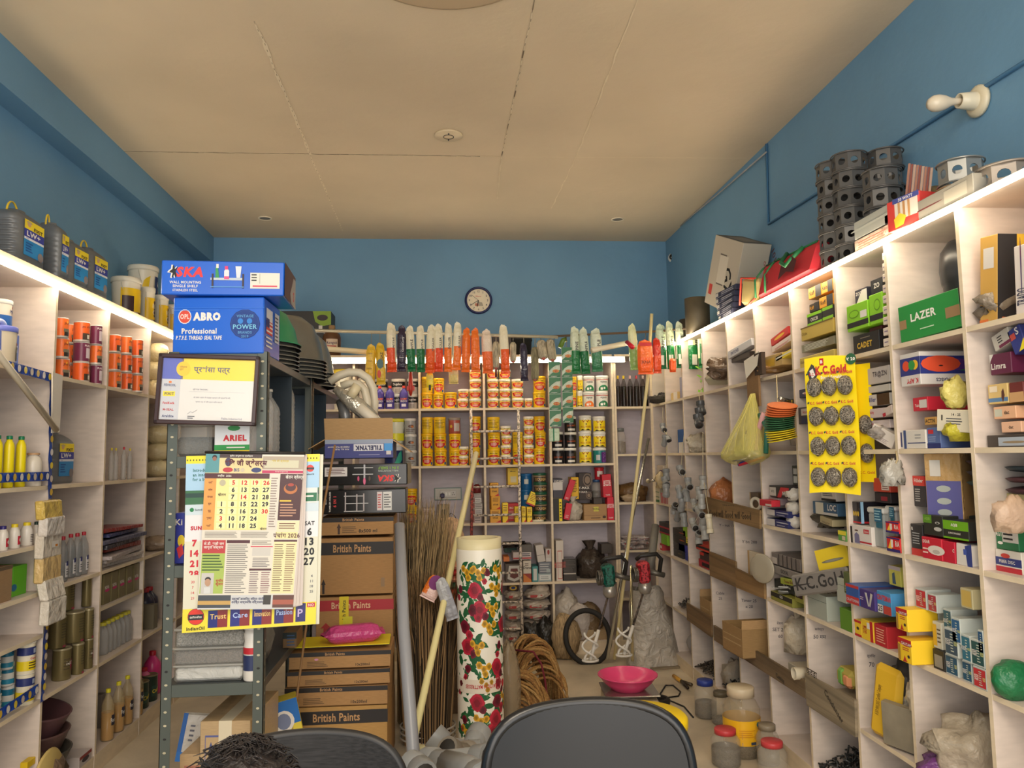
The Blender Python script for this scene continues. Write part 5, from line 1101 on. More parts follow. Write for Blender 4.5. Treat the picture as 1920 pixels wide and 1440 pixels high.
R(1498,1564,646,668,'wide gold carton lowest of the gold pile',(214,190,100),[tl('F','Globe',(130,104,50),.1,.5,.25,wm=.2)],d=.26,ins=.004,jit=.005,z=2.008)
# --- cell 1425-1495 top: loose stuff
R(1418,1446,650,682,'pale grey open carton standing askew in top row',(206,200,204),[ln('F',(90,100,140),2)],drot=20,d=.12,ins=.06,z=2.13,tilt=(8,))
R(1446,1480,641,656,'red and gold fish patterned pouch on the loose cartons',(190,50,50),[('F','d',.5,.5,.3,.2,(220,180,60))],d=.1,ins=.06,tilt=(-10,),z=2.2)
R(1447,1490,656,668,'white flat carton with red print under the pouch',(216,200,190),[ln('F',(190,80,70),2)],d=.16,ins=.05,z=2.16,tilt=(-8,))
R(1431,1468,668,694,'open tan carton spilling packets in top row',(196,164,104),[('F','r',.1,.1,.6,.7,(214,170,60))],d=.2,ins=.02,jit=.008,z=2.055)
R(1455,1493,674,684,'bright yellow pouch lying over the tan carton',(246,220,60),[('F','r',0,.4,1,.7,(236,230,214))],d=.12,ins=.02,z=2.09,tilt=(-6,))
bag('scrap_packets','heap of colourful small packets at the front of the loose cell','packet',rloc(1462,700,.09),.26,.14,.05,(150,110,60),12,amp=.3,freq=6)
# --- cell 1371-1425 top
R(1361,1411,648,664,'blue lettered white carton lid tilting at top of brown heap',(216,214,214),[tl('F','SWITCHES',(50,60,120),.3,.45,.4,wm=.5)],d=.2,ins=.0,jit=.01,z=2.19,tilt=(-5,))
bag('brown_rags','heap of crumpled brown and dark packets in the top row','packet',rloc(1385,710,.12)+Vector((0,.06,-.0)),.42,.2,.17,(104,84,66),15,amp=.32,freq=6,n=24)
R(1368,1412,664,676,'dark long carton under the blue lettered lid',(70,58,50),[],d=.18,ins=.02,z=2.15,jit=.008)
p=atX(1407,690,XRF-.03);b=B();b.add([(0,.09,.05),(0,-.13,.08),(-.01,-.12,.0),(-.02,.02,-.06)],[(0,1,2,3)],mat((226,220,206)));b.box(-.0,.012,-.1,.06,-.22,.0,mat((146,112,74),.8,kind='cardboard'));b.box(-.002,.02,-.16,-.06,-.05,.07,mat((70,54,42),.8));o=b.obj('cardboard_flap');o.location=p;tag(o,'brown cardboard piece with white flap hung over the shelf edge above the net bag','cardboard')
# --- cells 1324-1371, 1284-1324, 1251-1284 top
bag('clear_bag','clear knotted bag on the shelf beside green leaves','bag',rloc(1345,722,.06)+Vector((0,0,-.0)),.2,.12,.1,(196,188,160),16,amp=.2,a=.7)
b=B();rr=random.Random(2)
for i in range(26):
 c=Vector((rr.uniform(0,.06),rr.uniform(-.07,.07),rr.uniform(0,.18)));d=Vector((rr.uniform(-.04,.01),rr.uniform(-.03,.03),rr.uniform(-.02,.03)));e=Vector((0,.018,.012));b.add([c,c+d*.5+e,c+d,c+d*.5-e],[(0,1,2,3)],mat((130,190,50),.5))
b.tube([(.03,0,0),(.03,.01,.2)],.004,mat((90,130,40)),5)
o=b.obj('leaf_sprig');o.location=rloc(1312,735,.0)+Vector((.02,0,.0));o.location.z=2.01;tag(o,'bright green artificial leaf sprig in the top row near the corner','plant')
b=B();rr=random.Random(9)
for i in range(14):
 c=Vector((rr.uniform(0,.06),rr.uniform(-.06,.06),rr.uniform(0,.1)));d=Vector((rr.uniform(-.04,.01),rr.uniform(-.03,.03),rr.uniform(-.02,.03)));e=Vector((0,.02,.012));b.add([c,c+d*.5+e,c+d,c+d*.5-e],[(0,1,2,3)],mat((130,180,60),.5))
o=b.obj('leaf_sprig');o.location=rloc(1352,705,.1);o.location.z=2.10;tag(o,'second green leaf sprig behind the clear bag','plant')
R(1261,1272,692,742,'lime green upright carton near the corner in top row',(150,220,60),[],d=.08,ins=.1,z=2.05)
R(1258,1270,731,747,'small gold and white carton below the lime green one',(214,180,110),[('F','r',.4,0,1,1,(226,214,200))],d=.06,ins=.04)
R(1272,1281,702,745,'lavender and grey packet leaning in the corner top cell',(140,136,160),[],d=.06,ins=.06)
def boct(r,h,m,holes=True,nf=8):
 """octagonal fan box: eight walls each with a round hole, two flanged rims"""
 b=B();di=mat((26,25,25),.7)
 for k in range(nf):
  a0=2*pi*k/nf+.4;a1=2*pi*(k+1)/nf+.4;p0=Vector((r*cos(a0),r*sin(a0),0));p1=Vector((r*cos(a1),r*sin(a1),0));w_=(p1-p0).length;u=(p1-p0)/w_;nn=Vector((cos((a0+a1)/2),sin((a0+a1)/2),0))
  hr=min(w_,h)*.29;K=12;vs=[];
  for dep in(0,-.004):
   cc_=p0+u*(w_/2)+Vector((0,0,h/2))+nn*dep
   for q in range(K):a=2*pi*q/K+pi/4;vs.append(cc_+u*hr*cos(a)+Vector((0,0,hr*sin(a))))
   for q in range(K):
    a=2*pi*q/K+pi/4;cx,cz=cos(a),sin(a);s_=max(abs(cx),abs(cz));vs.append(cc_+u*(w_/2*cx/s_)+Vector((0,0,h/2*cz/s_)))
  fs=[]
  for q in range(K):
   q2=(q+1)%K;fs+=[(q,q2,K+q2,K+q),(2*K+q,3*K+q,3*K+q2,2*K+q2),(q,2*K+q,2*K+q2,q2)]
  b.add(vs,fs,m)
 for z in(0,h):b.tube([(1.04*r*cos(a),1.04*r*sin(a),z) for a in[2*pi*k/24 for k in range(24)]],r*.045,m,6,close=True)
 return b
FBM=mat((92,90,88),.35,.3);FB2=mat((160,160,156),.3,.6)
fbp=boct(.075,.078,FBM)
_fb=None
fcol=[(1571,487,6,0,'front left column'),(1602,480,6,.02,'tall front column'),(1640,470,5,.14,'back middle column'),(1660,452,4,.02,'column beside the grey carton'),(1672,470,6,.17,'tallest back column'),(1626,480,4,.16,'back column behind the tall front one')]
for ci,(x,yb,n_,ins,wh) in enumerate(fcol):
 ins2=.09+ins;p=atX(x,yb,XRF+ins2)
 for i in range(n_):
  if _fb is None:_fb=o=fbp.obj('fan_box')
  else:o=copy_tree(_fb)
  o.location=(p.x,p.y,ZT+TH+.004+i*.0845);o.rotation_euler=(0,0,random.uniform(-.2,.2))
  tag(o,'dark octagonal metal fan box, %s of the %s'%(['lowest','second','third','fourth','fifth','topmost'][i] if n_>1 else 'single',wh),'fan box','octagonal fan boxes on the right shelving')
for(x,yb,r_,m,lab) in((1733,425,.08,FBM,'dark octagonal fan box standing alone behind the striped red bag'),(1806,385,.075,FB2,'shiny galvanised octagonal box on another, top right'),(1890,345,.09,mat((150,140,130),.4,.4),'pale grey octagonal box at the right picture edge')):
 o=boct(r_,.08,m).obj('fan_box');p=atX(x,yb,XRF+.12);zz=ZT+TH+.004
 if x==1733:zz+=.05
 if x==1806:zz+=.105
 o.location=(p.x,p.y,zz);tag(o,lab,'fan box')
o=boct(.08,.09,mat((170,140,104),.4,.3)).obj('fan_box');p=atX(1806,385,XRF+.12);o.location=(p.x,p.y,ZT+TH+.004);tag(o,'tan octagonal box under the shiny galvanised one','fan box')
b=B();b.box(-.06,.06,-.08,.08,0,.05,mat((110,100,84)));o=b.obj('wooden_block');p=atX(1733,425,XRF+.12);o.location=(p.x,p.y,ZT+TH);tag(o,'low block under the lone fan box behind the striped red bag','block')
carton('carton','pale grey quilted long carton before the fan box columns','box',.28,.09,.075,(170,172,164),[('F','d',.2+.2*k,.5,.3,.07,(186,188,178)) for k in range(4)],atX(1636,455,XRF+.0)+Vector((.004,0,0)),-90,r=.3)
o=C.objects[-1];o.location.z=ZT+TH+.055
carton('carton','flat peach and white packet under the pale grey quilted carton','packet',.28,.1,.05,(206,180,160),[('F','l',.1,.2,.9,.8,3,(190,120,100))],(XRF+.002,o.location.y,ZT+TH),-90,kind='film')
carton('carton','dark carton with red strip beside the red drawing box','box',.09,.09,.1,(70,66,64),[('F','r',.1,.2,.9,.35,(150,40,40))],(XRF+.004,atX(1668,440,XRF).y-.01,ZT+TH),-90)
yy=atX(1700,430,XRF).y;t=carton('carton','red and white carton with pictures and striped paper sticking out on top','box',.16,.14,.12,(214,66,60),[('F','r',.25,.3,.95,.95,(226,214,200)),('F','r',.35,.35,.42,.9,(200,150,100)),('F','r',.5,.3,.57,.85,(190,140,90)),('F','r',.65,.3,.72,.9,(200,150,100)),('F','p',[(.25,.05),(.5,.1),(.6,.35),(.4,.5),(.22,.35)],(240,210,60)),('F','r',.2,.84,1,1,(70,80,150)),tl('F','50 WATT',WHITE,.6,.92,.1)],(XRF-.01,yy,ZT+TH),-78,jit=.004)
b=B();rr=random.Random(3)
for i in range(9):b.box(-.06+i*.014,-.05+i*.014,0,.002,0,.13-.004*i,mat([(180,130,110),(150,90,80),(200,170,150)][i%3]))
o=b.obj('striped_sticks');o.location=(XRF+.05,yy,ZT+TH+.121);o.rotation_euler=(0,rad(12),rad(-78));tag(o,'brown and white striped sleeve rising from the red and white carton','sticks')
bag('brown_bag','brown paper bag lump behind the clear covered board','bag',(XRF+.16,atX(1760,400,XRF+.12).y,ZT+TH),.22,.14,.17,(120,104,72),44,amp=.12,kind='cardboard')
carton('carton','silver plastic wrapped panel with round hole on the right shelving top','box',.3,.05,.075,(150,146,136),[('F','d',.12,.5,.35,.035,(110,50,50)),('F','r',.5,.2,.9,.8,(170,164,150))],(XRF+.004,atX(1770,400,XRF).y,ZT+TH),-90,r=.2)
# red bag, GX carton, tiles etc. further back
t=thing('shopping_bag','red fabric bag with green piping and handles lying on the right shelving top','bag',atX(1468,545,XRF)+Vector((-.004,0,0)));t.location.z=ZT+TH;t.rotation_euler=(0,0,rad(-90))
b=B();b.box(-.33,.33,0,.28,0,.21,mat((204,44,56),.7),.03,J=lambda p:p+Vector((0,.04*(p.z>.13),-.03*(p.x>0)*(p.z>.1)+NZ.noise(p*9)*.02)))
b.text('101',-.05,.19,.04,mat((70,24,30)),-.012,None,.03,-70);b.poly([(-.02,.05),(.08,.07),(.16,.05),(.2,.1),(.14,.14),(.1,.1),(.03,.12)],mat((80,26,30)),-.012);b.text('GENDER',-.16,.12,.025,mat((130,30,36)),-.012,None,.02,-80);b.obj('body',t)
b=B();gm=mat((30,110,64),.6)
for x in(-.33,-.2):b.tube([(x,-.003,.02),(x,-.003,.12),(x+.01,.04,.18),(x+.01,.08,.208)],.006,gm,6)
b.tube([(-.3,.055,.195),(.28,.06,.172)],.006,gm,6);b.obj('piping',t)
b=B()
for dy in(0,):b.tube([(-.02,.045,.19),(.02,-.01,.13),(.08,-.012,.1),(.14,-.01,.12),(.16,.045,.175)],.011,gm,6)
b.obj('handle',t)
yy=atX(1352,560,XRF+.1).y
t=carton('carton','big tall worn white carton tipped sideways at the far end on top','box',.36,.2,.46,(196,186,168),[tl('F','GX',BLK,.7,.4,.22,rot=-65),ln('F',(110,100,90),5,.3,.55,.3,.8),('F','r',.08,.15,.2,.3,(200,70,60)),('F','r',.3,.35,.6,.75,(214,206,190)),('T','r',0,0,1,1,(92,78,62)),('T','r',.2,.2,.8,.8,(140,124,100))],(XRF+.07,yy,ZT+TH+.12),-80,tilt=(24,))
for i in range(5):
 yy=atX(1371,600-i*9,XRF).y;carton('tile_carton','navy and white slim tile carton, %s of the pile beside the big worn carton'%['lowest','second','third','fourth','topmost'][i],'box',.3,.16,.035,(50,52,76),[('F','r',.0,.2,.15,.8,(200,196,190)),('F','l',.3,.2,.9,.8,2,(170,170,180))],(XRF+.004,yy+.1+.01*(i%2),ZT+TH+.036*i),-90+i*2-4,jit=.003)
b=B();b.box(-.11,.11,0,.1,0,.16,mat((206,184,120),.8),.02);b.tube([(-.11,-.002,.0),(-.11,-.002,.16),(.11,-.002,.16)],.006,mat((200,60,40)),6);b.tube([(.0,-.002,.0),(.11,-.002,.05)],.006,mat((200,60,40)),6);o=b.obj('cloth_pouch');o.location=(XRF+.0,atX(1402,588,XRF).y,ZT+TH);o.rotation_euler=(0,rad(14),rad(-90));tag(o,'beige pouch with red piping left of the red fabric bag','pouch')
b=B();b.lathe([(.085,0),(.088,.26),(.08,.262),(.001,.262)],mat((98,88,68),.6,kind='grime'),20);o=b.obj('metal_can');o.location=(XRF+.06,atX(1308,600,XRF+.06).y,ZT+TH);tag(o,'rusty brown can standing at the far end of the right shelving','can')
b=B();b.lathe([(.07,0),(.07,.2),(.001,.2)],mat((70,60,50),.6,kind='grime'),18);o=b.obj('metal_can');o.location=(XRF+.16,atX(1290,590,XRF+.16).y,ZT+TH);tag(o,'dark can behind the rusty brown can in the corner','can')
# --- row 2 (z 1.604)
for i in range(6):pass
R(1690,1727,688,751,'wide white and blue carton with coloured discs, second row',(220,214,208),[('F','r',0,.32,1,.86,(44,56,130)),('F','d',.3,.62,.18,.16,(226,80,50)),('F','d',.75,.62,.17,.15,(240,190,50)),('F','d',.6,.62,.17,.15,(50,150,70)),tl('F','K APY',(200,40,50),.6,.14,.15,rot=180),
 ('P','r',0,.32,1,.86,(44,56,130)),('P','d',.68,.54,.2,.12,(236,160,50)),('P','d',.58,.56,.22,.15,(50,150,60)),('P','d',.46,.6,.24,.18,(90,50,130)),('P','d',.27,.62,.26,.25,(228,84,50)),('P','d',.27,.56,.03,.02,BLK),('P','t','K-DISCS',.3,.14,.1,(50,50,90),{'rot':180})],d=.3,ins=.005,z=1.84)
R(1712,1740,751,777,'small red carton under the coloured disc carton',(200,40,60),[tl('F','Tailor',WHITE,.35,.4,.2,wm=.5),('F','r',.45,.2,.95,.8,(214,208,200))],d=.2,ins=.03,z=1.745)
R(1733,1755,778,793,'tan carton with black lettering below the red one',(206,156,84),[tl('F','ACTIV',BLK,.5,.5,.5)],d=.18,ins=.03,z=1.69)
R(1754,1800,765,808,'cream carton marked 14 and 25 tipped at the front',(224,214,190),[tl('F','14 - 25',BLK,.6,.78,.12),ln('F',(90,90,90),3,.3,.8,.3,.65),('F','r',.15,.5,.19,.75,BLK),('P','r',0,0,1,1,(170,160,140))],d=.1,ins=.0,z=1.66,tilt=(5,),drot=14)
R(1686,1735,798,834,'white and blue striped carton at bottom left, second row',(222,216,206),[('F','r',.02,.1,.08,.9,(50,60,110)),('F','r',.15,.0,.25,1,(60,80,130)),('F','r',.3,.28,1,.33,(60,70,120)),ln('F',(160,160,160),2,.6,.9,.5,.8)],d=.15,ins=.01)
R(1738,1768,793,833,'blue carton with small red label beside the striped carton',(90,110,160),[('F','r',.1,.7,.5,.9,(200,50,60)),('F','r',0,0,1,.25,(40,50,110)),ln('F',(150,165,200),3,.1,.8,.3,.6)],d=.15,ins=.015)
bag('yellow_bag','yellow green polythene packet at front right of second row cell','bag',rloc(1805,828,.06)+Vector((0,0,-.0)),.14,.1,.08,(190,180,50),50,amp=.2)
bag('yellow_bag','pale yellow crumpled wrap hanging beside the coloured disc carton','bag',rloc(1800,755,.04)+Vector((0,.02,-.02)),.11,.07,.12,(214,200,110),51,amp=.25)
# nearest cell second row
for(x0,x1,yt,yb,c,lab,pr,kw) in[
 (1858,1898,684,724,(96,30,62),'maroon carton with white lettering in the nearest second row',[tl('F','Limra',WHITE,.4,.4,.3),('F','p',[(0,.6),(.2,1),(0,1)],(214,208,200))],{'z':1.84}),(1866,1900,655,686,(190,184,172),'silver carton with black print tipped over the maroon one',[ln('F',BLK,3,.3,.6,.3,.8),('F','r',.3,0,1,.2,(110,40,70))],{'z':1.93,'tilt':(-18,)}),
 (1902,1935,640,690,(50,60,130),'blue carton with yellow corner at the picture edge',[('F','r',.1,.55,.5,.8,(200,80,70)),('F','p',[(.4,0),(1,0),(1,.4)],(240,220,40)),tl('F','S',WHITE,.7,.8,.3)],{'z':1.94,'tilt':(-20,)}),(1853,1890,724,762,(222,190,120),'gold carton with dark figure, under the maroon carton',[('F','r',0,.1,1,.3,(90,130,170)),('F','p',[(.75,.05),(.85,.4),(.8,.75),(.7,.6),(.68,.3)],(90,50,40)),('F','r',.1,.6,.5,.9,(236,220,190))],{'z':1.745}),
 (1893,1920,724,762,(110,44,40),'maroon and tan carton at the picture edge, same layer',[('F','r',0,0,1,.5,(206,160,110))],{'z':1.745}),(1863,1905,763,787,(232,180,140),'peach carton, upper of two in the nearest second row',[('F','r',.05,.2,.4,.8,(200,200,180)),tl('F','dac',BLK,.6,.5,.3)],{'z':1.695}),(1877,1915,787,808,(232,184,150),'peach carton, lower of two in the nearest second row',[tl('F','dac',BLK,.5,.5,.3)],{'z':1.65})]:
 R(x0,x1,yt,yb,lab,c,pr,d=.16,ins=.05,**kw)
R(1850,1925,806,830,'open dark tray of small clear packets at bottom, nearest second row',(70,62,56),[('F','r',.3,.1,1,.8,(170,180,190)),('F','d',.7,.4,.3,.1,(150,130,100))],d=.2,ins=.04)
# cell 1582-1682 second row
for i,(yt,yb,c,tx,tc,z_,lab) in enumerate([(690,722,(196,188,182),'TR@ZN',(60,50,60),1.875,'grey white carton with dark lettering at top of the pile'),(722,735,(200,194,186),'',BLK,1.84,'plain pale carton second in the pile'),(735,757,(206,200,194),'Miller',(50,60,130),1.785,'white carton with copper picture, third in the pile'),(759,777,(214,196,196),'Ruby',(190,30,60),1.735,'white carton with red lettering, upper of two'),(778,794,(210,194,190),'Ruby',(190,30,60),1.69,'white carton with red lettering, lower of two')]):
 R(1617,1668,yt,yb,lab+' behind the scrubber card',c,([tl('F',tx,tc,.65 if i==0 else.35,.55,.4,wm=.6)] if tx else[])+([('F','r',.55,0,1,1,(70,46,34))] if i==2 else[]),d=.22,ins=.04,z=z_)
R(1622,1662,795,806,'blue slim carton under the red lettered cartons',(50,60,130),[],d=.16,ins=.05,z=1.665)
R(1625,1655,800,828,'white open carton flaps spilling forward right of the scrubber card',(224,214,202),[ln('F',(170,150,150),3)],d=.08,ins=.0,tilt=(28,),z=1.63,drot=20)
R(1655,1676,783,800,'crumpled white and red carton near the divider',(206,190,180),[('F','r',0,0,.3,.4,(180,40,60))],d=.12,ins=.01,tilt=(-12,),z=1.74,jit=.008)
bag('silver_wrap','clear plastic wrapped fitting at front of the pile right of the scrubber card','bag',rloc(1658,825,.05),.13,.1,.07,(170,160,150),54,amp=.25,a=.8)
# cell 1425-1582 second row, left of scrubber card
R(1478,1515,714,730,'navy carton with white oval label at top beside the scrubber card',(44,52,80),[('F','d',.7,.5,.35,.12,(220,214,206)),tl('F','Anand',(190,50,50),.75,.5,.35,wm=.4)],d=.2,ins=.02,z=1.865)
R(1475,1515,728,748,'black carton with yellow lettering under the navy carton',(40,40,42),[tl('F','LAPAI',(214,180,50),.18,.4,.35,wm=.3),('F','p',[(.45,.9),(.6,.9),(.52,.5)],(230,190,40))],d=.2,ins=.015,z=1.815)
R(1485,1515,748,780,'grey carton with chrome tap and white label beside the scrubber card',(70,66,72),[('F','r',.3,.5,1,.9,(206,200,194)),tl('F','Anand',(180,40,50),.7,.7,.2,wm=.5),('F','r',.3,0,1,.4,(40,50,90))],d=.2,ins=.01,z=1.735)
cable('chrome_tap','chrome tap end poking out of the grey carton',[atX(1461,748,XRF-.06),atX(1478,752,XRF-.0)],.012,mat((190,186,178),.2,.9),'tap',10)
bag('clear_bag','dusty clear bag on the shelf left of the scrubber card','bag',rloc(1498,836,.08),.13,.12,.14,(176,160,144),55,amp=.15,a=.8)
# coloured discs on a string
t=thing('abrasive_discs','string of orange, green and yellow discs hanging in a curve','disc string',atX(1478,775,XRF-.1))
b=B();o_=Vector(t.location);b.tube([atX(1456,704,XRF-.01)-o_,atX(1458,756,XRF-.07)-o_,atX(1470,790,XRF-.1)-o_],.003,mat((206,190,150)),5);b.obj('string',t)
cs=[(224,120,60)]*5+[(50,104,66)]*6+[(226,206,40)]*5
for i,c in enumerate(cs):
 u=i/15;y=760+u*64;x=1467-6*sin(pi*u)-0*u;p=atX(x,y,XRF-.1)-o_;b=B();b.X=TR(*p)@RZ(-60)@RY(14-20*(u))@RX(10);b.lathe([(.02,-.001),(.07,-.0018),(.072,0),(.07,.0018),(.02,.001)],mat(c,.7),22);b.obj('disc',t)
# net bag with pans
t=thing('net_bag','yellow net bag of round steel pan lids hanging from the shelf edge','bag',atX(1392,810,XRF-.12));o_=Vector(t.location)
top=atX(1412,738,XRF-.05)-o_
def netf(u,v):
 a=2*pi*u;w_=.018+.21*(v**1.1)*(1 if v<.85 else(1-((v-.85)/.15)**2*.75));c=top.lerp(Vector((0,0,-.17)),v)
 return c+Vector((.6*w_*cos(a),w_*sin(a)*1.05,.012*sin(a*3+2)*v))
b=B();b.grid(netf,30,20,mat((226,216,120),.35,0,0,.5,kind='film'));rr=random.Random(6)
nm_=mat((232,222,130),.4)
for k in range(26):
 u=k/26;b.tube([netf(u+.03*sin(v_*5+k),v_)+Vector((-.001,0,0)) for v_ in[q/12 for q in range(12)]],.0012,nm_,3)
b.obj('netting',t)
for(dy,dz,r_,ax_) in((.03,-.06,.078,30),(-.05,-.04,.07,-50),(-.02,-.125,.08,70)):
 b=B();b.X=TR(-.01,dy,dz)@RZ(-90+ax_*.4)@RX(78 if dz>-.1 else 20);b.lathe([(.001,.02),(r_*.5,.018),(r_*.85,.006),(r_,0),(r_,-.006),(r_*.8,-.002),(.001,.004)],mat((150,148,140),.25,.8),28,cap=False);b.obj('pan_lid',t)
cable('insulated_gloves','pink and green rubber strips hanging right of the net bag',[atX(1432,775,XRF-.06),atX(1424,800,XRF-.07),atX(1419,840,XRF-.08),atX(1424,852,XRF-.08)],.014,mat((214,160,160),.5),'rubber strip',8)
cable('rubber_strip','teal green rubber strip hanging right of the pink one',[atX(1424,778,XRF-.05),atX(1438,802,XRF-.06),atX(1436,850,XRF-.08)],.013,mat((40,110,90),.5),'rubber strip',8)
p=atX(1412,868,XRF-.1);b=B();b.box(-.1,.1,-.01,.01,0,.055,mat((36,60,130),.3,kind='film'),.004,J=lambda q:q+Vector((0,0,.02*abs(q.x)*8*.3)));b.text('Veto Super',-.01,.034,.018,mat((206,60,60)),-.0115);b.text('Angel',.06,.036,.014,mat((240,220,60)),-.012);b.rect(-.09,.09,.003,.016,mat((190,40,50)),-.011);o=b.obj('sponge_packet');o.location=p;o.rotation_euler=(0,rad(-14),rad(-62));tag(o,'blue glossy packet with red and yellow lettering under the net bag','packet')
# scrubber card
t=thing('scrubber_card','yellow hanging card holding twelve round steel scrubbers','scrubber card',atX(1560,790,XRF-.09));t.rotation_euler=(0,rad(0),rad(-48));o_=Vector(t.location)
sw=.215;shh=.60;sc1=atX(1560,925,XRF-.09).z;zt_=atX(1560,668,XRF-.09).z;shh=zt_-sc1;z0=sc1-o_.z;z1=zt_-o_.z
b=B()
def cf(u,v):return Vector(((u-.5)*sw+.012*v-.006,.012*sin(v*5)-.004*sin(u*6),z0+(z1-z0)*v+.006*sin(u*4)))
b.grid(cf,8,14,mat((250,222,20),.35))
b.text('K.C.Gold',.012,z1-.055,.036,mat((190,40,44)),-.0165,.13,.05);b.text('Steel Scrubber',.022,z1-.088,.015,mat((240,236,220)),-.016,.11,.03);b.rect(-.035,-.017,z1-.035,z1-.004,mat((190,30,36)),-.0155);b.text('B',-.026,z1-.019,.014,mat(WHITE),-.0162,None,.05)
b.disc(.098,z1-.018,.022,.024,mat((26,84,50)),-.017);b.text('₹ 20',.098,z1-.018,.014,mat(WHITE),-.0178,None,.03)
b.poly([(-.09,z1-.06),(-.07,z1-.025),(-.05,z1-.04),(-.045,z1-.075),(-.06,z1-.1),(-.08,z1-.1)],mat((60,56,56)),-.0155);b.poly([(-.08,z1-.055),(-.065,z1-.045),(-.055,z1-.075),(-.07,z1-.09)],mat((226,220,210)),-.016)
rws=[.78,.565,.345,.12];z_=lambda v:z0+(z1-z0)*v
for v in rws:
 for u in(.2,.5,.81):b.text('K.C. Gold',(u-.5)*sw+.012*v,z_(v)+.058,.0125,mat((190,40,44)),-.018,.05,.04);b.poly([((u-.5)*sw-.03+q*.004,z_(v)+.054+r2_*.004) for q,r2_ in((0,0),(2,1),(2,3),(0,2))],mat((50,70,60)),-.018)
b.obj('card',t)
for v in rws:
 for u in(.2,.5,.81):
  b=B();b.X=TR((u-.5)*sw+.012*v-.004,-.016+.012*sin(v*5),z_(v));b.X=b.X@RX(90);rr=random.Random(int(u*100+v*1000))
  def sf(a_,q_):a=2*pi*a_;be=q_*pi/2;k=1+.1*NZ.noise(Vector((cos(a)*3,sin(a)*3,q_*4+u*9+v*7)));return Vector((.0315*k*cos(a)*cos(be),.042*k*sin(a)*cos(be),.026*sin(be)*k))
  b.grid(sf,22,8,mat((150,142,130),.35,.7,kind='steelwool'))
  for q in range(26):
   a0=rr.uniform(0,6.28);r0=rr.uniform(.2,.9);b.tube([(.0315*r0*cos(a0+s_),.042*r0*sin(a0+s_),.027*math.sqrt(max(0,1-r0*r0))+.001) for s_ in(0,.3,.6,.9)],.0008,mat((206,200,186),.2,.8),3)
  b.obj('steel_scrubber',t)
t2=thing('scrubber_card','second yellow scrubber card mostly hidden behind the first','scrubber card',atX(1560,790,XRF-.07)+Vector((.06,-.04,-.0)));t2.rotation_euler=(0,0,rad(-62))
b=B();b.grid(lambda u,v:Vector(((u-.5)*.2,.01,-.26+.5*v)),4,8,mat((246,216,20),.35));b.text('K.C. Gold',.06,-.22,.012,mat((190,40,44)),.008);b.obj('card',t2)
for v in(-.02,-.14):
 b=B();b.X=TR(.07,.0,v)@RX(90);b.grid(lambda a_,q_:Vector((.03*cos(6.283*a_)*cos(q_*1.57),.042*sin(6.283*a_)*cos(q_*1.57),.026*sin(q_*1.57))),16,6,mat((150,142,130),.35,.7,kind='steelwool'));b.obj('steel_scrubber',t2)
# right shelving, rows three to six
# nearest cell, third row
R(1863,1905,930,966,'white carton with pale circle picture in nearest third row',(214,206,200),[('F','d',.75,.6,.3,.14,(180,172,176)),('F','p',[(.15,.7),(.2,.6),(.25,.7),(.2,.8)],(80,160,190)),ln('F',(120,120,120),1,.1,.4,.3,.45)],d=.2,ins=.05,z=1.36)
R(1866,1908,966,1015,'green and white carton with bulbs picture under the white one',(36,110,66),[('F','r',.3,.3,1,.8,(206,200,190)),tl('F','AGT',WHITE,.15,.6,.2,wm=.3),('F','d',.2,.25,.12,.06,WHITE),ln('F',BLK,2,.35,.9,.35,.7)],d=.22,ins=.05,z=1.275)
R(1867,1915,1022,1070,'white, navy and red carton lettered for discs, lowest in the stack',(222,214,200),[('F','r',0,.3,1,.66,(44,56,120)),('F','r',0,0,1,.24,(190,44,56)),tl('F','FIBER DISC',WHITE,.45,.48,.15),('F','d',.4,.75,.18,.11,(200,60,50))],d=.24,ins=.045)
for i in range(6):
 b=B();b.lathe([(.001,0),(.07,.004),(.085,.016),(.07,.02),(.001,.02)],mat([(60,30,36),(40,60,56),(70,36,40),(54,44,44),(40,50,54),(50,24,34)][i],.6),20);p=rloc(1905,900,.14);o=b.obj('sanding_disc');o.location=(p.x,p.y+.01*(i%2),1.455+.016*i);o.rotation_euler=(0,rad(-4+i*2),0);tag(o,'dark sanding disc, %s of the pile at the right edge'%['lowest','second','third','fourth','fifth','topmost'][i],'disc','dark discs at the right picture edge')
p=rloc(1905,925,.10);carton('carton','pale tray with yellow film carrying the dark discs','box',.2,.18,.055,(190,180,120),(),(p.x,p.y,1.398),-90,r=.3)
bag('clear_bag','clear bag with orange things hanging before the green carton, right edge','bag',rloc(1910,1000,-.0)+Vector((-.02,0,0)),.14,.08,.12,(206,176,150),66,amp=.2,a=.7)
# cell 1682-1824 third row
R(1711,1735,902,960,'red and black carton with white lettering standing third row',(44,40,44),[('F','r',0,.68,1,1,(214,60,50)),tl('F','Fillider',WHITE,.5,.85,.12),ln('F',(180,176,170),6,.15,.7,.15,.6),('P','r',0,.68,1,1,(206,50,44)),('P','p',[(.1,0),(.3,1),(.4,.6),(.25,0)],(220,210,200))],d=.07,ins=.05,z=1.385)
carton('carton','tall plastic wrapped stack of violet and gold cartons in third row','box',.13,.12,.235,(188,152,100),[('F','r',.02,.0,.98,.58,(94,92,150)),('F','d',.5,.46,.2,.05,(170,176,170)),('F','d',.5,.27,.2,.05,(170,176,170)),('F','d',.5,.1,.2,.05,(170,176,170)),('F','r',.15,.65,.45,.9,(206,200,190)),('P','r',.1,.05,.9,.95,(176,140,90))],rloc(1767,960,.07)*0+Vector((XRF+.05,rloc(1772,960,.05).y,1.383)),-62,r=.25,kind='film')
R(1805,1822,890,968,'red over black carton behind the violet stack near the divider',(50,40,44),[('F','r',0,.75,1,1,(180,50,44))],d=.12,ins=.14,z=1.383)
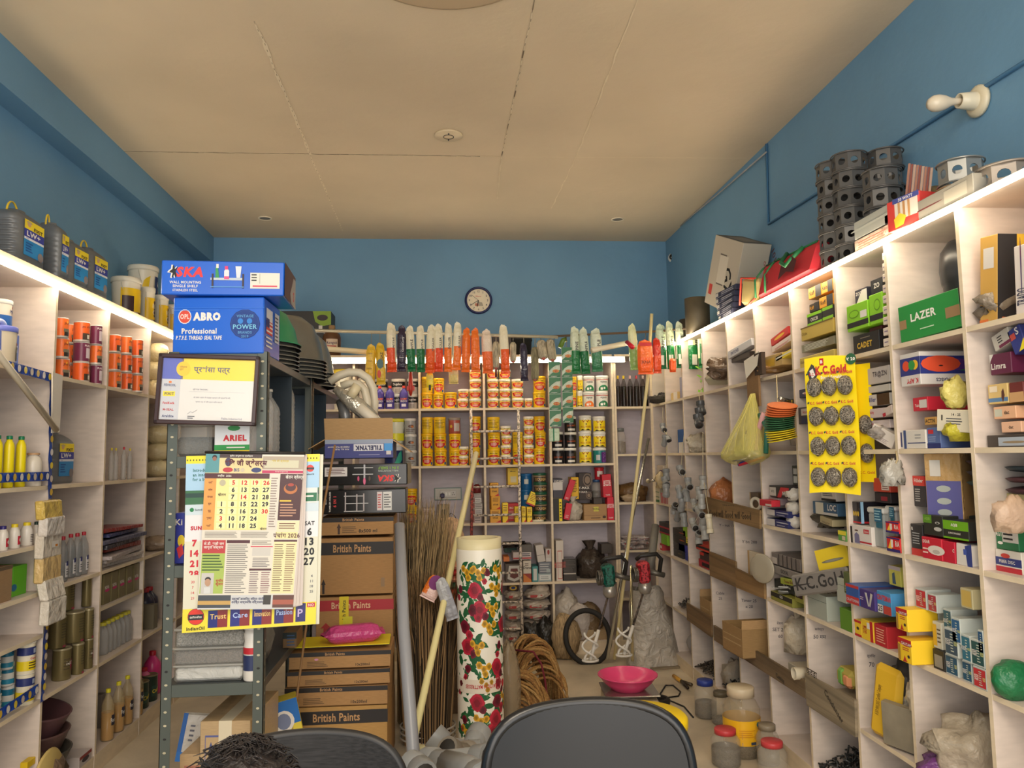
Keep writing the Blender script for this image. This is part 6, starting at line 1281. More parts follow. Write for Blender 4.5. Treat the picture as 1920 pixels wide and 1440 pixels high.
AQ=lambda big:[('F','r',0,.5,1,1,(110,170,30)),tl('F','AQIB',WHITE,.45,.76,.2,b=.04),tl('F','LONG SHACKLE',WHITE,.45,.32,.1),('F','r',0,0,1,.1,(110,170,30))]
R(1769,1816,978,1013,'green and black carton lettered for long shackle padlock',(44,46,40),AQ(1),d=.16,ins=.01,z=1.29)
R(1732,1768,973,1012,'green and black carton with padlock picture, left of the lettered one',(44,46,40),[('F','r',.0,.6,.45,1,(90,140,40)),tl('F','AQIB',(150,190,90),.22,.8,.15,wm=.35),('F','d',.75,.35,.2,.1,(190,190,184)),('F','d',.75,.65,.12,.06,(190,190,184)),('F','d',.75,.64,.07,.035,(44,46,40))],d=.16,ins=.01,z=1.29)
R(1708,1730,975,1034,'black carton with red foot at left of the padlock cartons',(46,44,46),[('F','r',0,0,1,.22,(200,56,50)),tl('F','a',WHITE,.15,.85,.1),ln('F',(160,160,160),5,.15,.9,.35,.75)],d=.18,ins=.02)
R(1729,1766,1009,1050,'red and white padlock carton at the bottom front, third row',(200,36,56),[('F','d',.72,.45,.42,.22,(226,216,206)),('F','d',.72,.38,.18,.1,(190,180,170)),tl('F','DEAR',WHITE,.25,.8,.15,wm=.4),ln('F',(240,200,190),2,.05,.4,.2,.55)],d=.14,ins=.005)
R(1768,1790,1012,1052,'plain bright red carton next to the red and white padlock carton',(196,30,56),[tl('F','C',WHITE,.9,.6,.15)],d=.14,ins=.008)
R(1790,1822,1014,1056,'white and blue carton with slanted flap at bottom right, third row',(220,214,206),[('F','p',[(.7,0),(1,0),(1,1),(.6,.9)],(50,64,130)),('F','r',.5,.5,.7,.75,(70,90,170))],d=.14,ins=.01,jit=.006)
R(1816,1824,970,1018,'black carton with a white flap beside the lettered padlock carton',(50,50,66),[ln('F',(190,190,190),4)],d=.14,ins=.02,z=1.29)
# cell 1582-1682 third row
R(1588,1612,941,981,'black tin with three round dials and red base, third row',(38,36,44),[('F','r',0,0,1,.08,(190,40,44)),('F','d',.2,.45,.12,.12,(214,176,60)),('F','d',.5,.45,.12,.12,(214,176,60)),('F','d',.8,.45,.12,.12,(214,176,60)),('P','r',0,0,1,.08,(190,40,44)),('P','r',.02,0,.08,1,(150,190,220))],d=.22,ins=.02,r=.2,z=1.29)
R(1592,1634,983,1019,'white carton with man in lilac shirt and red bottom line',(222,214,206),[('F','r',.0,.02,.1,.9,BLK),('F','p',[(.2,.05),(.2,.5),(.3,.62),(.42,.5),(.45,.05)],(120,116,150)),('F','d',.3,.72,.09,.04,(90,60,50)),('F','r',.45,.1,1,.18,(190,40,50)),('F','r',.65,.62,.9,.84,(200,50,60)),tl('F','Zoloto',WHITE,.78,.73,.1,wm=.2)],d=.12,ins=.005)
def clearbox(x0,x1,yt,yb,label,ins):
 s=slot('R',x0,x1,yt,yb,ins,cyl=False);t=thing('plastic_box',label,'box',s.loc,(0,0,rad(-90)));b=B();b.box(-s.w/2,s.w/2,0,.12,0,s.h*.85,mat((176,180,176),.2,0,0,.75),.006);b.obj('body',t)
 b=B();b.box(-s.w/2-.004,s.w/2+.004,-.004,.124,s.h*.85,s.h,mat((206,204,196),.3),.006);b.obj('lid',t)
 b=B();b.rect(.0,s.w/2,s.h*.65,s.h*.98,mat((40,100,130)),-.006);b.lines(.004,s.w/2-.004,s.h*.68,s.h*.95,4,mat((150,190,200)),-.007);b.rect(s.w*.1,s.w/2,s.h*.5,s.h*.64,mat((40,100,120)),-.006);b.obj('label',t)
clearbox(1629,1657,950,1025,'frosted plastic box with teal label standing third row',.02)
clearbox(1662,1680,950,1010,'frosted plastic box half hidden behind the divider, third row',.04)
for i,(yt,yb) in enumerate(((982,1003),(1004,1031))):
 R(1661,1693,yt,yb,['bright red and blue firework-like carton, upper of two','bright red and blue firework-like carton, lower of two'][i]+' by the divider',(206,40,40),[('F','r',0,0,1,.2,(50,40,110)),('F','r',0,.9,1,1,(50,40,110)),('F','p',[(.1,.2),(.35,.9),(.5,.7),(.4,.2)],(246,196,60)),('F','r',.33,.3,.5,.85,(230,220,210)),tl('F','RA',WHITE,.82,.6,.4,wm=.3)],d=.12,ins=-.004,z=1.205 if i else None)
R(1637,1668,892,918,'orange red carton with data label at the top of the pile, third row',(190,70,50),[('F','r',.5,.15,.95,.85,(214,200,190)),ln('F',(120,60,60),4,.55,.9,.2,.8)],d=.16,ins=.04,z=1.43)
R(1640,1670,920,940,'black carton with red mark under the orange red one',(46,40,44),[('F','r',.4,.2,.8,.6,(150,40,50))],d=.2,ins=.05,z=1.385)
bag('silver_fittings','bunch of shiny silver wrapped fittings hanging on the divider','bundle',atX(1676,912,XRF-.04),.1,.08,.11,(170,166,156),67,amp=.3,kind='film',r=.15,freq=6)
o=C.objects[-1];o.location.z=atX(1676,912,XRF-.04).z
cable('hanging_string','thin twisted string tied to the shelf corner above silver fittings',[atX(1680,846,XRF-.02),atX(1683,862,XRF-.03),atX(1672,885,XRF-.04)],.003,mat((180,160,120)),'string',5)
# cell 1495-1582 third row
R(1524,1570,939,963,'blue and white carton with large white letters, under the scrubber card',(60,92,120),[('F','r',.12,.0,.45,.95,(206,200,184)),tl('F','LOC',WHITE,.78,.62,.5,wm=.4),('F','r',.45,0,1,.2,(200,196,190))],d=.15,ins=.02,z=1.305)
R(1540,1567,922,939,'white and black padlock carton just below the scrubber card',(206,198,190),[('F','r',0,0,1,.25,BLK),ln('F',BLK,2,.1,.8,.5,.9)],d=.12,ins=.03,z=1.37)
R(1537,1560,966,979,'beige blister carton beneath the lettered blue carton',(170,156,120),[ln('F',(90,80,60),2)],d=.14,ins=.01,z=1.262,tilt=(6,))
bag('dark_packets','heap of dark and clear packets at the back of the cell under the card','packet',rloc(1562,990,.12),.2,.16,.12,(84,78,66),68,amp=.28,freq=5,r=.25)
R(1571,1586,987,1006,'small green and yellow carton at right front under the card',(90,150,70),[('F','r',0,.6,1,1,(224,206,60)),('F','r',.5,.1,.9,.5,(206,190,160))],d=.1,ins=-.002)
# cell 1425-1495 third row
R(1443,1480,921,943,'black and red carton with white sticker, top of the pile by the net bag',(44,42,42),[('F','r',.02,.1,.35,.85,(206,200,190)),tl('F','XF12',BLK,.18,.5,.2,wm=.28),('F','p',[(.4,0),(.6,.9),(1,.9),(1,.7),(.7,.5),(.6,0)],(190,36,50)),tl('F','NRG',WHITE,.8,.4,.35,wm=.3)],d=.24,ins=.02,z=1.36)
R(1441,1460,943,958,'clear and red packet under the black and red carton',(176,150,150),[('F','r',.1,.2,.5,.7,(190,60,60))],d=.15,ins=.03,z=1.315,jit=.006)
R(1421,1447,950,962,'red and cream flat packet poking out past the divider',(196,40,56),[('F','r',.5,.1,1,.4,(214,200,190))],d=.12,ins=-.02,z=1.31)
for i,(yt,yb,z_) in enumerate(((960,972,1.26),(972,986,None))):
 R(1438,1477,yt,yb,['navy and white slim carton, upper of two','navy and white slim carton, lowest of two'][i]+' under the clear packet',(40,46,100),[('F','r',0,.05,.4,.95,(210,204,200)),('F','d',.75,.65,.3,.08,(190,190,200)),ln('F',(160,160,180),1,.5,.95,.1,.4)],d=.2,ins=.01,z=z_)
for i,(yt,yb) in enumerate(((942,957),(957,975),(975,992))):bag('white_fittings','white wrapped fitting, %s of three by the divider'%['top','middle','lowest'][i],'packet',rloc(1488,yb,.05)+Vector((-.0,.0,0)),.075,.1,.072,(206,200,190),70+i,amp=.15)
for k,o in enumerate(C.objects[-3:]):o.location.z=1.207+.07*(2-k)
R(1486,1496,880,916,'tall green black carton beside the divider, upper third row',(60,66,60),[('F','r',.2,.1,.9,.45,(190,190,184)),('F','r',.2,.55,.9,.85,(180,180,174))],d=.1,ins=.06,z=1.43)
# row 4 (z .815) : cell 1425-1511
R(1447,1500,1040,1063,'grey striped sleeve of slim cartons on top, fourth row',(120,112,108),[('F','r',.0,.05,.2,.6,(200,190,180))]+[('F','r',.25+.15*k,0,.28+.15*k,1,(60,56,56)) for k in range(5)]+[('T','r',.1+.15*k,0,.13+.15*k,1,(60,56,56)) for k in range(6)],d=.2,ins=.02,z=1.0)
R(1444,1500,1060,1075,'grey metal look carton with dark lettering below the striped sleeve',(136,130,124),[tl('F','GOYAL',BLK,.5,.5,.5,wm=.5)],d=.2,ins=.015,z=.955)
R(1463,1503,1075,1087,'lime green slim carton with maroon script, fourth row',(160,170,60),[tl('F','Tower Bolt',(110,30,40),.4,.5,.5,wm=.5)],d=.18,ins=.01,z=.92,tilt=(-4,))
R(1452,1500,1087,1106,'black carton under the lime green one',(34,38,36),[tl('F','S.S. Rawal',WHITE,.5,.6,.3,wm=.6)],d=.2,ins=.03,z=.868)
R(1446,1485,1113,1130,'black and olive open carton of hinges at the bottom, fourth row',(140,138,60),[('F','r',.0,.45,1,.95,(40,40,36)),tl('F','GEO',WHITE,.5,.7,.3)],d=.18,ins=-.004)
R(1487,1508,1113,1134,'olive carton with red lettering right of the hinge carton',(150,150,66),[('F','r',.1,.4,.9,.9,(50,30,36))],d=.16,ins=.0)
b=B();rr=random.Random(8)
for i in range(10):b.box(-.09,.09,-.006,.006,0,.003,mat((150,148,140),.3,.6));b.X=TR(0,rr.uniform(-.03,.06),.004*i)@RZ(rr.uniform(-35,10))
o=b.obj('hinge_strips');o.location=rloc(1490,1110,.07);o.location.z=.868;tag(o,'loose bundle of shiny metal strips over the hinge carton','metal strips')
# cell 1511-1598 fourth row
R(1515,1550,1110,1156,'pale grey green lidded plastic box in the fourth row',(172,178,166),[('F','r',0,.72,1,.74,(110,120,110))],d=.18,ins=.01,r=.35)
bag('bolt_bag','clear bag full of shiny bolts beside the pale lidded box','bag',rloc(1562,1165,.10),.15,.14,.15,(150,140,122),80,amp=.18,kind='steelwool',knot=True)
R(1569,1586,1085,1130,'pale green grey slim box stacked on the bright green one',(176,180,166),[('F','r',0,.7,1,.72,(120,130,120))],d=.1,ins=.01,z=.93)
R(1575,1597,1140,1180,'bright green carton at the bottom by the divider, fourth row',(96,140,44),[],d=.14,ins=.005)
t=carton('scrubber_sheet','rolled grey sheet printed with big letters lying diagonally across the cell','card roll',.36,.02,.1,(128,122,116),[('F','t','K.C.Gold',.5,.55,.6,(56,54,54),{'wm':.85}),('F','d',.14,.5,.2,.035,(60,56,56))],rloc(1540,1100,-.02)+Vector((0,0,-.03)),-72,tilt=(-14,),bev=.008);
t=carton('scrubber_sheet','yellow scrubber card end sticking up above the grey rolled sheet','card',.2,.012,.1,(236,206,50),[('F','d',.5,.4,.35,.07,(120,116,100)),('F','d',.5,.4,.25,.05,(150,146,130))],rloc(1565,1060,.03),-72,tilt=(-16,));
R(1580,1592,1035,1075,'narrow dark green pouch standing against the divider, fourth row',(90,100,60),[ln('F',(200,190,150),4)],d=.04,ins=.0,z=.98)
# cell 1598-1711 fourth row: nail boxes
R(1587,1612,1124,1160,'blue and red carton with small print, left face of the screw carton',(50,90,160),[('F','r',0,0,1,.4,(190,60,60)),('F','r',0,.85,1,1,(190,60,60)),tl('F','CRAFTSMAN',(206,190,200),.5,.2,.15)],d=.18,ins=-.03,z=.955)
R(1614,1641,1130,1166,'purple carton with two silver screws drawn on it',(70,54,120),[('F','p',[(.35,.85),(.5,.85),(.62,.2),(.55,.15)],(200,196,190)),('F','p',[(.75,.9),(.9,.85),(.7,.15),(.62,.2)],(190,186,180)),ln('F',(200,180,200),2,.02,.3,.4,.6)],d=.2,ins=-.03,z=.955)
R(1643,1672,1130,1172,'light blue carton marked 25 with red lettering',(70,140,190),[tl('F','CRAFTSMAN',(206,50,50),.5,.72,.25,b=.04),('F','r',.05,.03,.4,.4,(225,220,210)),tl('F','25',BLK,.22,.22,.26,wm=.3),('F','r',.45,.03,1,.4,(190,70,60))],d=.2,ins=-.02,z=.955)
GA=(246,204,44)
def gaut(x0,x1,yt,yb,lab,z=None,ins=.0):R(x0,x1,yt,yb,lab,GA,[('F','r',.0,.78,1,1,(190,40,40)),('F','d',.6,.8,.45,.1,(170,24,40)),tl('F','GAUTAM',WHITE,.62,.8,.13,wm=.7),ln('F',(190,60,50),2,.35,.95,.5,.66),('F','d',.78,.3,.09,.07,(50,44,44)),('F','p',[(.4,.1),(.5,.3),(.6,.12),(.7,.06),(.35,.03)],(190,50,40)),('F','r',.02,.05,.2,.72,(170,130,60))],d=.12,ins=ins,z=z)
gaut(1666,1701,1138,1179,'yellow and red carton with small round badge, upper of two',.93,-.05)
gaut(1665,1708,1178,1222,'yellow and red carton with white lettering, lower of two at front',.816,-.05)
R(1600,1615,1163,1193,'yellow and red carton at bottom left under the screw cartons',(236,196,50),[('F','r',0,.0,1,.15,(190,44,44)),('F','d',.5,.5,.2,.1,(60,50,50)),('F','r',0,.85,1,1,(190,44,44))],d=.14,ins=.0)
R(1616,1637,1168,1206,'yellow and red carton with sideways lettering, second of the bottom row',(236,196,50),[('F','r',.75,0,1,1,(190,44,44)),tl('F','GAUTAM',(190,40,40),.3,.5,.35,rot=90,wm=.35),('F','r',.5,.6,.75,.9,(226,220,210))],d=.14,ins=-.003)
R(1640,1663,1172,1212,'dark red carton with fine print, third of the bottom row',(186,44,50),[ln('F',(226,170,140),6,.15,.85,.15,.85)],d=.14,ins=-.003)
R(1668,1690,1085,1122,'yellow carton with blue figure behind the stacked red and yellow ones',(206,196,90),[('F','r',0,.8,1,1,(196,180,180)),('F','p',[(.3,.1),(.3,.6),(.5,.7),(.6,.1)],(70,90,110))],d=.08,ins=.06,z=1.055)
R(1672,1700,1122,1140,'brown carton between the figure carton and the yellow ones',(110,54,40),[('F','r',.1,.3,.8,.6,(196,170,90))],d=.12,ins=.03,z=1.02)
# cell 1711-1861 fourth row: anchor boxes
AN=(186,192,186)
def anch(x0,x1,yt,yb,lab,pc=(40,84,110),z=None,ins=.02,d=.1,tx='ANCHOR'):R(x0,x1,yt,yb,lab,AN,[('F','r',.06,.08,.94,.92,pc),tl('F',tx,WHITE,.25,.5,.3,rot=90,wm=.3),ln('F',(190,196,180),7,.45,.7,.15,.85),tl('F',tx,(220,220,140),.84,.5,.2,rot=90,wm=.2)],z=z,ins=ins,d=d,r=.3)
anR=(190,50,56)
anch(1714,1734,1063,1100,'clear box with red anchor label at top left, fifth column',anR,1.01)
anch(1737,1753,1066,1100,'clear box with red and silver label, second at top left',(170,60,70),1.01)
anch(1722,1748,1108,1150,'clear box with navy anchor label in the second layer, left',(44,84,120),.92,ins=.05)
anch(1767,1782,1110,1155,'clear box with blue label at middle of second layer',(50,96,110),.95,ins=.03)
anch(1782,1798,1120,1168,'clear box with bright blue label below the gold one',(44,96,140),.935,ins=.0,d=.14)
R(1800,1822,1088,1125,'clear box with gold label topmost right, fourth row',(190,180,140),[('F','r',.1,.1,.9,.9,(200,170,90))],d=.14,ins=.02,z=1.06)
anch(1832,1848,1135,1180,'clear box with navy label at right edge, second layer',(44,84,120),.93,ins=.0)
R(1749,1772,1158,1208,'white carton with yellow side in the middle of the anchor boxes',(200,196,180),[('F','r',0,.1,.45,.9,(216,170,50)),ln('F',(90,80,70),4,.5,.9,.2,.8)],d=.12,ins=.02,z=.885)
for i,x in enumerate((1771,1795,1820)):
 anch(x,x+24,1170+i*7,1222+i*6,'clear box with teal anchor label, third layer, %s'%['left','middle','right'][i],[(60,80,96),(50,110,130),(40,80,80)][i],.885,ins=.0)
for i,(x0,x1,yt,yb) in enumerate(((1722,1744,1200,1240),(1773,1796,1222,1272),(1799,1822,1232,1285))):
 anch(x0,x1,yt,yb,'clear box with navy anchor label, bottom layer, %s'%['far left','middle','right of middle'][i],(40,84,110),.815,ins=.01)
R(1749,1770,1208,1252,'black framed carton with grey window in the bottom layer',(40,38,36),[('F','r',.15,.12,.85,.75,(140,134,124))],d=.1,ins=.01,z=.815)
anch(1825,1857,1245,1297,'clear box with red anchor label at the bottom right',anR,.815,ins=.0)
# nearest cell fourth row: green packet
bag('green_packet','green packet with red and white circles at the right picture edge','packet',rloc(1905,1300,.04)+Vector((0,0,-.0)),.16,.1,.12,(30,110,66),81,amp=.1);o=C.objects[-1];o.location.z=.815
# row 5 (z .43)
def plank(label,pts4,t_=.012,col=(146,116,76),txt=None):
 """board nailed over the front, top left, top right, bottom right, bottom left pixels on the shelf front plane"""
 q=[atX(x,y,XRF-.003) for x,y in pts4];t=thing('plank',label,'plank',sum(q,Vector())/4);o_=Vector(t.location)
 b=B();vs=[p-o_ for p in q]+[p-o_-Vector((t_,0,0)) for p in q];b.add(vs,[(0,1,2,3),(7,6,5,4),(0,4,5,1),(1,5,6,2),(2,6,7,3),(3,7,4,0)],mat(col,.75,kind='wood'));b.obj('board',t)
 if txt:
  b=B();a_=math.atan2((q[1]-q[0]).z,-(q[1]-q[0]).y);b.X=TR(-t_,0,0)@RZ(-90);L=(q[1]-q[0]).length
  for(tx,fx,fz,hh_,c,rt_) in txt:b.text(tx,fx*L,fz,hh_,mat(c),-.0012,None,.02,rt_)
  b.obj('lettering',t)
 return t
plank('brown board with dark lettering nailed across two cells',[(1322,930),(1428,957),(1428,992),(1322,960)],txt=[('Good will Good will Good',0,-.02,.045,(70,56,40),2.5),('- - - - - - -',0,.035,.006,(60,48,36),2)])
plank('plain brown board below the lettered one, left of a pair',[(1333,1034),(1382,1053),(1383,1101),(1334,1079)],col=(140,112,76))
plank('plain brown board below the lettered one, right of a pair',[(1382,1065),(1436,1091),(1437,1123),(1383,1101)],col=(150,118,76))
plank('dusty brown board at the lower left crossing one cell',[(1290,1130),(1336,1156),(1337,1195),(1291,1162)],col=(130,104,72))
plank('long dusty board stepping down across three lower cells',[(1341,1172),(1513,1276),(1515,1310),(1342,1200)],col=(126,106,80),txt=[('Cutting',.28,-.02,.03,(60,54,46),-4)])
plank('dusty grey board marked with handwriting at lower right',[(1513,1262),(1607,1312),(1609,1382),(1517,1322)],col=(150,136,112),txt=[('कवडा',-.33,.09,.03,(60,54,46),0),('Condenser',.1,.0,.028,(60,54,46),-30)])
def opencarton(x,y,w_,d_,h_,lab,z=None,ins=-.05,rot=-90,fl=(('F',160,.1),('N',130,.08),('P',120,.08))):
 p=atX(x,y,XRF+ins);return carton('carton',lab,'box',w_,d_,h_,(160,128,84),[('F','r',.05,.4,.95,.44,(190,164,120)),('F','r',.05,.62,.95,.65,(190,164,120))],(p.x,p.y,z if z is not None else p.z),rot,kind='cardboard',flaps=fl)
opencarton(1362,1180,.26,.26,.16,'open taped brown carton jutting out over the long dusty board',.45,-.10,-86,fl=(('P',8,.05),))
opencarton(1322,1140,.2,.22,.17,'open brown carton behind the jutting one',.45,-.0,-90,fl=(('N',-10,.05),))
def pen(x,y,lines,lab,tilt=0,d_=.12):
 """handwriting on the near face of a divider"""
 p=atX(x,y,XRF+d_)
 Yd=min(RU,key=lambda u:abs(u-(p.y)))
 q=at(x,y,Yd-TH/2);b=B()
 for i,tx in enumerate(lines):b.text(tx,0,-.035*i,.018,mat((40,40,60)),-.002,None,0,-4)
 o=b.obj('handwriting');o.location=q;tag(o,lab,'handwriting')
pen(1462,1168,['देसम','SET 270','60'],'blue pen note ending in 60 on the white divider')
pen(1536,1180,['कनेक्टर','50 मम'],'faint pen note on the divider above the dusty boards')
pen(1633,1230,['सुविधा','70'],'blue pen note ending in 70 on the wide divider')
pen(1350,1112,['Cable','25'],'small pen note above the jutting carton')
pen(1404,1126,['Timer 25','x 20'],'small pen note right of the jutting carton')
pen(1364,985,['Y - nut - 01'],'faint pen line under the lettered board')
pen(1405,1016,['Y bn 200'],'pen line on the cream upright sheet')
# stuff in rows 5 and 6
bag('white_bag','knotted white plastic bag above the long dusty board, left','bag',rloc(1415,1222,.1),.26,.16,.16,(190,176,156),83,amp=.2,knot=True,a=.85);C.objects[-1].location.z=.44
bag('white_bag','knotted white plastic bag over a pale tub near the pen note 60','bag',rloc(1498,1235,.12),.18,.14,.2,(214,200,176),84,amp=.18,knot=True,a=.85);C.objects[-1].location.z=.53
R(1478,1512,1240,1262,'pale plastic tub with dark letters under the knotted white bag',(190,180,160),[tl('F','I',(60,70,100),.4,.6,.3)],d=.16,ins=.05,z=.44)
R(1418,1441,1200,1235,'brown cardboard box deep in the cell beside the white bag',(110,88,64),[],d=.1,ins=.08,z=.44,kind='cardboard')
b=B();b.X=RY(90);b.lathe([(.03,-.06),(.03,0),(.024,0),(.024,-.03)],mat((214,204,180),.4),18,cap=False);o=b.obj('pipe_offcut');o.location=rloc(1510,1262,.02);tag(o,'short white pipe ring at the edge of the dusty board','pipe')
b=B();b.box(-.07,.07,0,.1,0,.08,mat((190,170,80),.6),.02);b.box(-.045,.0,-.004,.1,0,.075,mat((130,180,80),.6),.01);b.box(.0,.06,-.006,.1,0,.065,mat((240,160,110),.7),.015);o=b.obj('sponge_pack');p=rloc(1580,1270,.06);o.location=(p.x,p.y,.53);o.rotation_euler=(0,0,rad(-90));tag(o,'clear pack of orange, green and yellow sponges on a carton','sponges')
R(1567,1606,1270,1296,'brown carton under the sponge pack',(150,134,110),[],d=.14,ins=.06,z=.44,kind='cardboard')
bag('white_sack','white woven sack slumped at lower right beside the yellow sack','sack',(XRF+.13,atX(1645,1320,XRF).y,.44),.22,.2,.28,(206,196,176),85,amp=.14,kind='fibre',r=.8)
t=carton('printed_sack','yellow printed sack leaning out of the lower right cell','sack',.14,.05,.3,(214,170,40),[('F','t','A ISO 9001:2015 Certified Company',.3,.5,.08,(90,60,30),{'rot':90,'wm':.9}),('F','t','81',.7,.3,.16,(170,50,40),{'wm':.4})],(XRF+.0,atX(1650,1350,XRF).y,.44),-70,bev=.02,tilt=(10,),jit=.012)
t=carton('stone_tile','dirty grey square tile leaning in the lower right cell','tile',.2,.03,.17,(150,140,120),[],(XRF+.02,atX(1695,1370,XRF).y,.44),-70,kind='grime',jit=.008)
bag('dark_bag','dark clear bag behind the dirty grey tile','bag',(XRF+.16,atX(1690,1300,XRF+.1).y,.44),.22,.2,.34,(90,86,82),86,amp=.2,a=.85)
bag('white_gloves','white rubber bundle with blue band beside the grey tile','bundle',(XRF+.07,atX(1712,1330,XRF+.03).y,.6),.12,.12,.12,(214,200,176),87,amp=.2)
bag('clear_bag','large crumpled clear bag on the lowest right shelf','bag',(XRF+.14,atX(1800,1400,XRF+.05).y,.43),.42,.28,.26,(186,172,150),88,amp=.25,a=.75,n=22)
bag('clear_bag','clear bag with purple and blue packets at the bottom edge','bag',(XRF+.05,atX(1765,1430,XRF).y,.43),.3,.14,.1,(110,60,120),89,amp=.2)
# black rubbish of clips heaped on the plinth cells
def heap(x0,x1,lab,z=.09,hgt=.1,seed=1,col=(40,42,42)):
 b=B();rr=random.Random(seed);y0,y1=atX(x0,850,XRF).y,atX(x1,850,XRF).y;m=mat(col,.45);m2=mat(tuple(int(v*1.6) for v in col),.4)
 lo,hi=min(y0,y1)+.02,max(y0,y1)-.02;cy=(lo+hi)/2
 for i in range(380):
  u,v=rr.random(),rr.random();y=lo+(hi-lo)*u;x=XRF+.02+.28*v;zz=z+hgt*(1-v*.2)*(.25+.75*sin(pi*u))*rr.uniform(.3,1)*(.35+.65*sin(pi*min(1,v*1.3)))
  d=Vector((rr.uniform(-1,1),rr.uniform(-1,1),rr.uniform(-.5,.5))).normalized()*.018;c=Vector((x,y,zz));b.tube([c-d,c+d],.0045,m if i%4 else m2,4)
 o=b.obj('clip_heap');o.location=(0,0,0);tag(o,lab,'clips',kind='stuff')
heap(1486,1573,'heap of small black plastic clips on the floor cell beside jars',.09,.17,1)
heap(1576,1660,'heap of small black plastic clips in the next floor cell',.09,.13,2)
heap(1326,1371,'small heap of dark clips in the floor cell behind the blue lidded jar',.09,.12,3)
heap(1285,1323,'heap of dark scraps on the floor cell beside the plinth',.09,.1,4,(60,54,46))
heap(1253,1283,'dark heap of small clips on the shelf near the corner',.44,.12,5,(70,66,62))
bag('steel_kettle','shiny grey metal lump in the far floor cell','kettle',(XRF+.12,atX(1300,1210,XRF+.1).y,.12),.14,.14,.14,(150,146,144),90,amp=.02,kind=None,r=.25)
bag('clear_bag','clear bag standing in the floor cell behind the jars','bag',(XRF+.1,atX(1375,1290,XRF+.1).y,.09),.2,.16,.2,(186,174,156),91,amp=.2,a=.8)
bag('fittings_bag','pale bag of small fittings by the dusty board, lower left','bag',(XRF+.05,atX(1290,1150,XRF).y,.43),.12,.1,.14,(176,166,146),92,amp=.2)
# cells near corner, rows 3, 4 (black boxes, red boxes)
kk=0
for(x0,x1,yt,yb,c,lab,pr,z_) in[
 (1236,1256,985,996,(40,36,38),'black and red slim carton, topmost left near the corner',[('F','r',0,0,1,.3,(170,40,50))],1.0),(1236,1256,996,1008,(44,38,40),'black and red slim carton under the topmost one',[('F','r',0,0,1,.3,(170,40,50))],.955),
 (1240,1252,1004,1028,(140,200,50),'lime green carton sticking out near the corner',[],.87),(1232,1242,1020,1036,(190,60,66),'red and white small carton at the left end near corner',[('F','r',.2,.3,.8,.7,WHITE)],.815),
 (1257,1285,990,1003,(48,42,36),'black octagonal carton, top of the corner pile',[('F','d',.7,.5,.2,.06,(190,90,50))],.98),(1256,1286,1003,1020,(46,42,36),'black carton with orange dot, second in the corner pile',[('F','d',.7,.5,.2,.07,(190,90,50))],.925),
 (1254,1284,1020,1034,(52,48,46),'black carton third in the corner pile',[],.875),(1255,1280,1036,1050,(48,46,44),'black carton lowest in the corner pile',[('F','d',.7,.5,.2,.08,(110,90,60))],.818),(1273,1294,1024,1040,(50,56,160),'royal blue carton wedge beside the corner pile',[],.875),(1281,1296,1038,1058,(50,60,150),'royal blue carton under the blue wedge',[],.818),
 (1280,1292,968,990,(150,200,50),'lime green card behind the hanging fittings',[],.99),(1283,1291,994,1010,(226,210,50),'small yellow card below the lime green card',[('F','l',.2,.2,.8,.8,2,BLK)],.945),
 (1305,1330,1018,1032,(200,60,40),'red and black carton, upper by the plain board',[('F','r',0,.3,1,.6,BLK)],.93),(1312,1331,1032,1046,(60,44,44),'black and red carton, middle by the plain board',[('F','r',0,.6,.4,1,(200,50,40))],.87),(1310,1331,1044,1063,(170,40,50),'red carton, lowest by the plain board',[('F','r',.3,.2,1,.7,BLK)],.818)]:
 R(x0,x1,yt,yb,lab,c,pr,d=.16,ins=.02,z=z_)
for(x0,x1,yt,yb,c,lab,z_) in[(1232,1250,945,960,(60,50,44),'dark carton on the third row nearest the corner',1.0),(1232,1262,960,972,(70,44,44),'dark maroon carton below, nearest the corner',.97)]:pass
R(1228,1236,905,936,'stack of cream and green small packets at the corner',(206,196,170),[('F','r',0,0,1,.15,(40,110,60)),('F','r',0,.3,1,.34,(40,110,60)),('F','r',0,.6,1,.64,(40,110,60))],d=.12,ins=.0,z=1.205)
R(1239,1256,920,940,'red and white striped small cartons on the shelf near corner',(206,190,184),[('F','r',.1*k*2,0,.1*k*2+.1,1,(196,44,50)) for k in range(5)],d=.12,ins=.0,z=1.205)
bag('foil_bag','clear bag with brown foil sachets behind the lettered board','bag',rloc(1355,930,.08),.2,.16,.24,(176,110,66),93,amp=.2);C.objects[-1].location.z=1.205
R(1402,1422,912,947,'brown upright wooden box behind the lettered board',(110,86,60),[('F','r',0,0,.12,1,(206,176,130))],d=.1,ins=.1,z=1.25,kind='wood')
b=B();b.X=RX(90);b.tube([(.032*cos(a),.032*sin(a),0) for a in[2*pi*k/20 for k in range(20)]],.01,mat((206,196,176),.4),8,close=True);o=b.obj('pipe_ring');o.location=rloc(1417,945,.05);o.rotation_euler=(0,0,rad(-60));tag(o,'white pipe ring standing behind the lettered board','pipe')
R(1402,1428,1010,1075,'cream upright sheet leaning behind the plain boards',(206,194,170),[('F','r',0,0,.12,1,(196,156,96))],d=.02,ins=.06,z=.82)
b=B();b.X=RY(90);b.lathe([(.04,-.006),(.075,-.004),(.08,0),(.075,.004),(.04,.006)],mat((170,160,140),.4,.2),24);o=b.obj('round_cover');o.location=atX(1429,1066,XRF-.03);o.rotation_euler=(0,0,rad(30));tag(o,'round grey cover hanging at the divider by the brown board','cover')
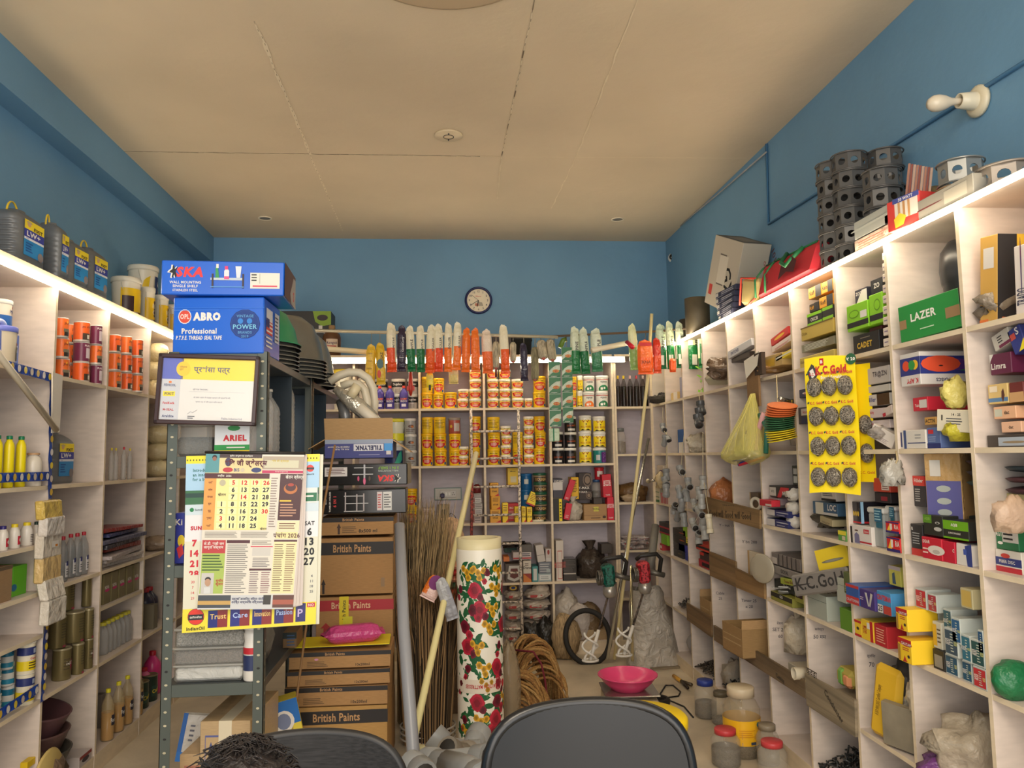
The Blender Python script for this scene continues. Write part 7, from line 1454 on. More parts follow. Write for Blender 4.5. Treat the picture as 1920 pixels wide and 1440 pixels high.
# row 2 corner cells
bag('dark_fittings','black ribbed octagonal part lying on the corner top shelf','part',rloc(1240,722,.06),.1,.1,.1,(44,42,42),94,amp=.2,kind='crumple');C.objects[-1].location.z=2.01
bag('wire_heap','dark bristly wire heap under the black part in the corner','bundle',rloc(1238,745,.02),.22,.12,.08,(70,62,54),95,amp=.35,kind='steelwool',freq=8);C.objects[-1].location.z=2.01
R(1271,1284,803,848,'blue metal can with white label in the second row near corner',(30,90,160),[('F','r',.1,.0,.8,.45,(220,214,206))],d=.07,ins=.05)
bag('white_gloves','crumpled white rubber gloves near the corner, second row','gloves',rloc(1308,847,.08),.2,.14,.15,(206,194,172),96,amp=.3,freq=5);C.objects[-1].location.z=1.604
bag('clear_bag','white cups in a bag behind the net bag','bag',rloc(1352,820,.12),.16,.14,.14,(214,204,186),97,amp=.2);C.objects[-1].location.z=1.604
R(1232,1244,870,888,'pale packet with purple mark pinned near the corner',(206,190,170),[('F','r',.4,.1,.9,.5,(90,50,110))],d=.04,ins=.0,z=1.43)
# hanging grey pipe fittings
PG,PD=mat((140,142,142),.35),mat((74,76,78),.35)
def ell(lab,x,y,r,ang,X=XRF-.07,m=None,bend=50,L=.05,g='grey pipe fittings hanging on strings',yaw=0):
 c=atX(x,y,X);a=rad(ang);u=Vector((0,cos(a),sin(a)));a2=rad(ang+180-bend);v=Vector((0.15*sin(yaw),cos(a2),sin(a2)));
 return fitting(lab,[c+u*L,c+u*L*.45,c+u*.012+v*.012,c+v*L*.45,c+v*L],r,m or PG,group=g)
w1=['first','second','third','fourth','fifth','sixth','seventh','eighth','ninth','tenth']
grp=[('string left of the corner',(1243,805),[(1243,805,70,60),(1252,818,-130,70),(1247,827,-40,50)],PG,.019),
 ('string in front of the second row',(1310,752),[(1314,765,80,20),(1311,778,85,10),(1308,790,80,40)],PD,.024),
 ('string nearest the corner, third row',(1250,850),[(1249,890,90,10),(1247,905,80,60),(1250,920,-60,60)],PG,.024),
 ('middle string',(1283,850),[(1276,885,60,60),(1290,908,85,60),(1275,922,-80,60),(1288,928,-90,50),(1264,952,150,50),(1279,948,-40,60),(1272,968,-30,50),(1283,975,-90,30)],PG,.022),
 ('right string',(1318,850),[(1318,905,90,10),(1311,925,90,20),(1316,940,-80,20),(1302,948,80,50),(1312,962,45,30),(1300,985,60,40),(1318,978,-70,20),(1309,1008,130,60),(1321,1000,80,10)],mat((158,158,154),.35),.022)]
for gi,(nm_,(sx,sy),its,m,r_) in enumerate(grp):
 X=XRF-.06
 a_=atX(sx,sy-(40 if gi!=1 else 15),XRF-.012);z_=atX(its[-1][0],its[-1][1],X)
 cable('string','thin string holding grey fittings, %s'%nm_,[a_]+[atX(q[0],q[1],X-.015*(i%3)) for i,q in enumerate(its)],.0022,mat((190,180,150)),'string',5)
 for i,(x,y,an,bd) in enumerate(its):ell('grey pipe bend, %s from the top on the %s'%(w1[i],nm_),x,y,r_,an,X-.015*(i%3),m,bd,.045)
cable('string','short string holding the cream fitting',[atX(1320,905,XRF-.07),atX(1329,966,XRF-.1)],.002,mat((190,180,150)),'string',5)
fitting('cream pipe fitting with ink mark at the bottom of the right string',[atX(1328,965,XRF-.1),atX(1330,980,XRF-.1),atX(1332,1000,XRF-.1)],.02,mat((206,196,170),.4))
t=thing('door_bolt','shiny steel rod fitting pointing left near the corner','fitting',atX(1222,903,XRF-.1));b=B();b.tube([(0,.12,0),(0,-.06,.01)],.01,mat((196,194,186),.2,.9),8);b.tube([(0,.12,0),(0,.1,0)],.02,mat((210,200,170),.3,.6),8);b.obj('rod',t)
bag('packet_bunch','bunch of colourful small packets hanging behind the grey fittings','packet',atX(1240,925,XRF-.03),.12,.06,.14,(190,170,130),98,amp=.3,freq=5);C.objects[-1].location.z=atX(1240,915,XRF).z
# left shelving
def L(x0,x1,yt,yb,label,col,pr=(),**k):return cbox('L',x0,x1,yt,yb,label,col,pr,**k)
def lloc(x,y,ins):return atX(x,y,XLF-ins)
# jerry cans on top
def jerry(lab,x0,x1,yt,yb,ins,first=False,z=None):
 s=slot('L',x0,x1,yt,yb,ins,z if z is not None else ZT+.05,cyl=False)
 def mk():
  t=E0('jerrycan');b=B();m=mat((108,110,112),.4,.2);w_,h_=.215,.36;d_=.16;n=24
  def fn(u,v):
   a=2*pi*u;p=5;c,s_=cos(a),sin(a);k=(abs(c)**p+abs(s_)**p)**(-1/p);x,y=c*k*w_/2,s_*k*d_/2
   zz=v;sc=1
   if zz>.78:sc=1-.55*((zz-.78)/.22)**2
   if zz<.05:sc=.94+.06*zz/.05
   rib=.004*cos(zz*2*pi*11) if.08<zz<.74 and abs(c)>.75 else 0
   return Vector((x*sc+(rib if x>0 else-rib),y*sc+d_/2,zz*h_*.94))
  b.grid(fn,n*2,60,m);b.lathe([(.04,h_*.92),(.036,h_*.97),(.001,h_*.97)],m,16,(0,d_/2,0));b.obj('body',t)
  b=B();b.X=TR(0,-.001,0);hh_=h_
  b.rect(-.062,.072,hh_*.14,hh_*.76,mat((36,130,190),.4));b.rect(-.062,.072,hh_*.6,hh_*.76,mat((244,216,30),.4),-.001);b.rect(-.062,.072,hh_*.46,hh_*.6,mat((50,56,150),.4),-.001);b.rect(-.062,.072,hh_*.42,hh_*.46,mat((214,214,220)),-.001)
  b.text('FIXIT',.03,hh_*.64,.022,mat(BLK),-.0016,.06,.04);b.text('LW+',.0,hh_*.53,.032,mat(WHITE),-.0016,None,.03);b.text('101',-.04,hh_*.44,.01,mat((60,80,150)),-.0016);b.lines(-.05,.0,hh_*.2,hh_*.38,4,mat((20,70,140)),-.0016)
  b.disc(-.032,hh_*.69,.013,.016,mat((206,160,120)),-.0016);b.disc(-.032,hh_*.72,.019,.008,mat((190,170,120)),-.0018);b.disc(.052,hh_*.2,.02,.03,mat((120,110,110)),-.0016,10);b.obj('label',t)
  b=B();b.tube([(.035*cos(pi*k/8)-.02,d_/2,hh_*.9+.075*sin(pi*k/8)) for k in range(9)],.0045,mat((226,190,50),.4),6);b.obj('handle',t)
  return t
 return put('jerry',mk,'jerrycan',lab,'jerrycan',s.loc,s.rot+random.uniform(-3,3),'grey jerrycans on the left shelving',(s.w/.215,1,s.h/.36))
jerry('grey jerrycan with yellow and blue label, nearest and largest on top',32,92,366,478,.01)
jerry('grey jerrycan with yellow and blue label, second from the left',92,132,395,512,.004)
jerry('grey jerrycan with yellow and blue label, third from the left',133,170,432,528,.004)
jerry('grey jerrycan with yellow and blue label, fourth beside the paint buckets',171,207,450,548,.004)
jerry('grey jerrycan standing alone on a middle left shelf',103,144,786,887,.07,z=1.5)
def bk_(lab,x0,x1,yt,yb,ins,col,lid,pr,z=None,key=None,handle=True):
 s=slot('L',x0,x1,yt,yb,ins,z if z is not None else ZT+.05);r=s.w/2
 return put(key or('bk',x0),lambda:bucket(r,s.h,col,lid,pr,handle),'bucket',lab,'bucket',s.loc,s.rot,None)
RO=[('r',-1.5,.1,1.5,.7,(236,190,20)),('r',-.2,.18,1.0,.62,(60,30,30)),('t','ROYAL',.4,.48,.14,(236,220,180)),('t','CO',.4,.3,.16,(236,220,180))]
RO2=[('r',-1.5,.1,1.5,.7,(240,196,20)),('r',-1.4,.1,-.6,.5,(60,30,30)),('r',.9,.1,1.4,.6,(60,30,30))]
bk_('white bucket with wide yellow band beside the last jerrycan',206,264,500,573,.02,(236,226,206),(230,222,204),RO2)
KB=[('r',-.3,.1,1.5,.72,(24,34,90)),('t','karigar',.6,.5,.16,WHITE),('t','wood',.6,.33,.12,(240,180,30)),('p',[(-1.4,.1),(-.9,.1),(-.7,.7),(-1.1,.6)],(240,200,20))]
bk_('small bucket with yellow band and dark square, right of the wide yellow one',262,291,522,590,.02,(236,226,206),(230,222,204),RO,key='roy')
bk_('small bucket with yellow band and dark square, next to the long blue carton',288,316,540,606,.02,(236,226,206),(230,222,204),RO,key='roy')
bk_('small bucket mostly hidden behind the blue cartons',312,336,560,612,.06,(236,226,206),(230,222,204),RO,key='roy')
bk_('white bucket with navy label raised on the yellow banded buckets',238,297,455,525,.12,(236,228,208),(232,226,208),KB,z=2.47+.19)
b=B();b.box(-.12,.12,-.2,.2,0,.185,mat((226,216,196),.5),.01);o=b.obj('carton');o.location=(XLF-.24,lloc(285,560,.24).y+.02,ZT+.05);tag(o,'pale box behind the buckets carrying the navy labelled bucket','box')
# top row: orange tins
JIO=[('r',-3.1,.1,3.1,.95,(226,96,36)),('r',.25,.05,1.0,.95,(44,38,60)),('t','JIO LITE',.62,.5,.3,(236,226,206),90),('r',-.9,.1,.1,.42,(70,56,44)),('t','JIO LITE',-.4,.72,.12,(70,30,30)),('r',-.35,.15,.05,.35,(206,196,180))]
JIO2=[('r',-3.1,.1,3.1,.95,(230,110,44)),('r',-.8,.1,.9,.3,(50,40,36)),('r',-.9,.3,.8,.45,(120,110,90)),('t','JIO LITE',0,.7,.14,(70,30,30)),('r',.1,.12,.5,.34,(214,204,190)),('d',-.4,.78,.1,.06,(250,190,60))]
JIOP=[('r',-3.1,.05,3.1,.95,(110,40,70)),('r',-.5,.2,.5,.7,(206,190,196)),('t','PURE JIO',0,.8,.13,(236,220,220))]
JA=('jioa',lambda r,h:(lambda:tin(r,h,(210,200,190),(190,186,180),JIO,1,lidh=.06,metal=0)))
JB=('jiob',lambda r,h:(lambda:tin(r,h,(210,200,190),(190,186,180),JIO2,1,lidh=.06)))
JP=('jiop',lambda r,h:(lambda:tin(r,h,(210,200,190),(190,186,180),JIOP,1,lidh=.06)))
GJ='orange tins on the left top shelf'
def lst(cols):
 for(x0,x1,yb,hp_,kinds,where,ins) in cols:
  zt=None
  for i,kd in enumerate(kinds):
   s=slot('L',x0,x1,yb-(i+1)*hp_,yb-i*hp_,ins,2.01 if i==0 else zt);zt=s.z+s.h;r=s.w/2*.98;key=(kd[0],'L',round(r,2),round(s.h,2))
   nmz={'jioa':'orange tin with purple side panel','jiob':'orange tin with dark base picture','jiop':'maroon tin with white panel'}[kd[0]]
   put(key,kd[1](key[2],key[3]),'paint_tin','%s, %s %s'%(nmz,['lowest','middle','topmost'][i],where),'tin',s.loc,s.rot+random.uniform(-10,10),GJ,(r/key[2],r/key[2],s.h/key[3]))
lst([(100,130,700,38,(JB,JB,JB),'of first stack, left cell',.03),(118,143,704,38,(JB,JB,JB),'of second stack, left cell',.14),(136,168,712,38,(JA,JP,JA),'of third stack, left cell',.02),(168,191,716,37,(JP,JB,JP),'of fourth stack, left cell',.0),
 (203,227,722,34,(JB,JB,JA),'of first stack, right cell',.02),(218,240,724,34,(JB,JB,JB),'of second stack, right cell',.16),(227,248,726,34,(JA,JA,JB),'of third stack, right cell',.0),(247,268,732,33,(JB,JA,JA),'of fourth stack, right cell',-.02)])
for i in range(3):bag('tape_rolls','cream film wrapped roll, %s of the column beside the orange tins'%['lowest','middle','topmost'][i],'roll',lloc(292,740,.08)*1.0,.16,.16,.13,(222,206,160),30+i,amp=.06,kind='film',r=.2);C.objects[-1].location.z=2.01+.12*i
for i in range(3):bag('tape_rolls','cream tape roll column, %s on the second left shelf behind the rack post'%['lowest','middle','topmost'][i],'roll',lloc(295,885,.08),.2,.18,.12,(214,200,160),33+i,amp=.06,kind='film',r=.2);C.objects[-1].location.z=1.5+.11*i
# nearest cell top: water jugs
def jug(lab,x0,x1,yt,yb,ins,lidc,z=2.01):
 s=slot('L',x0,x1,yt,yb,ins,z);r=s.w/2
 def mk():
  t=tin(r,s.h,(226,212,184),lidc,[('r',.2,.2,1.1,.55,(206,206,206)),('r',.2,.2,1.1,.38,(50,90,170)),('d',.8,.6,.1,.04,(200,60,60)),('t','MARINE',.65,.48,.07,(50,60,110))],.9,lidh=.14)
  b=B();b.tube([(r*.6*cos(pi*k/8),0,s.h*.98+.03*sin(pi*k/8)) for k in range(9)],.012,mat((190,200,236),.35),8);o=b.obj('handle',t);o.location.y=r;return t
 return put(('jug',x0),mk,'water_jug',lab,'jug',s.loc,s.rot)
jug('large cream water jug with blue lid on the near left shelf',30,104,592,700,.06,(96,110,214))
jug('smaller cream jug with blue label at the left picture edge',-40,32,612,690,.03,(120,130,220))
bk_('white blue banded tub at the upper left edge behind the smaller jug',-30,24,540,600,.1,(226,216,200),(226,222,214),[('r',-1,.1,1.2,.5,(50,100,170)),('t','MARINE',.6,.65,.1,(50,60,110)),('d',.7,.8,.12,.05,(200,60,60))],z=2.18,handle=False,key='mar')
b=B();b.box(-.1,.1,-.1,.1,0,.17,mat((96,120,200),.4),.02);o=b.obj('carton');o.location=(XLF-.16,lloc(0,600,.1).y,2.01);tag(o,'blue box under the blue banded tub at the upper left edge','box')
# blue garland strips on the nearest unit
def garland(lab,pts,n):
 t=thing('garland_strip',lab,'garland',sum(pts,Vector())/2*1.0 if len(pts)==2 else pts[0]);o_=Vector(t.location);p,q=pts;d=(q-p)/n;ww=Vector((0,0,.04)) if abs(d.z)<d.length*.5 else Vector((0,.035,0));bm_=mat((30,70,160),.3,kind='film')
 b=B()
 for i in range(n):
  a,c=p+d*i-o_,p+d*(i+1)-o_;zz=Vector((.004*(i%2),0,0));b.add([a-ww/2+zz,c-ww/2-zz+Vector((.004,0,0)),c+ww/2,a+ww/2],[(0,1,2,3)],bm_)
 for i in range(n):
  c=p+d*(i+.5)-o_+Vector((.007,0,0));m=mat([(214,176,60),(220,214,206),(226,200,60),(206,190,170)][i%4],.3)
  b.add([c+Vector((0,.013*cos(a),.016*sin(a))) for a in[2*pi*k/10 for k in range(10)]],[tuple(range(10))],m)
 b.obj('strip',t)
XG=XLF+.006
garland('blue foil strip with round prints along the top near shelf edge',[atX(14,685,XG),atX(96,708,XG)],7)
garland('blue foil strip with round prints down the near divider',[atX(96,712,XG),atX(93,935,XG)],9)
garland('blue foil strip with round prints along the second near shelf edge',[atX(-40,897,XG),atX(92,893,XG)],10)
garland('blue foil strip with round prints along the lower near shelf edge',[atX(-10,1345,XG),atX(72,1290,XG)],6)
garland('blue foil strip with round prints down the lower near divider',[atX(86,1165,XG),atX(79,1316,XG)],8)
p=[atX(x,y,XLF+.02) for x,y in((98,697),(118,704),(112,810),(97,812))];b=B();b.add(p+[v+Vector((-.004,0,0)) for v in p],[(0,1,2,3),(7,6,5,4)],mat((226,216,200),.5));b.tube([p[0],p[3]],.003,mat((226,216,200)));o=b.obj('paper_strip');tag(o,'white paper strip hanging down the near divider','paper')
cable('white_strut','slanting white plastic trunking crossing the near left shelf',[atX(-40,610,XLF+.05),atX(0,668,XLF+.05),atX(106,806,XLF+.03)],.014,mat((222,210,186),.4),'trunking',6)
# near unit second row: yellow bottles
for i,(x0,x1,ins) in enumerate(((-16,6,.02),(5,28,.02),(26,50,.02),(16,38,.16))):
 s=slot('L',x0,x1,789,889,ins,1.5)
 put('yelb',lambda:bottle(s.h,s.w/2,(244,222,20),(20,120,80),[],caph=.07,prof=[(.92,0),(1,.02),(1,.76),(.9,.84),(.6,.9),(.5,.93)]),'bottle','yellow liquid bottle with green cap, %s on the near left shelf'%['at the picture edge','second from the edge','third from the edge','standing behind'][i],'bottle',s.loc,s.rot,'yellow bottles')
s=slot('L',44,80,826,888,.0,1.5)
put('whb',lambda:bottle(s.h,s.w/2,(216,206,190),(190,150,110),[('r',.1,.1,.9,.5,(226,216,200)),('r',.2,.12,.9,.3,(226,110,50)),('d',.5,.22,.2,.07,(60,40,90))],caph=.06,prof=[(.95,0),(1,.02),(1,.7),(.85,.85),(.6,.9),(.6,.94)]),'bottle','white handled can with orange label right of the yellow bottles','bottle',s.loc,s.rot)
s=slot('L',2,44,768,800,.2,1.5+.17);bag('white_tub','white tub with blue lid behind the yellow bottles','tub',s.loc,.2,.16,.12,(216,210,206),99,amp=.02,kind=None);C.objects[-1].location.z=1.52;C.objects[-1].scale.z=2.4
# third row: small bottles
for i,(x0,x1) in enumerate(((-2,16),(19,38),(41,62),(63,76))):
 s=slot('L',x0-2,x1+2,944-(i>0),990-i*2,.02,1.24)
 put(('smb',i),lambda:bottle(s.h,s.w/2,(226,218,206),[(50,40,110),(226,200,40),(226,200,40),(30,60,50)][i],[('r',-.5,.15,.9,.5,(190,40,60)),('d',.1,.34,.3,.08,WHITE)] if i!=2 else[('l',-.5,.15,.8,.5,5,(90,80,80))],caph=.16,neck=.5),'bottle','small white bottle with %s cap on the near left shelf'%['navy','yellow','second yellow','black'][i],'bottle',s.loc,s.rot,'small white bottles')
L(-10,24,1030,1098,'open brown carton at the left edge of the near unit',(150,120,86),[('F','r',0,.9,1,1,(90,76,60))],z=1.03,kind='cardboard',d=.2)
L(26,52,1012,1068,'bright green box behind the open carton, near unit',(100,180,40),[('F','d',.1,.3,.2,.12,(40,110,150))],z=1.03,ins=.05)
L(52,76,1006,1066,'lavender grey box beside the bright green one',(170,170,180),[],z=1.03,ins=.06)
CB=lambda c1,c2:[('r',-3.1,.55,3.1,.8,c1),('r',-3.1,.1,3.1,.3,c2),('l',-.4,.62,.9,.76,2,(50,70,90))]
for(x0,x1,nn,c,lab) in((-22,6,3,CB((206,206,200),(30,120,160)),'blue and white ribbed can, stack at the picture edge'),(4,30,3,CB((30,110,140),(40,130,160)),'blue and white ribbed can, second stack')):
 zt=.55
 for i in range(nn):
  s=slot('L',x0,x1,1238-i*50-48,1286-i*50,.03 if x0<0 else.06,zt);s.h=.1;zt=s.z+.1
  put(('cb',x0),lambda:tin(s.w/2,.1,(206,206,200),(190,186,180),c,1,lidh=.05),'paint_tin',lab+', '+['lowest','middle','topmost'][i],'tin',s.loc,s.rot,'cans of the near unit')
zt=.55
for i in range(2):
 s=slot('L',31,67,1200,1260,.0,zt);s.h=.135;zt+=.135
 put('ylc',lambda:tin(s.w/2,.135,(226,216,190),(206,200,186),[('r',-3.1,.6,3.1,.85,(44,54,110)),('r',-3.1,.12,3.1,.42,(226,200,30)),('r',-.3,.65,.5,.8,(160,170,190)),('l',-.8,.16,.8,.4,3,(60,50,40)),('t','Ceramix',0,.5,.07,(190,50,50))],1,lidh=.05),'paint_tin','yellow, white and navy can, %s of two beside the blue cans'%['lower','upper'][i],'tin',s.loc,s.rot,'cans of the near unit')
bag('packet_pile','brown packets with a yellow band on the lowest near shelf','packet',lloc(35,1360,.15),.4,.24,.2,(110,90,72),101,amp=.2);C.objects[-1].location.z=.1
s=slot('L',36,56,1350,1364,.04,.28);carton('packet','small yellow packet on the brown packets, lowest near shelf','packet',.07,.03,.03,(226,190,30),(),s.loc+Vector((.03,0,0)),90)
# blister strips hanging at the near divider
for k,(y0,y1,c) in enumerate(((940,970,(206,176,90)),(972,1000,(214,206,196)),(1000,1040,(206,196,180)),(1046,1084,(206,176,120)),(1090,1116,(214,206,192)),(1128,1160,(214,206,192)))):
 X=XLF+.035;a,c_=atX(77,y0,X),atX(111,y1,X);b=B();b.box(-.02,.02,a.y,c_.y,c_.z,a.z,mat(c,.3,kind='film'),.006,J=lambda q:q+Vector((.012*sin(q.z*60+k),0,0)))
 if k in(1,2,4,5):b.X=TR(.021,(a.y+c_.y)/2,(a.z+c_.z)/2)@RZ(90);b.rect(-.03,.03,-.012,.016,mat((226,220,210),.3));b.rect(.0,.022,-.01,.0,mat((206,130,40)),-.001)
 o=b.obj('blister_packet');o.location=(X,0,0);tag(o,'small cream and gold packet, %s of the strip hanging at the near divider'%w1[k],'packet','packets hanging at the near left divider')
# cell 96-197
for i,(x0,x1,ins) in enumerate(((110,126,.02),(128,140,.04),(142,152,.03),(153,164,.03))):
 s=slot('L',x0-3,x1+3,978-(i*1.5),1062-i*4,ins,1.03)
 put('clrb',lambda:bottle(s.h,s.w/2,(150,156,160),(180,40,56),[('r',-.6,.1,.8,.42,(206,204,206)),('r',-.4,.35,.6,.45,(50,56,110)),('l',-.4,.14,.6,.3,3,(90,90,100))],glass=True,neck=.35,caph=.08),'bottle','clear square bottle with red cap, %s in the row'%['first','second','third','fourth'][i],'bottle',s.loc,s.rot,'red capped clear bottles')
GT=[('d',.35,.45,.45,.2,(190,40,110)),('t','NOVA',.25,.52,.13,(226,216,206)),('l',-.9,.3,-.1,.7,4,(90,80,60))]
GT2=[('l',-.6,.3,.8,.8,6,(90,84,60)),('r',-.4,.02,.3,.08,(170,60,90))]
for(x0,x1,yt,yb,z_,lab,pr,ins) in((97,134,1202,1262,.55,'gold green metal can with pink badge at the front left bottom',GT,.02),(134,158,1196,1250,.55,'gold green metal can beside it, bottom middle',GT2,.0),(157,175,1188,1240,.55,'gold green metal can with pink badge at the right bottom',GT,.0),(118,158,1140,1200,None,'gold green metal can with fine print, middle layer',GT2,.02),(156,176,1138,1190,None,'gold green metal can at the right, middle layer',GT2,.0),(90,124,1150,1210,None,'gold green metal can in shadow at left, middle layer',GT2,.05),(140,176,1082,1136,None,'gold green metal can with bright highlight on top',[('r',.5,.02,.8,.1,(190,80,50))],.03),(104,140,1090,1140,None,'gold green metal can in shadow on top left',GT2,.08)):
 s=slot('L',x0,x1,yt,yb,ins,z_ if z_ else{'m':.705,'t':.86}['t' if 'top' in lab else 'm']);s.h=.15;r=s.w/2
 put(('gt',round(r,2),len(pr)),lambda:tin(r,.15,(128,116,78),(170,160,128),pr,1,lidh=.06,metal=.4),'metal_can',lab,'can',s.loc,s.rot,'gold green metal cans',(r/round(r,2),)*2+(1,) if False else None)
# plastic tubs bottom
for i,(z_,rr_,c,lab) in enumerate(((.1,.17,(70,66,60),'dark grey flexible tub lying lowest on the left floor shelf'),(.2,.165,(96,70,66),'brown tub nested above the dark grey tub'),(.3,.16,(90,60,64),'plum tub tipped open on top of the pile'))):
 b=B();b.X=RX(0);b.lathe([(rr_*.7,0),(rr_,.14),(rr_*1.03,.15),(rr_*.97,.15),(rr_*.66,.01),(.001,.01)],mat(c,.5),28,cap=False);b.lathe([(rr_*.68,.012),(rr_*.96,.14)],mat((30,110,76) if i==2 else c,.5),28,cap=False);o=b.obj('tub');o.location=(XLF-.19,atX(140,850,XLF).y,z_);o.rotation_euler=(0,rad(12 if i==2 else 4),0);tag(o,lab,'tub')
b=B();b.X=RY(90)@TR(0,0,0);b.lathe([(.13,0),(.14,.008),(.13,.016),(.001,.02)],mat((206,180,110),.6),32);o=b.obj('round_board');o.location=(XLF+.01,atX(84,1410,XLF).y,.18);tag(o,'round yellow board leaning at the lower near divider','board')
L(150,172,1385,1405,'small white and red carton beside the tubs',(190,180,176),[('F','d',.5,.5,.3,.25,(60,50,60)),('F','r',0,.7,1,1,(140,50,50))],d=.1,ins=.0,z=.1)
# cell 197-276
for i,(x,cc_) in enumerate(((209,'yellow'),(217,'yellow'),(232,'red'),(243,'yellow'))):
 s=slot('L',x-5,x+5.5,822,883,.04,1.5)
 put(('wb',cc_),lambda:bottle(s.h,s.w/2,(206,204,200),(220,200,60) if cc_=='yellow' else(200,40,60),glass=True,ribs=5,caph=.08),'bottle','small empty clear bottle with %s cap, %s from the left'%(cc_,['first','second','third','fourth'][i]),'bottle',s.loc,s.rot,'empty bottles on the second left shelf')
pc_=[(150,60,56),(60,66,110),(90,90,110),(50,48,56),(140,60,50),(170,160,160),(196,186,180),(176,170,168)]
for i,c in enumerate(pc_[::-1]):
 s=slot('L',199+(i%2)*3,262+(i*5)%16,1030-i*10,1040-i*10,.02-.02*(i%3),1.03+.027*i,cyl=False)
 carton('file_folder','flat %s packet, %s of the untidy pile'%(['grey','white','pale','brick red','black','slate','blue','dull red'][i],['lowest','second','third','fourth','fifth','sixth','seventh','topmost'][i]),'packet',min(s.w,.62),.22,.025,c,(),s.loc,90+random.uniform(-5,5),'flat packets on the middle left shelf',kind='film',jit=.008,r=.3,tilt=(random.uniform(-1,1),))
bag('clear_packets','clear packets heap beside the flat pile behind the rack post','packet',lloc(292,1010,.06),.26,.18,.1,(150,130,110),103,amp=.25);C.objects[-1].location.z=1.03
for i in range(5):
 s=slot('L',195+i*14,208+i*14,1068-i*3,1112-i*4.5,.02,.84,cyl=False);s.h=.16
 put('gtc',lambda:carton('metal_can','','can',s.w*.96,.12,.16,(120,110,76),[('F','d',.5,.45,.35,.05,(190,50,110)),('F','t','NOVA',.45,.55,.12,WHITE,{'wm':.6})],(0,0,0),0,r=.35),'metal_can','rectangular gold green can with pink badge, %s in the row'%w1[i],'can',s.loc,s.rot,'rectangular cans on the left')
for i in range(7):
 s=slot('L',195+i*8,205+i*8,1148-i*3.4,1200-i*5.5,.04,.55)
 put('wbs',lambda:bottle(.17,.035,(206,204,200),(214,204,60),glass=True,caph=.1,neck=.5),'bottle','empty clear jar bottle with yellow cap, %s of the lower row'%w1[i],'bottle',s.loc,s.rot,'empty bottles on the lower left shelf')
for i,(x0,x1) in enumerate(((189,215),(214,234),(233,250),(249,264))):
 s=slot('L',x0,x1,1290-i*8,1370-i*14,.0,.1)
 put('oil',lambda:bottle(.27,min(.08,s.w/2),(206,186,140),(226,214,40),[('r',-.6,.3,.8,.5,(40,40,60)),('t','Fortune',.1,.4,.08,WHITE),('r',.2,.3,.6,.42,(190,186,180))],glass=True,liquid=((196,132,40),.55),caph=.07),'bottle','bottle of amber oil with yellow cap, %s on the left floor shelf'%w1[i],'bottle',s.loc,s.rot,'amber oil bottles')
L(192,200,1230,1290,'grey lettered bag standing behind the oil bottles',(120,112,104),[ln('F',(200,196,190),5)],d=.1,ins=.15,z=.1)
# cell 276-
for i,(x,z_,c,cap,hh_,lab) in enumerate(((281,.55,(50,50,70),(170,40,50),.24,'dark bottle with red cap left of a pair behind the rack post'),(288,.55,(50,50,70),(170,40,50),.24,'dark bottle with red cap right of a pair behind the rack post'),(282,.1,(226,110,150),(190,30,50),.2,'pink detergent bottle with red cap, left'),(297,.1,(214,60,130),(190,30,50),.27,'magenta bottle with red cap close to the rack post'))):
 s=slot('L',x-6,x+6,1200,1250,.05,z_);put(('mb',i),lambda:bottle(hh_,.055,c,cap,caph=.1),'bottle',lab,'bottle',s.loc,s.rot)
L(289,299,1105,1150,'grey square can behind the rack post',(120,112,92),[],d=.1,ins=.02,z=.55)
for i,x in enumerate((272,288)):
 s=slot('L',x-7,x+7,1270,1320,.02,.1);put('gcan',lambda:tin(.05,.16,(30,50,40),(120,110,80),[('r',-.9,.2,.9,.6,(40,70,60)),('t','Castrol',0,.45,.15,(226,200,60),20)],1,lidh=.05),'tin',['dark green can at the left floor shelf','dark green can with yellow writing beside the magenta bottle'][i],'can',s.loc,s.rot)
# slotted angle rack, calendars, paint cartons
RY0=3.2;xa,xb=at(322,850,RY0).x,at(490,850,RY0).x
zs=[at(400,y,RY0).z for y in(1283,1060,856,664)]
AG=mat((84,90,84),.45,.3);AP=mat((78,84,86),.35,.4);HOL=mat((190,180,150),.6);HOD=mat((34,34,34),.7)
def rack(label,y0,y1,zb_,mid=None):
 t=thing('storage_rack',label,'rack',((xa+xb)/2,y0,0));o_=Vector(t.location)
 def bx(nm,x0,x1,ya,yb,z0,z1,m=AG):b=B();b.box(x0-o_.x,x1-o_.x,ya-o_.y,yb-o_.y,z0,z1,m,.002);return b.obj(nm,t)
 for(x,sx) in((xa-.02,1),(xb+.02,-1)):
  for(y,sy) in((y0,1),(y1,-1)):
   b=B();w_=.04;x0,x1=sorted((x,x+sx*w_));ya,yb=sorted((y,y+sy*w_));e=.0025
   b.box(x0-o_.x,x1-o_.x,*(sorted((y-o_.y,y+sy*e-o_.y))),0,zs[3]+.01,AG);b.box(*(sorted((x-o_.x,x+sx*e-o_.x))),ya-o_.y,yb-o_.y,0,zs[3]+.01,AG)
   if sy>0:
    b.X=TR((x0+x1)/2-o_.x,ya-o_.y,0)
    for k in range(40):b.disc(0,.03+k*.0505,.0065,.0045,HOL if k%5 else HOD,-.0008,8)
    b.X=Matrix.Identity(4)
   b.X=TR(x-o_.x,(ya+yb)/2-o_.y,0)@RZ(90 if sx<0 else-90)
   for k in range(40):b.disc(0,.03+k*.0505,.0045,.006,HOL if k%3 else HOD,-.0008,8)
   b.obj('post',t)
 for z in zb_:
  bx('shelf_panel',xa-.015,xb+.015,y0+.004,y1-.004,z-.035,z,AP)
  bx('beam',xa+.02,xb-.02,y0,y0+.003,z-.045,z+.002);
 if mid:
  for m_ in mid:bx('side_sheet',xb-.28,xb+.012,m_,m_+.003,zs[2],zs[3]-.035,mat((62,72,80),.25,.5))
 return t
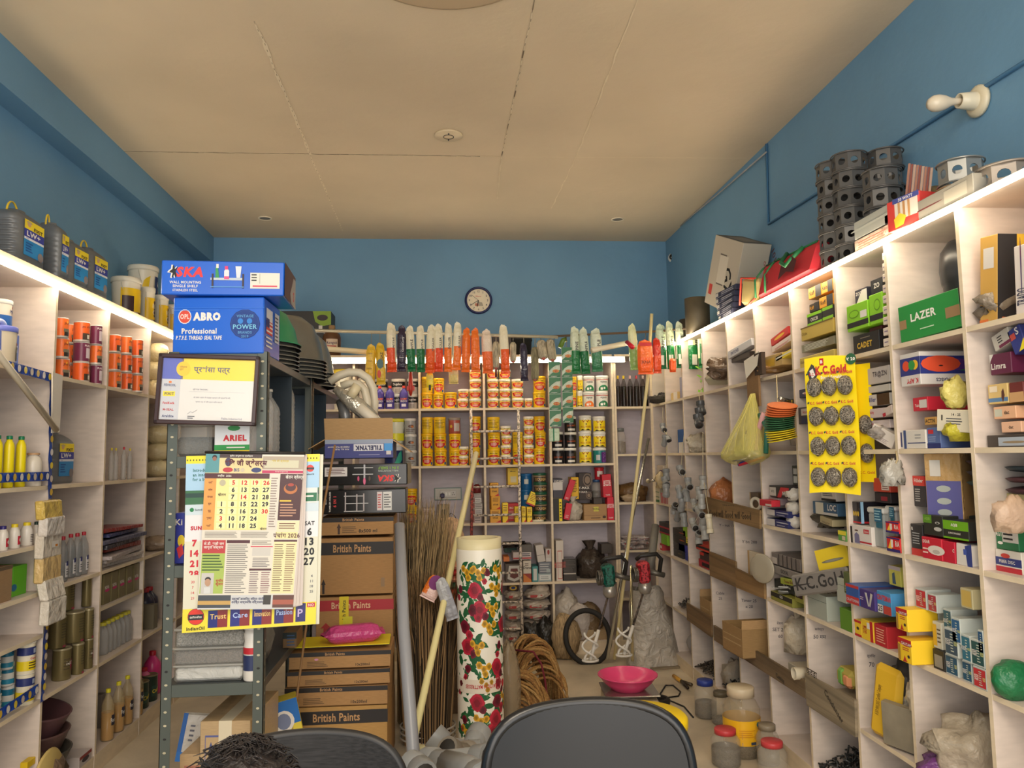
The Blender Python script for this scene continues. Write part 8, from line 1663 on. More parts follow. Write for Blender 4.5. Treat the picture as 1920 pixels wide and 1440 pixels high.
RY1,RY2=atX(578,850,xb).y,atX(640,850,xb).y
rack('grey slotted angle rack carrying the certificate and calendars, front bay',RY0,RY1,zs,[atX(541,850,xb).y])
rack('grey slotted angle rack behind the first, holding stacked pans on top',RY1+.01,RY2,zs,[atX(607,850,xb).y])
def fb(x0,x1,yt,yb,Y,label,col,pr=(),d=.3,rot=0,z=None,**k):
 a,c=at(x0,(yt+yb)/2,Y),at(x1,(yt+yb)/2,Y);zt,z0=at((x0+x1)/2,yt,Y).z,at((x0+x1)/2,yb,Y).z
 if z is not None:z0=z
 return carton(k.pop('name','carton'),label,k.pop('cat','box'),c.x-a.x,d,zt-z0,col,pr,((a.x+c.x)/2,Y,z0),rot,**k)
BB=(20,96,206)
SK=[('p',[(.0,.45),(.02,.6),(.05,.7),(.055,.98),(.075,.98),(.09,.7),(.13,.9),(.125,.75),(.1,.55),(.12,.2),(.095,.05),(.08,.3),(.06,.05),(.04,.1),(.055,.4)],BLK)]
def ska(f,cx,cz,sc,fl=False,cs=(236,60,60)):
 r=[(f,'t','SKA',cx+.07*sc*(-1 if fl else 1),cz,.3*sc,cs,{'sh':.2,'b':.05,'rot':180 if fl else 0})]
 q=[(cx-.07*sc*(-1 if fl else 1)+sc*(x-.06)*(-1 if fl else 1)*.6,cz+sc*(z-.5)*.42*(-1 if fl else 1)) for x,z in SK[0][2 if False else 1]]
 return r+[(f,'p',[(x-.0,z) for x,z in q],WHITE),(f,'p',[(cx+(x-cx)*.85,cz+(z-cz)*.9) for x,z in q],BLK)]
zR=zs[3]+.002
fb(323,496,557,660,RY0+.0,'blue carton lettered for thread seal tape standing on the rack',BB,[
 ('F','d',.13,.655,.072,.13,(226,226,226)),('F','d',.13,.655,.063,.115,(214,70,50)),('F','t','OPL',.13,.655,.09,(236,200,190),{'wm':.1,'b':.04}),('F','t','ABRO',.37,.655,.15,WHITE,{'b':.07,'wm':.3}),
 ('F','t','Professional',.29,.40,.10,WHITE,{'b':.03,'wm':.38}),('F','t','P.T.F.E. THREAD SEAL TAPE',.29,.28,.075,WHITE,{'b':.03,'sh':.15,'wm':.5}),('F','d',.79,.52,.165,.26,(16,50,120)),('F','d',.79,.52,.155,.245,(24,70,150)),('F','d',.79,.52,.148,.235,(16,56,130)),
 ('F','t','POWER',.79,.47,.085,(120,190,220),{'wm':.28}),('F','t','VINTAGE',.79,.66,.05,(90,150,200),{'wm':.2}),('F','t','BRANDS',.79,.37,.045,(90,150,200),{'wm':.2}),('F','t','2019',.79,.3,.045,(90,150,200)),('F','d',.74,.57,.03,.05,(50,130,210)),('F','d',.84,.57,.03,.05,(50,130,210)),('F','r',0,.8,1,.806,(60,130,220)),('F','r',.0,.76,.5,.766,(90,150,230)),
 ('P','r',.12,.62,.5,.84,(220,216,216)),('P','r',.12,.38,.5,.62,(206,60,56)),('P','r',.12,.42,.5,.45,WHITE),('P','r',.12,.5,.5,.53,WHITE),('P','r',.12,.57,.5,.6,WHITE),('P','r',.12,.5,.3,.66,(30,40,110)),('P','l',.1,.12,.5,.35,3,WHITE),('P','r',.62,.3,.9,.85,(206,206,210)),('P','l',.64,.32,.88,.8,7,(60,60,70))],
 z=zR,d=.27,rot=-1.5,r=.25,bev=.004,jit=.003)
zA=zR+(at(410,557,RY0).z-zR)+.004
fb(302,533,489,553,RY0-.02,'long blue carton with shelf and bottle pictures topmost on the rack',BB,ska('F',.16,.66,1.0)+[
 ('F','t','WALL MOUNTING',.2,.36,.08,WHITE,{'wm':.25}),('F','t','SINGLE SHELF',.2,.25,.08,WHITE,{'wm':.2}),('F','t','STAINLESS STEEL',.2,.13,.075,WHITE,{'wm':.2}),('F','r',.72,.2,.96,.66,(226,220,206)),('F','l',.73,.4,.78,.64,3,BLK),('F','r',.74,.25,.94,.29,(214,60,90)),('F','r',.795,.34,.8,.64,(180,176,166)),
 ('F','r',.4,.43,.67,.5,(196,206,214)),('F','r',.41,.2,.425,.62,(60,50,60)),('F','r',.655,.2,.67,.62,(60,50,60)),('F','r',.4,.22,.67,.25,(90,150,210)),('F','p',[(.44,.5),(.44,.78),(.45,.9),(.46,.78),(.47,.5)],(60,150,90)),('F','r',.445,.78,.465,.9,WHITE),('F','p',[(.51,.46),(.51,.7),(.53,.8),(.55,.7),(.55,.46)],(236,226,230)),('F','r',.515,.74,.54,.84,(236,60,120)),('F','r',.51,.46,.55,.54,(236,90,140)),('F','p',[(.61,.5),(.6,.84),(.65,.84),(.64,.5)],(220,224,230)),
 ('P','r',0,0,1,1,(96,60,46)),('P','p',[(.6,.0),(1,.0),(1,.9),(.8,.9),(.5,.3)],(170,160,150)),('P','t','S',.8,.3,.3,RED)],z=zA,d=.3,rot=2.5,r=.25,bev=.004,jit=.006)
# certificate
t=thing('certificate_frame','dark framed certificate in Hindi hanging on the rack front','frame',at(390,731,RY0-.04));t.rotation_euler=(rad(-2),rad(2.2),0)
fw_,fh_=180/F*RY0*.985,127/F*RY0
b=B();fmm=mat((58,34,32),.3)
for(x0,x1,z0,z1) in((-fw_/2,fw_/2,fh_/2-.017,fh_/2),(-fw_/2,fw_/2,-fh_/2,-fh_/2+.017),(-fw_/2,-fw_/2+.017,-fh_/2,fh_/2),(fw_/2-.017,fw_/2,-fh_/2,fh_/2)):b.box(x0,x1,-.014,.008,z0,z1,fmm,.003)
b.obj('frame',t)
b=B();b.X=TR(-fw_/2+.017,-.001,-fh_/2+.017);W_,H_=fw_-.034,fh_-.034
P_=lambda x0,x1,z0,z1,c,y=-.0004:b.rect(x0*W_,x1*W_,z0*H_,z1*H_,mat(c,.25),y)
P_(0,1,0,1,(226,222,216));P_(0,.22,.66,1,(90,100,190),-.0008);P_(.2,1,.66,1,(246,216,40),-.0008);P_(0,.2,0,.66,(204,204,208),-.0008)
b.disc(.22*W_,.83*H_,.075*W_,.12*H_,mat((250,200,30)),-.0014,24);b.text('विश्वास\nसुंदर',.22*W_,.84*H_,.02,mat((120,90,40)),-.0018,.04)
b.text('प्रशंसा पत्र',.53*W_,.82*H_,.034,mat((90,90,110)),-.0016,.14,.02)
for tx,z,c,sz in(('FEVICOL',.56,(70,80,120),.010),('FIXIT',.42,(40,40,60),.011),('FeviKwik',.27,(200,40,50),.010),('M-SEAL',.165,(190,50,60),.009),('Araldite',.06,(40,50,110),.010)):
 if tx=='FIXIT':P_(.02,.15,.38,.46,(250,220,40),-.0012)
 b.text(tx,.09*W_,z*H_,sz,mat(c),-.0016,.045,.03)
b.disc(.09*W_,.61*H_,.006,.005,mat((226,120,40)),-.0016)
b.text('श्री M.B TRADERS',.42*W_,.5*H_,.009,mat((110,110,130)),-.0012,.09);b.text('को हमारा उत्पाद में उत्कृष्ट प्रदर्शन की प्राप्ति के लिए',.55*W_,.37*H_,.008,mat((120,120,140)),-.0012,.2);b.text('प्रमाण पत्र के लिए प्रदान किया जाता है',.52*W_,.3*H_,.008,mat((120,120,140)),-.0012,.18);b.rect(.3*W_,.9*W_,.462*H_,.465*H_,mat((170,170,180)),-.001)
b.tube([(.3*W_,-.0015,.1*H_),(.33*W_,-.0015,.14*H_),(.35*W_,-.0015,.12*H_),(.4*W_,-.0015,.17*H_)],.0006,mat((90,90,110)),4);b.lines(.3*W_,.38*W_,.02*H_,.08*H_,2,mat((80,80,90)),-.0012);b.text('Pidilite Industries Ltd.',.78*W_,.04*H_,.008,mat((70,80,120)),-.0012,.08)
b.obj('certificate',t)
b=B();b.rect(-W_/2,W_/2,-H_/2,H_/2,mat((255,255,255),.05,0,0,.06),-.006);b.obj('glass',t)
# calendars
def flatq(c,m,nm,t,off=0):b=B();b.add([v-Vector(t.location)+Vector((0,off,0)) for v in c],[(0,1,2,3)],m);b.obj(nm,t)
CY=RY0-.07
def sheet(corners,Y,name,label,th=.003):
 q=[at(x,y,Y) for x,y in corners];t=thing(name,label,'calendar',sum(q,Vector())/4);return t,[v-Vector(t.location) for v in q]
t,q=sheet(((341,1187),(592,1170),(600,851),(350,855)),CY,'wall_calendar','large white and yellow picture calendar hanging behind the almanac')
def fr(q):
 def f(u,v,y=0):return(q[0]*(1-u)+q[1]*u)*(1-v)+(q[3]*(1-u)+q[2]*u)*v+Vector((0,y+.012*sin(v*5)*.3,0))
 return f
class SB(B):
 def pr(s,f,u0,u1,v0,v1,c,y=-.0006,n=6):
  vs=[f(u,v0+(v1-v0)*k/n,y) for k in range(n+1) for u in(u0,u1)];return s.add(vs,[(2*k,2*k+1,2*k+3,2*k+2) for k in range(n)],mat(c,.35))
 def tx(s,f,tx,u,v,h,c,y=-.0016,wm=None,b=.02,rot=0):
  o=f(u,v,y);U=(f(u+.01,v)-f(u-.01,v)).normalized();V=(f(u,v+.01)-f(u,v-.01)).normalized();vs,fs,wd=tgeo(tx,b,0);k=h if not wm or wd*h<wm else wm/wd
  return s.add([o+U*(x*k)+V*(z*h) for x,z in vs],fs,mat(c,.4))
 def dk(s,f,u,v,r,c,y=-.0014,sq=1):
  o=f(u,v,y);return s.add([o+Vector((r*cos(a),0,r*sq*sin(a))) for a in[2*pi*k/20 for k in range(20)]],[tuple(range(20))],mat(c,.35))
f=fr(q);b=SB();b.pr(f,0,1,0,1,(232,230,230),0,16);b.pr(f,0,1,0,.13,(244,224,60));b.pr(f,0,1,.955,1,(240,224,50));b.pr(f,0,1,.80,.955,(170,206,232));b.pr(f,0,1,.72,.8,(60,110,70));b.pr(f,0,1,.76,.785,(40,70,60),-.001);b.pr(f,0,1,.66,.72,(206,220,226))
b.tx(f,'Introducing\nan innovation\nfor a better',.14,.89,.048,(30,110,100),wm=.09);b.tx(f,'Sunoil',.1,.69,.008,(60,80,90));b.dk(f,.05,.69,.008,(30,130,70))
b.tx(f,'SUN',.085,.585,.016,(200,30,50),b=.05);b.tx(f,'SAT',.935,.59,.016,BLK)
for i,n_ in enumerate(('7','14','21','28')):b.tx(f,n_,.075,.50-.058*i,.026,(206,30,50),wm=.05,b=.05)
for i,n_ in enumerate(('6','13','20','27')):b.tx(f,n_,.935,.54-.058*i,.030,BLK,b=.04)
for i in range(4):b.tx(f,str((30,7,14,21)[i]),.07,.28-.03*i,.01,(206,60,70));b.tx(f,str((4,11,18,25)[i]),.96,.28-.03*i,.01,(80,80,90))
b.dk(f,.1,.085,.031,(60,60,60),-.0016);b.dk(f,.1,.085,.0295,(226,60,46),-.0018);b.pr(f,.045,.155,.068,.098,(36,36,40),-.0022,1);b.tx(f,'इंडियनऑयल',.1,.083,.01,WHITE,-.0026,.045);b.tx(f,'IndianOil',.1,.02,.013,BLK,b=.03)
b.dk(f,.93,.915,.014,(226,60,46),-.0016);b.pr(f,.9,.96,.908,.92,(40,40,44),-.002,1);b.tx(f,'IndianOil',.93,.88,.006,BLK)
for i,(c1,tx_) in enumerate((((30,40,120),'Trust'),((40,44,130),'Care'),((36,40,120),'Innovation'),((44,40,110),'Passion'))):
 u0=.19+.165*i;b.pr(f,u0,u0+.07,.018,.115,c1,-.0014,2);b.pr(f,u0+.07,u0+.145,.018,.115,(140,40,40),-.0014,2);b.tx(f,tx_,u0+.075,.08,.02,(240,200,120) if i%2==0 else(180,200,240),-.002,.06)
b.pr(f,.845,.92,.02,.125,(44,40,110),-.0014,2);b.tx(f,'P',.88,.07,.03,(200,180,220));b.pr(f,.93,.99,.1,.125,(200,40,60),-.0014,1);b.tx(f,'NO',.96,.112,.01,WHITE,-.002)
o_=f(.93,.78,-.002);b.pr(f,.86,.99,.71,.80,(226,226,220),-.0018,2);b.pr(f,.865,.985,.72,.77,(30,110,70),-.0022,1);b.pr(f,.9,.96,.745,.755,WHITE,-.0026,1)
for k in range(44):p_=f(.01+k*.0225,.975,-.0015);b.add([p_+Vector((x,0,z)) for x,z in((-.002,-.003),(.002,-.003),(.002,.003),(-.002,.003))],[(0,1,2,3)],mat((60,60,50)))
b.obj('printed_sheet',t)
b=B();b.add([v+Vector((0,.002,0)) for v in q]+[v+Vector((.012,.008,-.002)) for v in q],[(3,2,1,0),(4,5,6,7)],mat((226,222,200)));b.obj('back_sheets',t)
t,q=sheet(((370,1143),(549,1142),(571,852),(387,850)),CY-.03,'almanac_calendar','Hindi almanac calendar for April 2026 hanging in front of the picture calendar')
f=fr(q);b=SB();b.pr(f,0,1,0,1,(226,218,202),0,16)
PK,CRM,BR_=(206,60,80),(236,222,160),(84,40,44)
b.pr(f,0,.58,.87,.975,(226,206,150));b.pr(f,.0,.14,.875,1,(90,150,156),-.001);b.dk(f,.09,.965,.008,(150,100,80),-.0016);b.dk(f,.09,.975,.009,(40,30,30),-.0015);b.pr(f,.14,.57,.972,1,(70,50,50));b.tx(f,'सुनील आभूषण का प्रतिष्ठान',.36,.985,.009,WHITE,wm=.16);b.tx(f,'शिव जी ज्वेलर्स',.41,.938,.034,(90,24,40),wm=.16,b=.04);b.dk(f,.23,.945,.012,(70,60,90),-.0015,1.4)
b.dk(f,.23,.894,.019,(190,50,60),-.0015,.5);b.dk(f,.52,.894,.019,(50,60,110),-.0015,.5);b.tx(f,'BIS',.32,.894,.012,(60,70,130));b.dk(f,.38,.894,.008,(206,190,160),-.0016);b.pr(f,.58,1,.90,.985,(176,160,140));b.pr(f,.6,.95,.91,.96,(206,200,170),-.001);b.tx(f,'शिव जी ज्वेलर्स',.76,.955,.012,(206,180,60),wm=.1);b.pr(f,.58,1,.875,.893,(190,50,90),-.001);b.tx(f,'मेन रोड बस स्टैंड के पास',.78,.884,.006,WHITE,wm=.15)
b.pr(f,0,.66,.838,.872,BR_);b.tx(f,'अप्रैल  2026',.2,.855,.012,WHITE,wm=.1)
b.pr(f,0,.12,.505,.838,(226,160,80));b.pr(f,.12,.66,.505,.838,(240,226,150))
days=['रवि','सोम','मंगल','बुध','गुरु','शुक्र','शनि'];cols=[[0,5,12,19,26],[0,6,13,20,27],[0,7,14,21,28],[1,8,15,22,29],[2,9,16,23,30],[3,10,17,24,0],[4,11,18,25,0]]
for r_,(d_,row) in enumerate(zip(days,cols)):
 v=.812-.0465*r_;b.tx(f,d_,.065,v,.009,(130,60,40))
 for k,n_ in enumerate(row):
  u=.185+.112*k
  if n_:b.pr(f,u-.045,u+.045,v-.019,v+.019,(248,238,176),-.001,1);b.tx(f,str(n_),u,v,.018,(210,40,40) if(r_==0 or n_ in(14,3,30)) else(34,34,40),b=.04)
b.dk(f,.185,.81,.012,(190,180,150),-.0016);b.tx(f,'खेतान',.185,.735,.012,(50,34,34),wm=.04);b.tx(f,'खेतान',.63,.515,.01,(50,34,34))
b.pr(f,.67,.76,.505,.87,(222,214,200));b.pr(f,.77,1,.57,.87,(74,34,36));b.pr(f,.77,1,.5,.565,(236,222,180));b.tx(f,'खेतान ज्वेलर्स',.92,.85,.02,WHITE,wm=.07);b.dk(f,.885,.775,.026,(190,110,50),-.0015,.8);b.dk(f,.885,.785,.02,(74,34,36),-.002,.8);b.dk(f,.885,.80,.012,(170,60,40),-.0022,.5);b.pr(f,.78,.9,.69,.7,(236,190,60),-.0014,1)
def fl(u0,u1,v0,v1,n,c,sd=1,y=-.0012):
 rr=random.Random(sd)
 for i in range(n):v=v1-(v1-v0)*(i+.5)/n;b.pr(f,u0,u1-(u1-u0)*.25*rr.random(),v-(v1-v0)/n*.2,v+(v1-v0)/n*.2,c,y,1)
fl(.68,.75,.52,.85,20,(150,130,120));fl(.79,.96,.59,.68,5,(200,150,120),2,-.0016);fl(.79,.97,.51,.555,3,(120,80,60),3)
b.pr(f,.76,.99,.45,.495,CRM);b.tx(f,'पंचांग 2026',.875,.473,.02,(90,40,44),wm=.1);fl(.03,.37,.455,.495,5,(140,130,120),4);fl(.4,.74,.455,.495,5,(140,130,120),5)
b.pr(f,.01,.25,.355,.44,(190,60,60));b.tx(f,'के.डी. शाही जन\nजागृति संस्थान',.13,.405,.03,WHITE,wm=.075);b.pr(f,.01,.25,.1,.355,(170,190,90));fl(.02,.24,.24,.35,6,(60,90,40),6);b.pr(f,.02,.15,.1,.23,(200,196,190),-.0012);b.dk(f,.09,.17,.011,(190,150,120),-.002,1.3);b.dk(f,.09,.19,.011,(40,36,34),-.0018,.8);b.pr(f,.055,.12,.1,.14,(214,214,210),-.0022,1);b.tx(f,'सुधीर\nकुमार',.21,.17,.028,(190,40,50),wm=.03)
b.pr(f,.26,.5,.42,.44,BR_);fl(.27,.49,.1,.415,24,(130,124,118),7);b.pr(f,.51,.74,.395,.402,PK);fl(.52,.73,.41,.44,3,(140,130,120),8);b.pr(f,.53,.72,.34,.39,(206,200,190));fl(.54,.72,.265,.33,6,(120,110,110),9);b.pr(f,.51,.74,.245,.258,BR_);fl(.52,.62,.1,.24,10,(140,120,120),10);fl(.64,.74,.1,.24,10,(150,110,110),11)
b.pr(f,.75,.99,.1,.43,(236,224,170));b.pr(f,.75,.99,.43,.442,BR_);fl(.76,.86,.11,.42,22,(140,120,90),12);fl(.88,.98,.11,.42,22,(150,120,90),13)
b.pr(f,0,1,.0,.09,(206,206,206));b.pr(f,0,.34,.01,.09,(70,74,80),-.001);b.pr(f,0,.34,.03,.055,(200,160,90),-.0014,1);b.pr(f,.78,1,.01,.09,(100,60,50),-.001);b.pr(f,.78,1,.03,.06,(170,90,70),-.0014,1);b.tx(f,'महर्षि अरविन्द विद्या मंदिर\nवरिष्ठ माध्यमिक विद्यालय',.52,.055,.026,(40,44,90),wm=.12);b.pr(f,.68,.76,.03,.09,(60,56,50),-.0012,1)
b.obj('printed_sheet',t)
b=B();a_,c_=q[3]+Vector((-.004,-.003,.004)),q[2]+Vector((.004,-.003,.004));b.tube([a_,c_],.006,mat((40,36,34),.4),8);b.obj('hanging_bar',t)
b=B()
for k in range(3):b.add([q[1]+Vector((.01+.012*k,.004+.004*k,.012)),q[1]+Vector((-.02,.003+.004*k,0)),q[2]+Vector((-.02,.003+.004*k,0)),q[2]+Vector((.004*k,.004+.004*k,0))],[(0,1,2,3)],mat((214,200,190)))
b.obj('back_sheets',t)
# rack contents
z2=zs[2]+.002
fb(402,468,797,855,RY0+.04,'white and green detergent carton lettered in red on the rack shelf',(226,226,226),[('F','r',0,.18,1,.36,(40,150,70)),('F','r',0,0,1,.18,(246,206,30)),('F','t','ARIEL',.58,.58,.2,(206,40,50),{'b':.06}),('F','d',.55,.9,.18,.09,(50,140,70)),('F','t','FREE',.2,.09,.11,(190,40,40),{'b':.04}),('F','t','1 CONTAINER WORTH 99',.65,.09,.07,(60,60,60),{'wm':.5}),('F','l',.35,.22,.95,.32,1,WHITE)],z=z2,d=.14)
def clr(x0,x1,yt,yb,Y,lab,z,fc,d=.24,fill=.8,kd='steelwool',lidc=(206,204,196)):
 a,c=at(x0,yb,Y),at(x1,yb,Y);h_=at(x0,yt,Y).z-z;w_=c.x-a.x;t=thing('plastic_box',lab,'box',((a.x+c.x)/2,Y,z));b=B();b.box(-w_/2,w_/2,0,d,0,h_*.88,mat((206,204,196),.15,0,0,.3),.01);b.obj('body',t)
 b=B();b.box(-w_/2+.005,w_/2-.005,.005,d-.005,.004,h_*fill,mat(fc,.5,kind=kd),.01);b.obj('contents',t)
 b=B();b.box(-w_/2-.005,w_/2+.005,-.005,d+.005,h_*.88,h_,mat(lidc,.25,0,0,.6),.008);b.obj('lid',t);return t
clr(328,396,790,855,RY0+.05,'clear box of black bristles beside the detergent carton',z2,(60,58,60),.2,.55)
z1=zs[0]+.002;hbx=[at(390,y,RY0+.03).z for y in(1283,1249,1216,1176)]
clr(324,455,1249,1283,RY0+.03,'clear box of white folded bags, lowest under the calendars',z1,(226,224,218),.26,.8,'crumple')
clr(322,459,1216,1249,RY0+.03,'clear box of dark nails, middle under the calendars',hbx[1]+.002,(90,76,72))
clr(326,458,1180,1216,RY0+.03,'clear box of shiny steel pins, topmost under the calendars',hbx[2]+.004,(150,146,138))
zm=zs[1]+.002
fb(328,345,962,1058,RY0+.06,'blue carton with yellow and red shapes left of the calendar',(50,60,160),[('F','d',.7,.45,.4,.12,(240,210,50)),('F','p',[(.2,.3),(.8,.4),(1,.2),(.5,.1)],(214,50,60)),('F','t','Ki',.4,.82,.12,WHITE)],z=zm,d=.2)
def rk(Yc,z,key,mk,nm,lab,cat,dx=-.06):return put(key,mk,nm,lab,cat,(xb+dx,Yc,z))
ysd=lambda x:atX(x,850,xb).y
rk(ysd(508),z2,'rpj',lambda:jar(.06,.26,(226,120,160),.2,(200,120,120),(206,196,186)),'jar','frosted jar with pink lid on the rack side','jar')
rk(ysd(522),z2,'rcb',lambda:bottle(.3,.055,(206,204,200),(206,200,190),glass=True,ribs=8,caph=.04),'bottle','ribbed clear bottle behind the pink lidded jar','bottle')
rk(ysd(496),z2,'rcb',None,'bottle','ribbed clear bottle beside the right rack post','bottle',-.03)
rk(ysd(547)+.02,z2,'rcr',lambda:bottle(.42,.05,(206,204,200),(226,80,40),glass=True,ribs=12,caph=.05),'bottle','tall ribbed clear bottle with orange red cap in the rack','bottle',-.05)
bag('clear_bag','clear bag of bottles deep in the second rack compartment','bag',(xb-.1,ysd(566),z2),.12,.14,.34,(176,160,130),120,amp=.15,a=.7)
yq=[ysd(498),ysd(510),ysd(524),ysd(536)]
t=put('gbk',lambda:bucket(.085,.27,(176,172,160),(190,186,176),[],False),'bucket','grey bucket on the low rack shelf','bucket',(xb-.12,ysd(508)-.04,z1))
put('rwc',lambda:bottle(.21,.035,(226,220,210),(226,222,214),[('r',-1.4,.5,1.4,.62,(190,40,50)),('r',-1.4,.2,1.4,.48,(40,50,90))],neck=.9,caph=.05),'bottle','white cylinder with red and navy bands behind the right rack post','bottle',(xb-.03,ysd(490),z1))
bag('clear_bag','clear bag of steel fittings on the low rack shelf','bag',(xb-.08,ysd(520)+.05,z1),.14,.16,.22,(140,134,124),121,amp=.15,a=.8)
fb(530,556,1186,1218,ysd(536)+.05,'dark and tan carton at the far end of the low rack shelf',(130,100,66),[('F','r',0,.6,1,1,(40,50,50)),('F','l',.3,.1,.9,.9,4,(60,90,130))],z=z1,d=.16)
for(x,yb,z) in((512,1100,zm),(522,960,zm)):bag('clear_bag','clear bag of hardware on the middle rack shelf, %s'%('front' if x<520 else 'rear'),'bag',(xb-.1,ysd(x)+.04,z),.14,.16,.3,(150,140,124),x,amp=.18,a=.85)
# under the rack
t=fb(374,470,1352,1418,3.3,'taped brown carton stacked on another under the rack',(190,160,118),[('F','r',.1,.1,.7,.78,(90,96,150)),('F','r',.115,.13,.685,.75,(190,160,118)),('F','p',[(.2,.3),(.24,.3),(.24,.55),(.27,.55),(.22,.68),(.17,.55),(.2,.55)],(70,80,130)),('F','l',.32,.3,.6,.65,3,(100,90,90)),('P','t','VEIC',.4,.6,.25,(60,60,60),{'rot':90,'wm':.5})],z=.316,d=.4,rot=-4,kind='cardboard',tape=.26)
t=fb(335,425,1414,1490,3.32,'brown carton with red print under the taped carton, mostly below the picture',(186,156,116),[('F','r',.1,.3,.5,.9,(170,110,90)),('F','r',.12,.33,.48,.87,(190,160,120)),('F','d',.3,.6,.12,.15,(190,50,40))],z=.0,d=.4,rot=-4,kind='cardboard')
p=at(372,1365,3.2);carton('milk_packet','white and blue packet standing left of the taped carton','packet',.12,.04,.2,(226,220,210),[('F','r',0,0,.15,1,(50,110,190)),('F','r',0,0,1,.2,(50,120,200)),('F','l',.3,.4,.5,.8,4,(120,120,130))],(at(362,1365,3.6).x,3.56,.316),10,kind='film',jit=.012,tilt=(10,));
carton('milk_packet','blue and white packet at the foot of the left rack post','packet',.09,.05,.12,(200,210,226),[('F','r',0,.5,1,1,(70,130,190))],(at(326,1430,3.0).x,3.02,.0),0,kind='film',jit=.01)
bpy.data.objects['milk_packet.001'].location.z=.16
carton('carton','low brown box beneath the blue and white packet by the rack post','box',.16,.12,.16,(170,140,100),(),(at(326,1430,3.0).x-.01,2.99,0),0,kind='cardboard')
p=at(520,1345,3.7);carton('carton','blue and yellow carton with tool pictures leaning behind the rack','box',.26,.1,.2,(226,206,70),[('F','r',0,.45,1,1,(30,110,190)),('F','d',.3,.5,.12,.18,WHITE),('F','d',.72,.55,.18,.24,WHITE),('F','d',.72,.55,.12,.18,(120,130,160)),('F','t','KING SIZE',.5,.2,.14,(190,60,40))],(at(518,1345,3.7).x,3.7,.30),12,tilt=(-12,))
carton('carton','plain brown carton under the leaning tool carton','box',.28,.24,.30,(130,104,74),(),(at(518,1345,3.72).x,3.68,0),8,kind='cardboard')
# pans on top
def pan(lab,Yc,xr,z,n,r,h,col,metal=.8,topcol=None,grp=None):
 Xr=at(xr,850,Yc).x;cx=Xr-r
 for i in range(n):
  c=topcol if(topcol and i==n-1) else col;me=0 if(topcol and i==n-1) else metal;b=B();m=mat(c,.35 if not me else.32,me)
  b.lathe([(r,0),(r*1.0,.004),(r*.93,.012),(r*.86,h*.4),(r*.68,h*.78),(r*.42,h*.96),(.001,h)],m,40,cap=False);e=.002;b.lathe([(r-e,0),(r-e,.004),(r*.93-e,.012),(r*.86-e,h*.4-e),(r*.68-e,h*.78-e),(r*.42-e,h*.96-e),(.001,h-e)],mat((60,60,60),.5,me*.5),40,cap=False)
  o=b.obj('pan');o.location=(cx,Yc,z+i*.02);tag(o,'%s, %s of the upside down nest'%(lab if not(topcol and i==n-1) else 'green plastic pan',['lowest','second','third','fourth','fifth','sixth','topmost'][i if i<n-1 else 6]),'pan',grp)
pan('grey steel pan by the blue cartons',3.84,559,zR,5,.22,.16,(150,150,146),grp='pans of the first nest')
pan('grey steel pan under the green one',3.82,562,zR+.10,2,.22,.2,(150,150,146),.8,(50,150,100),'pans of the green topped nest')
pan('large grey steel pan in the middle',4.32,611,zR,6,.23,.26,(140,142,140),grp='pans of the middle nest')
pan('grey steel pan at the far end',4.78,629,zR,5,.2,.26,(150,152,150),grp='pans of the far nest')
# paint cartons
CBD=(176,134,86);BPN=lambda tx='British Paints',hc=(42,38,38),tc=(196,150,100),ex=None,z0=.72,z1=.97:[('F','r',0,z0,1,z1,hc),('F','t',tx,.45,(z0+z1)/2,(z1-z0)*.62,tc,{'wm':.5})]+(ex or[])
UP=[('F','p',[(.06,.02),(.09,.02),(.09,.18),(.105,.18),(.075,.28),(.045,.18),(.06,.18)],(50,40,36))]
ML=lambda s:[('F','t',s,.72,.18,.16,(50,40,34),{'wm':.25}),('F','l',.18,.1,.4,.45,4,(110,84,56))]
zb=0
K_={'kind':'cardboard','r':.8,'jit':.004}
Yn,Yf=3.92,4.25;g4='paint cartons of the front pile'
def zz(y,Y):return at(640,y,Y).z
fb(551,727,1324,1440,Yn,'brown paint carton with black band and arrow, bottom of the front pile',(186,144,84),BPN(ex=[('F','p',[(.1,.3),(.14,.3),(.14,.6),(.16,.6),(.12,.74),(.08,.6),(.1,.6)],(50,40,36)),('F','t','8x500 ml',.74,.42,.08,BLK,{'b':.04}),('F','t','British Paints',.3,.6,.05,(60,50,40)),('F','l',.2,.3,.45,.55,4,(90,74,50))],z0=.8,z1=.95),z=0,d=.3,**K_)
fb(533,727,1287,1322,Yn,'brown paint carton with black band, second of the front pile',CBD,BPN(ex=ML('10x200ml')),z=zz(1324,Yn)+.003,d=.3,rot=-1,**K_)
fb(537,731,1256,1286,Yn,'brown paint carton with black band, third of the front pile',CBD,BPN(ex=ML('12x200ml')),z=zz(1287,Yn)+.006,d=.3,rot=.6,**K_)
fb(541,733,1221,1254,Yn,'brown paint carton with black band and pink spot, top of the front pile',CBD,BPN(ex=ML('10x200ml')+[('F','d',.27,.55,.02,.06,(220,150,190))]),z=zz(1256,Yn)+.009,d=.3,**K_)
ztp=zz(1221,Yn)+.016
b=packet(.13,.3,.09,(200,70,130),(200,70,130),'',BLK,2,0,71);b.text('KILL',.01,.15,.05,mat((240,200,220)),-.048,None,.05,90);o=b.obj('pouch');o.rotation_euler=(rad(90),0,rad(-78));o.location=(at(665,1200,Yn).x+.13,Yn+.12,ztp+.05);tag(o,'magenta and white glossy pouch on the front pile of paint cartons','pouch')
carton('card_sheet','bright yellow thin card sheet under the magenta pouch','card',.46,.22,.006,(240,220,40),[('F','r',0,0,1,.5,BLK)],(at(640,1205,Yn).x,Yn+.02,ztp),2)
zC=at(660,1203,Yf).z
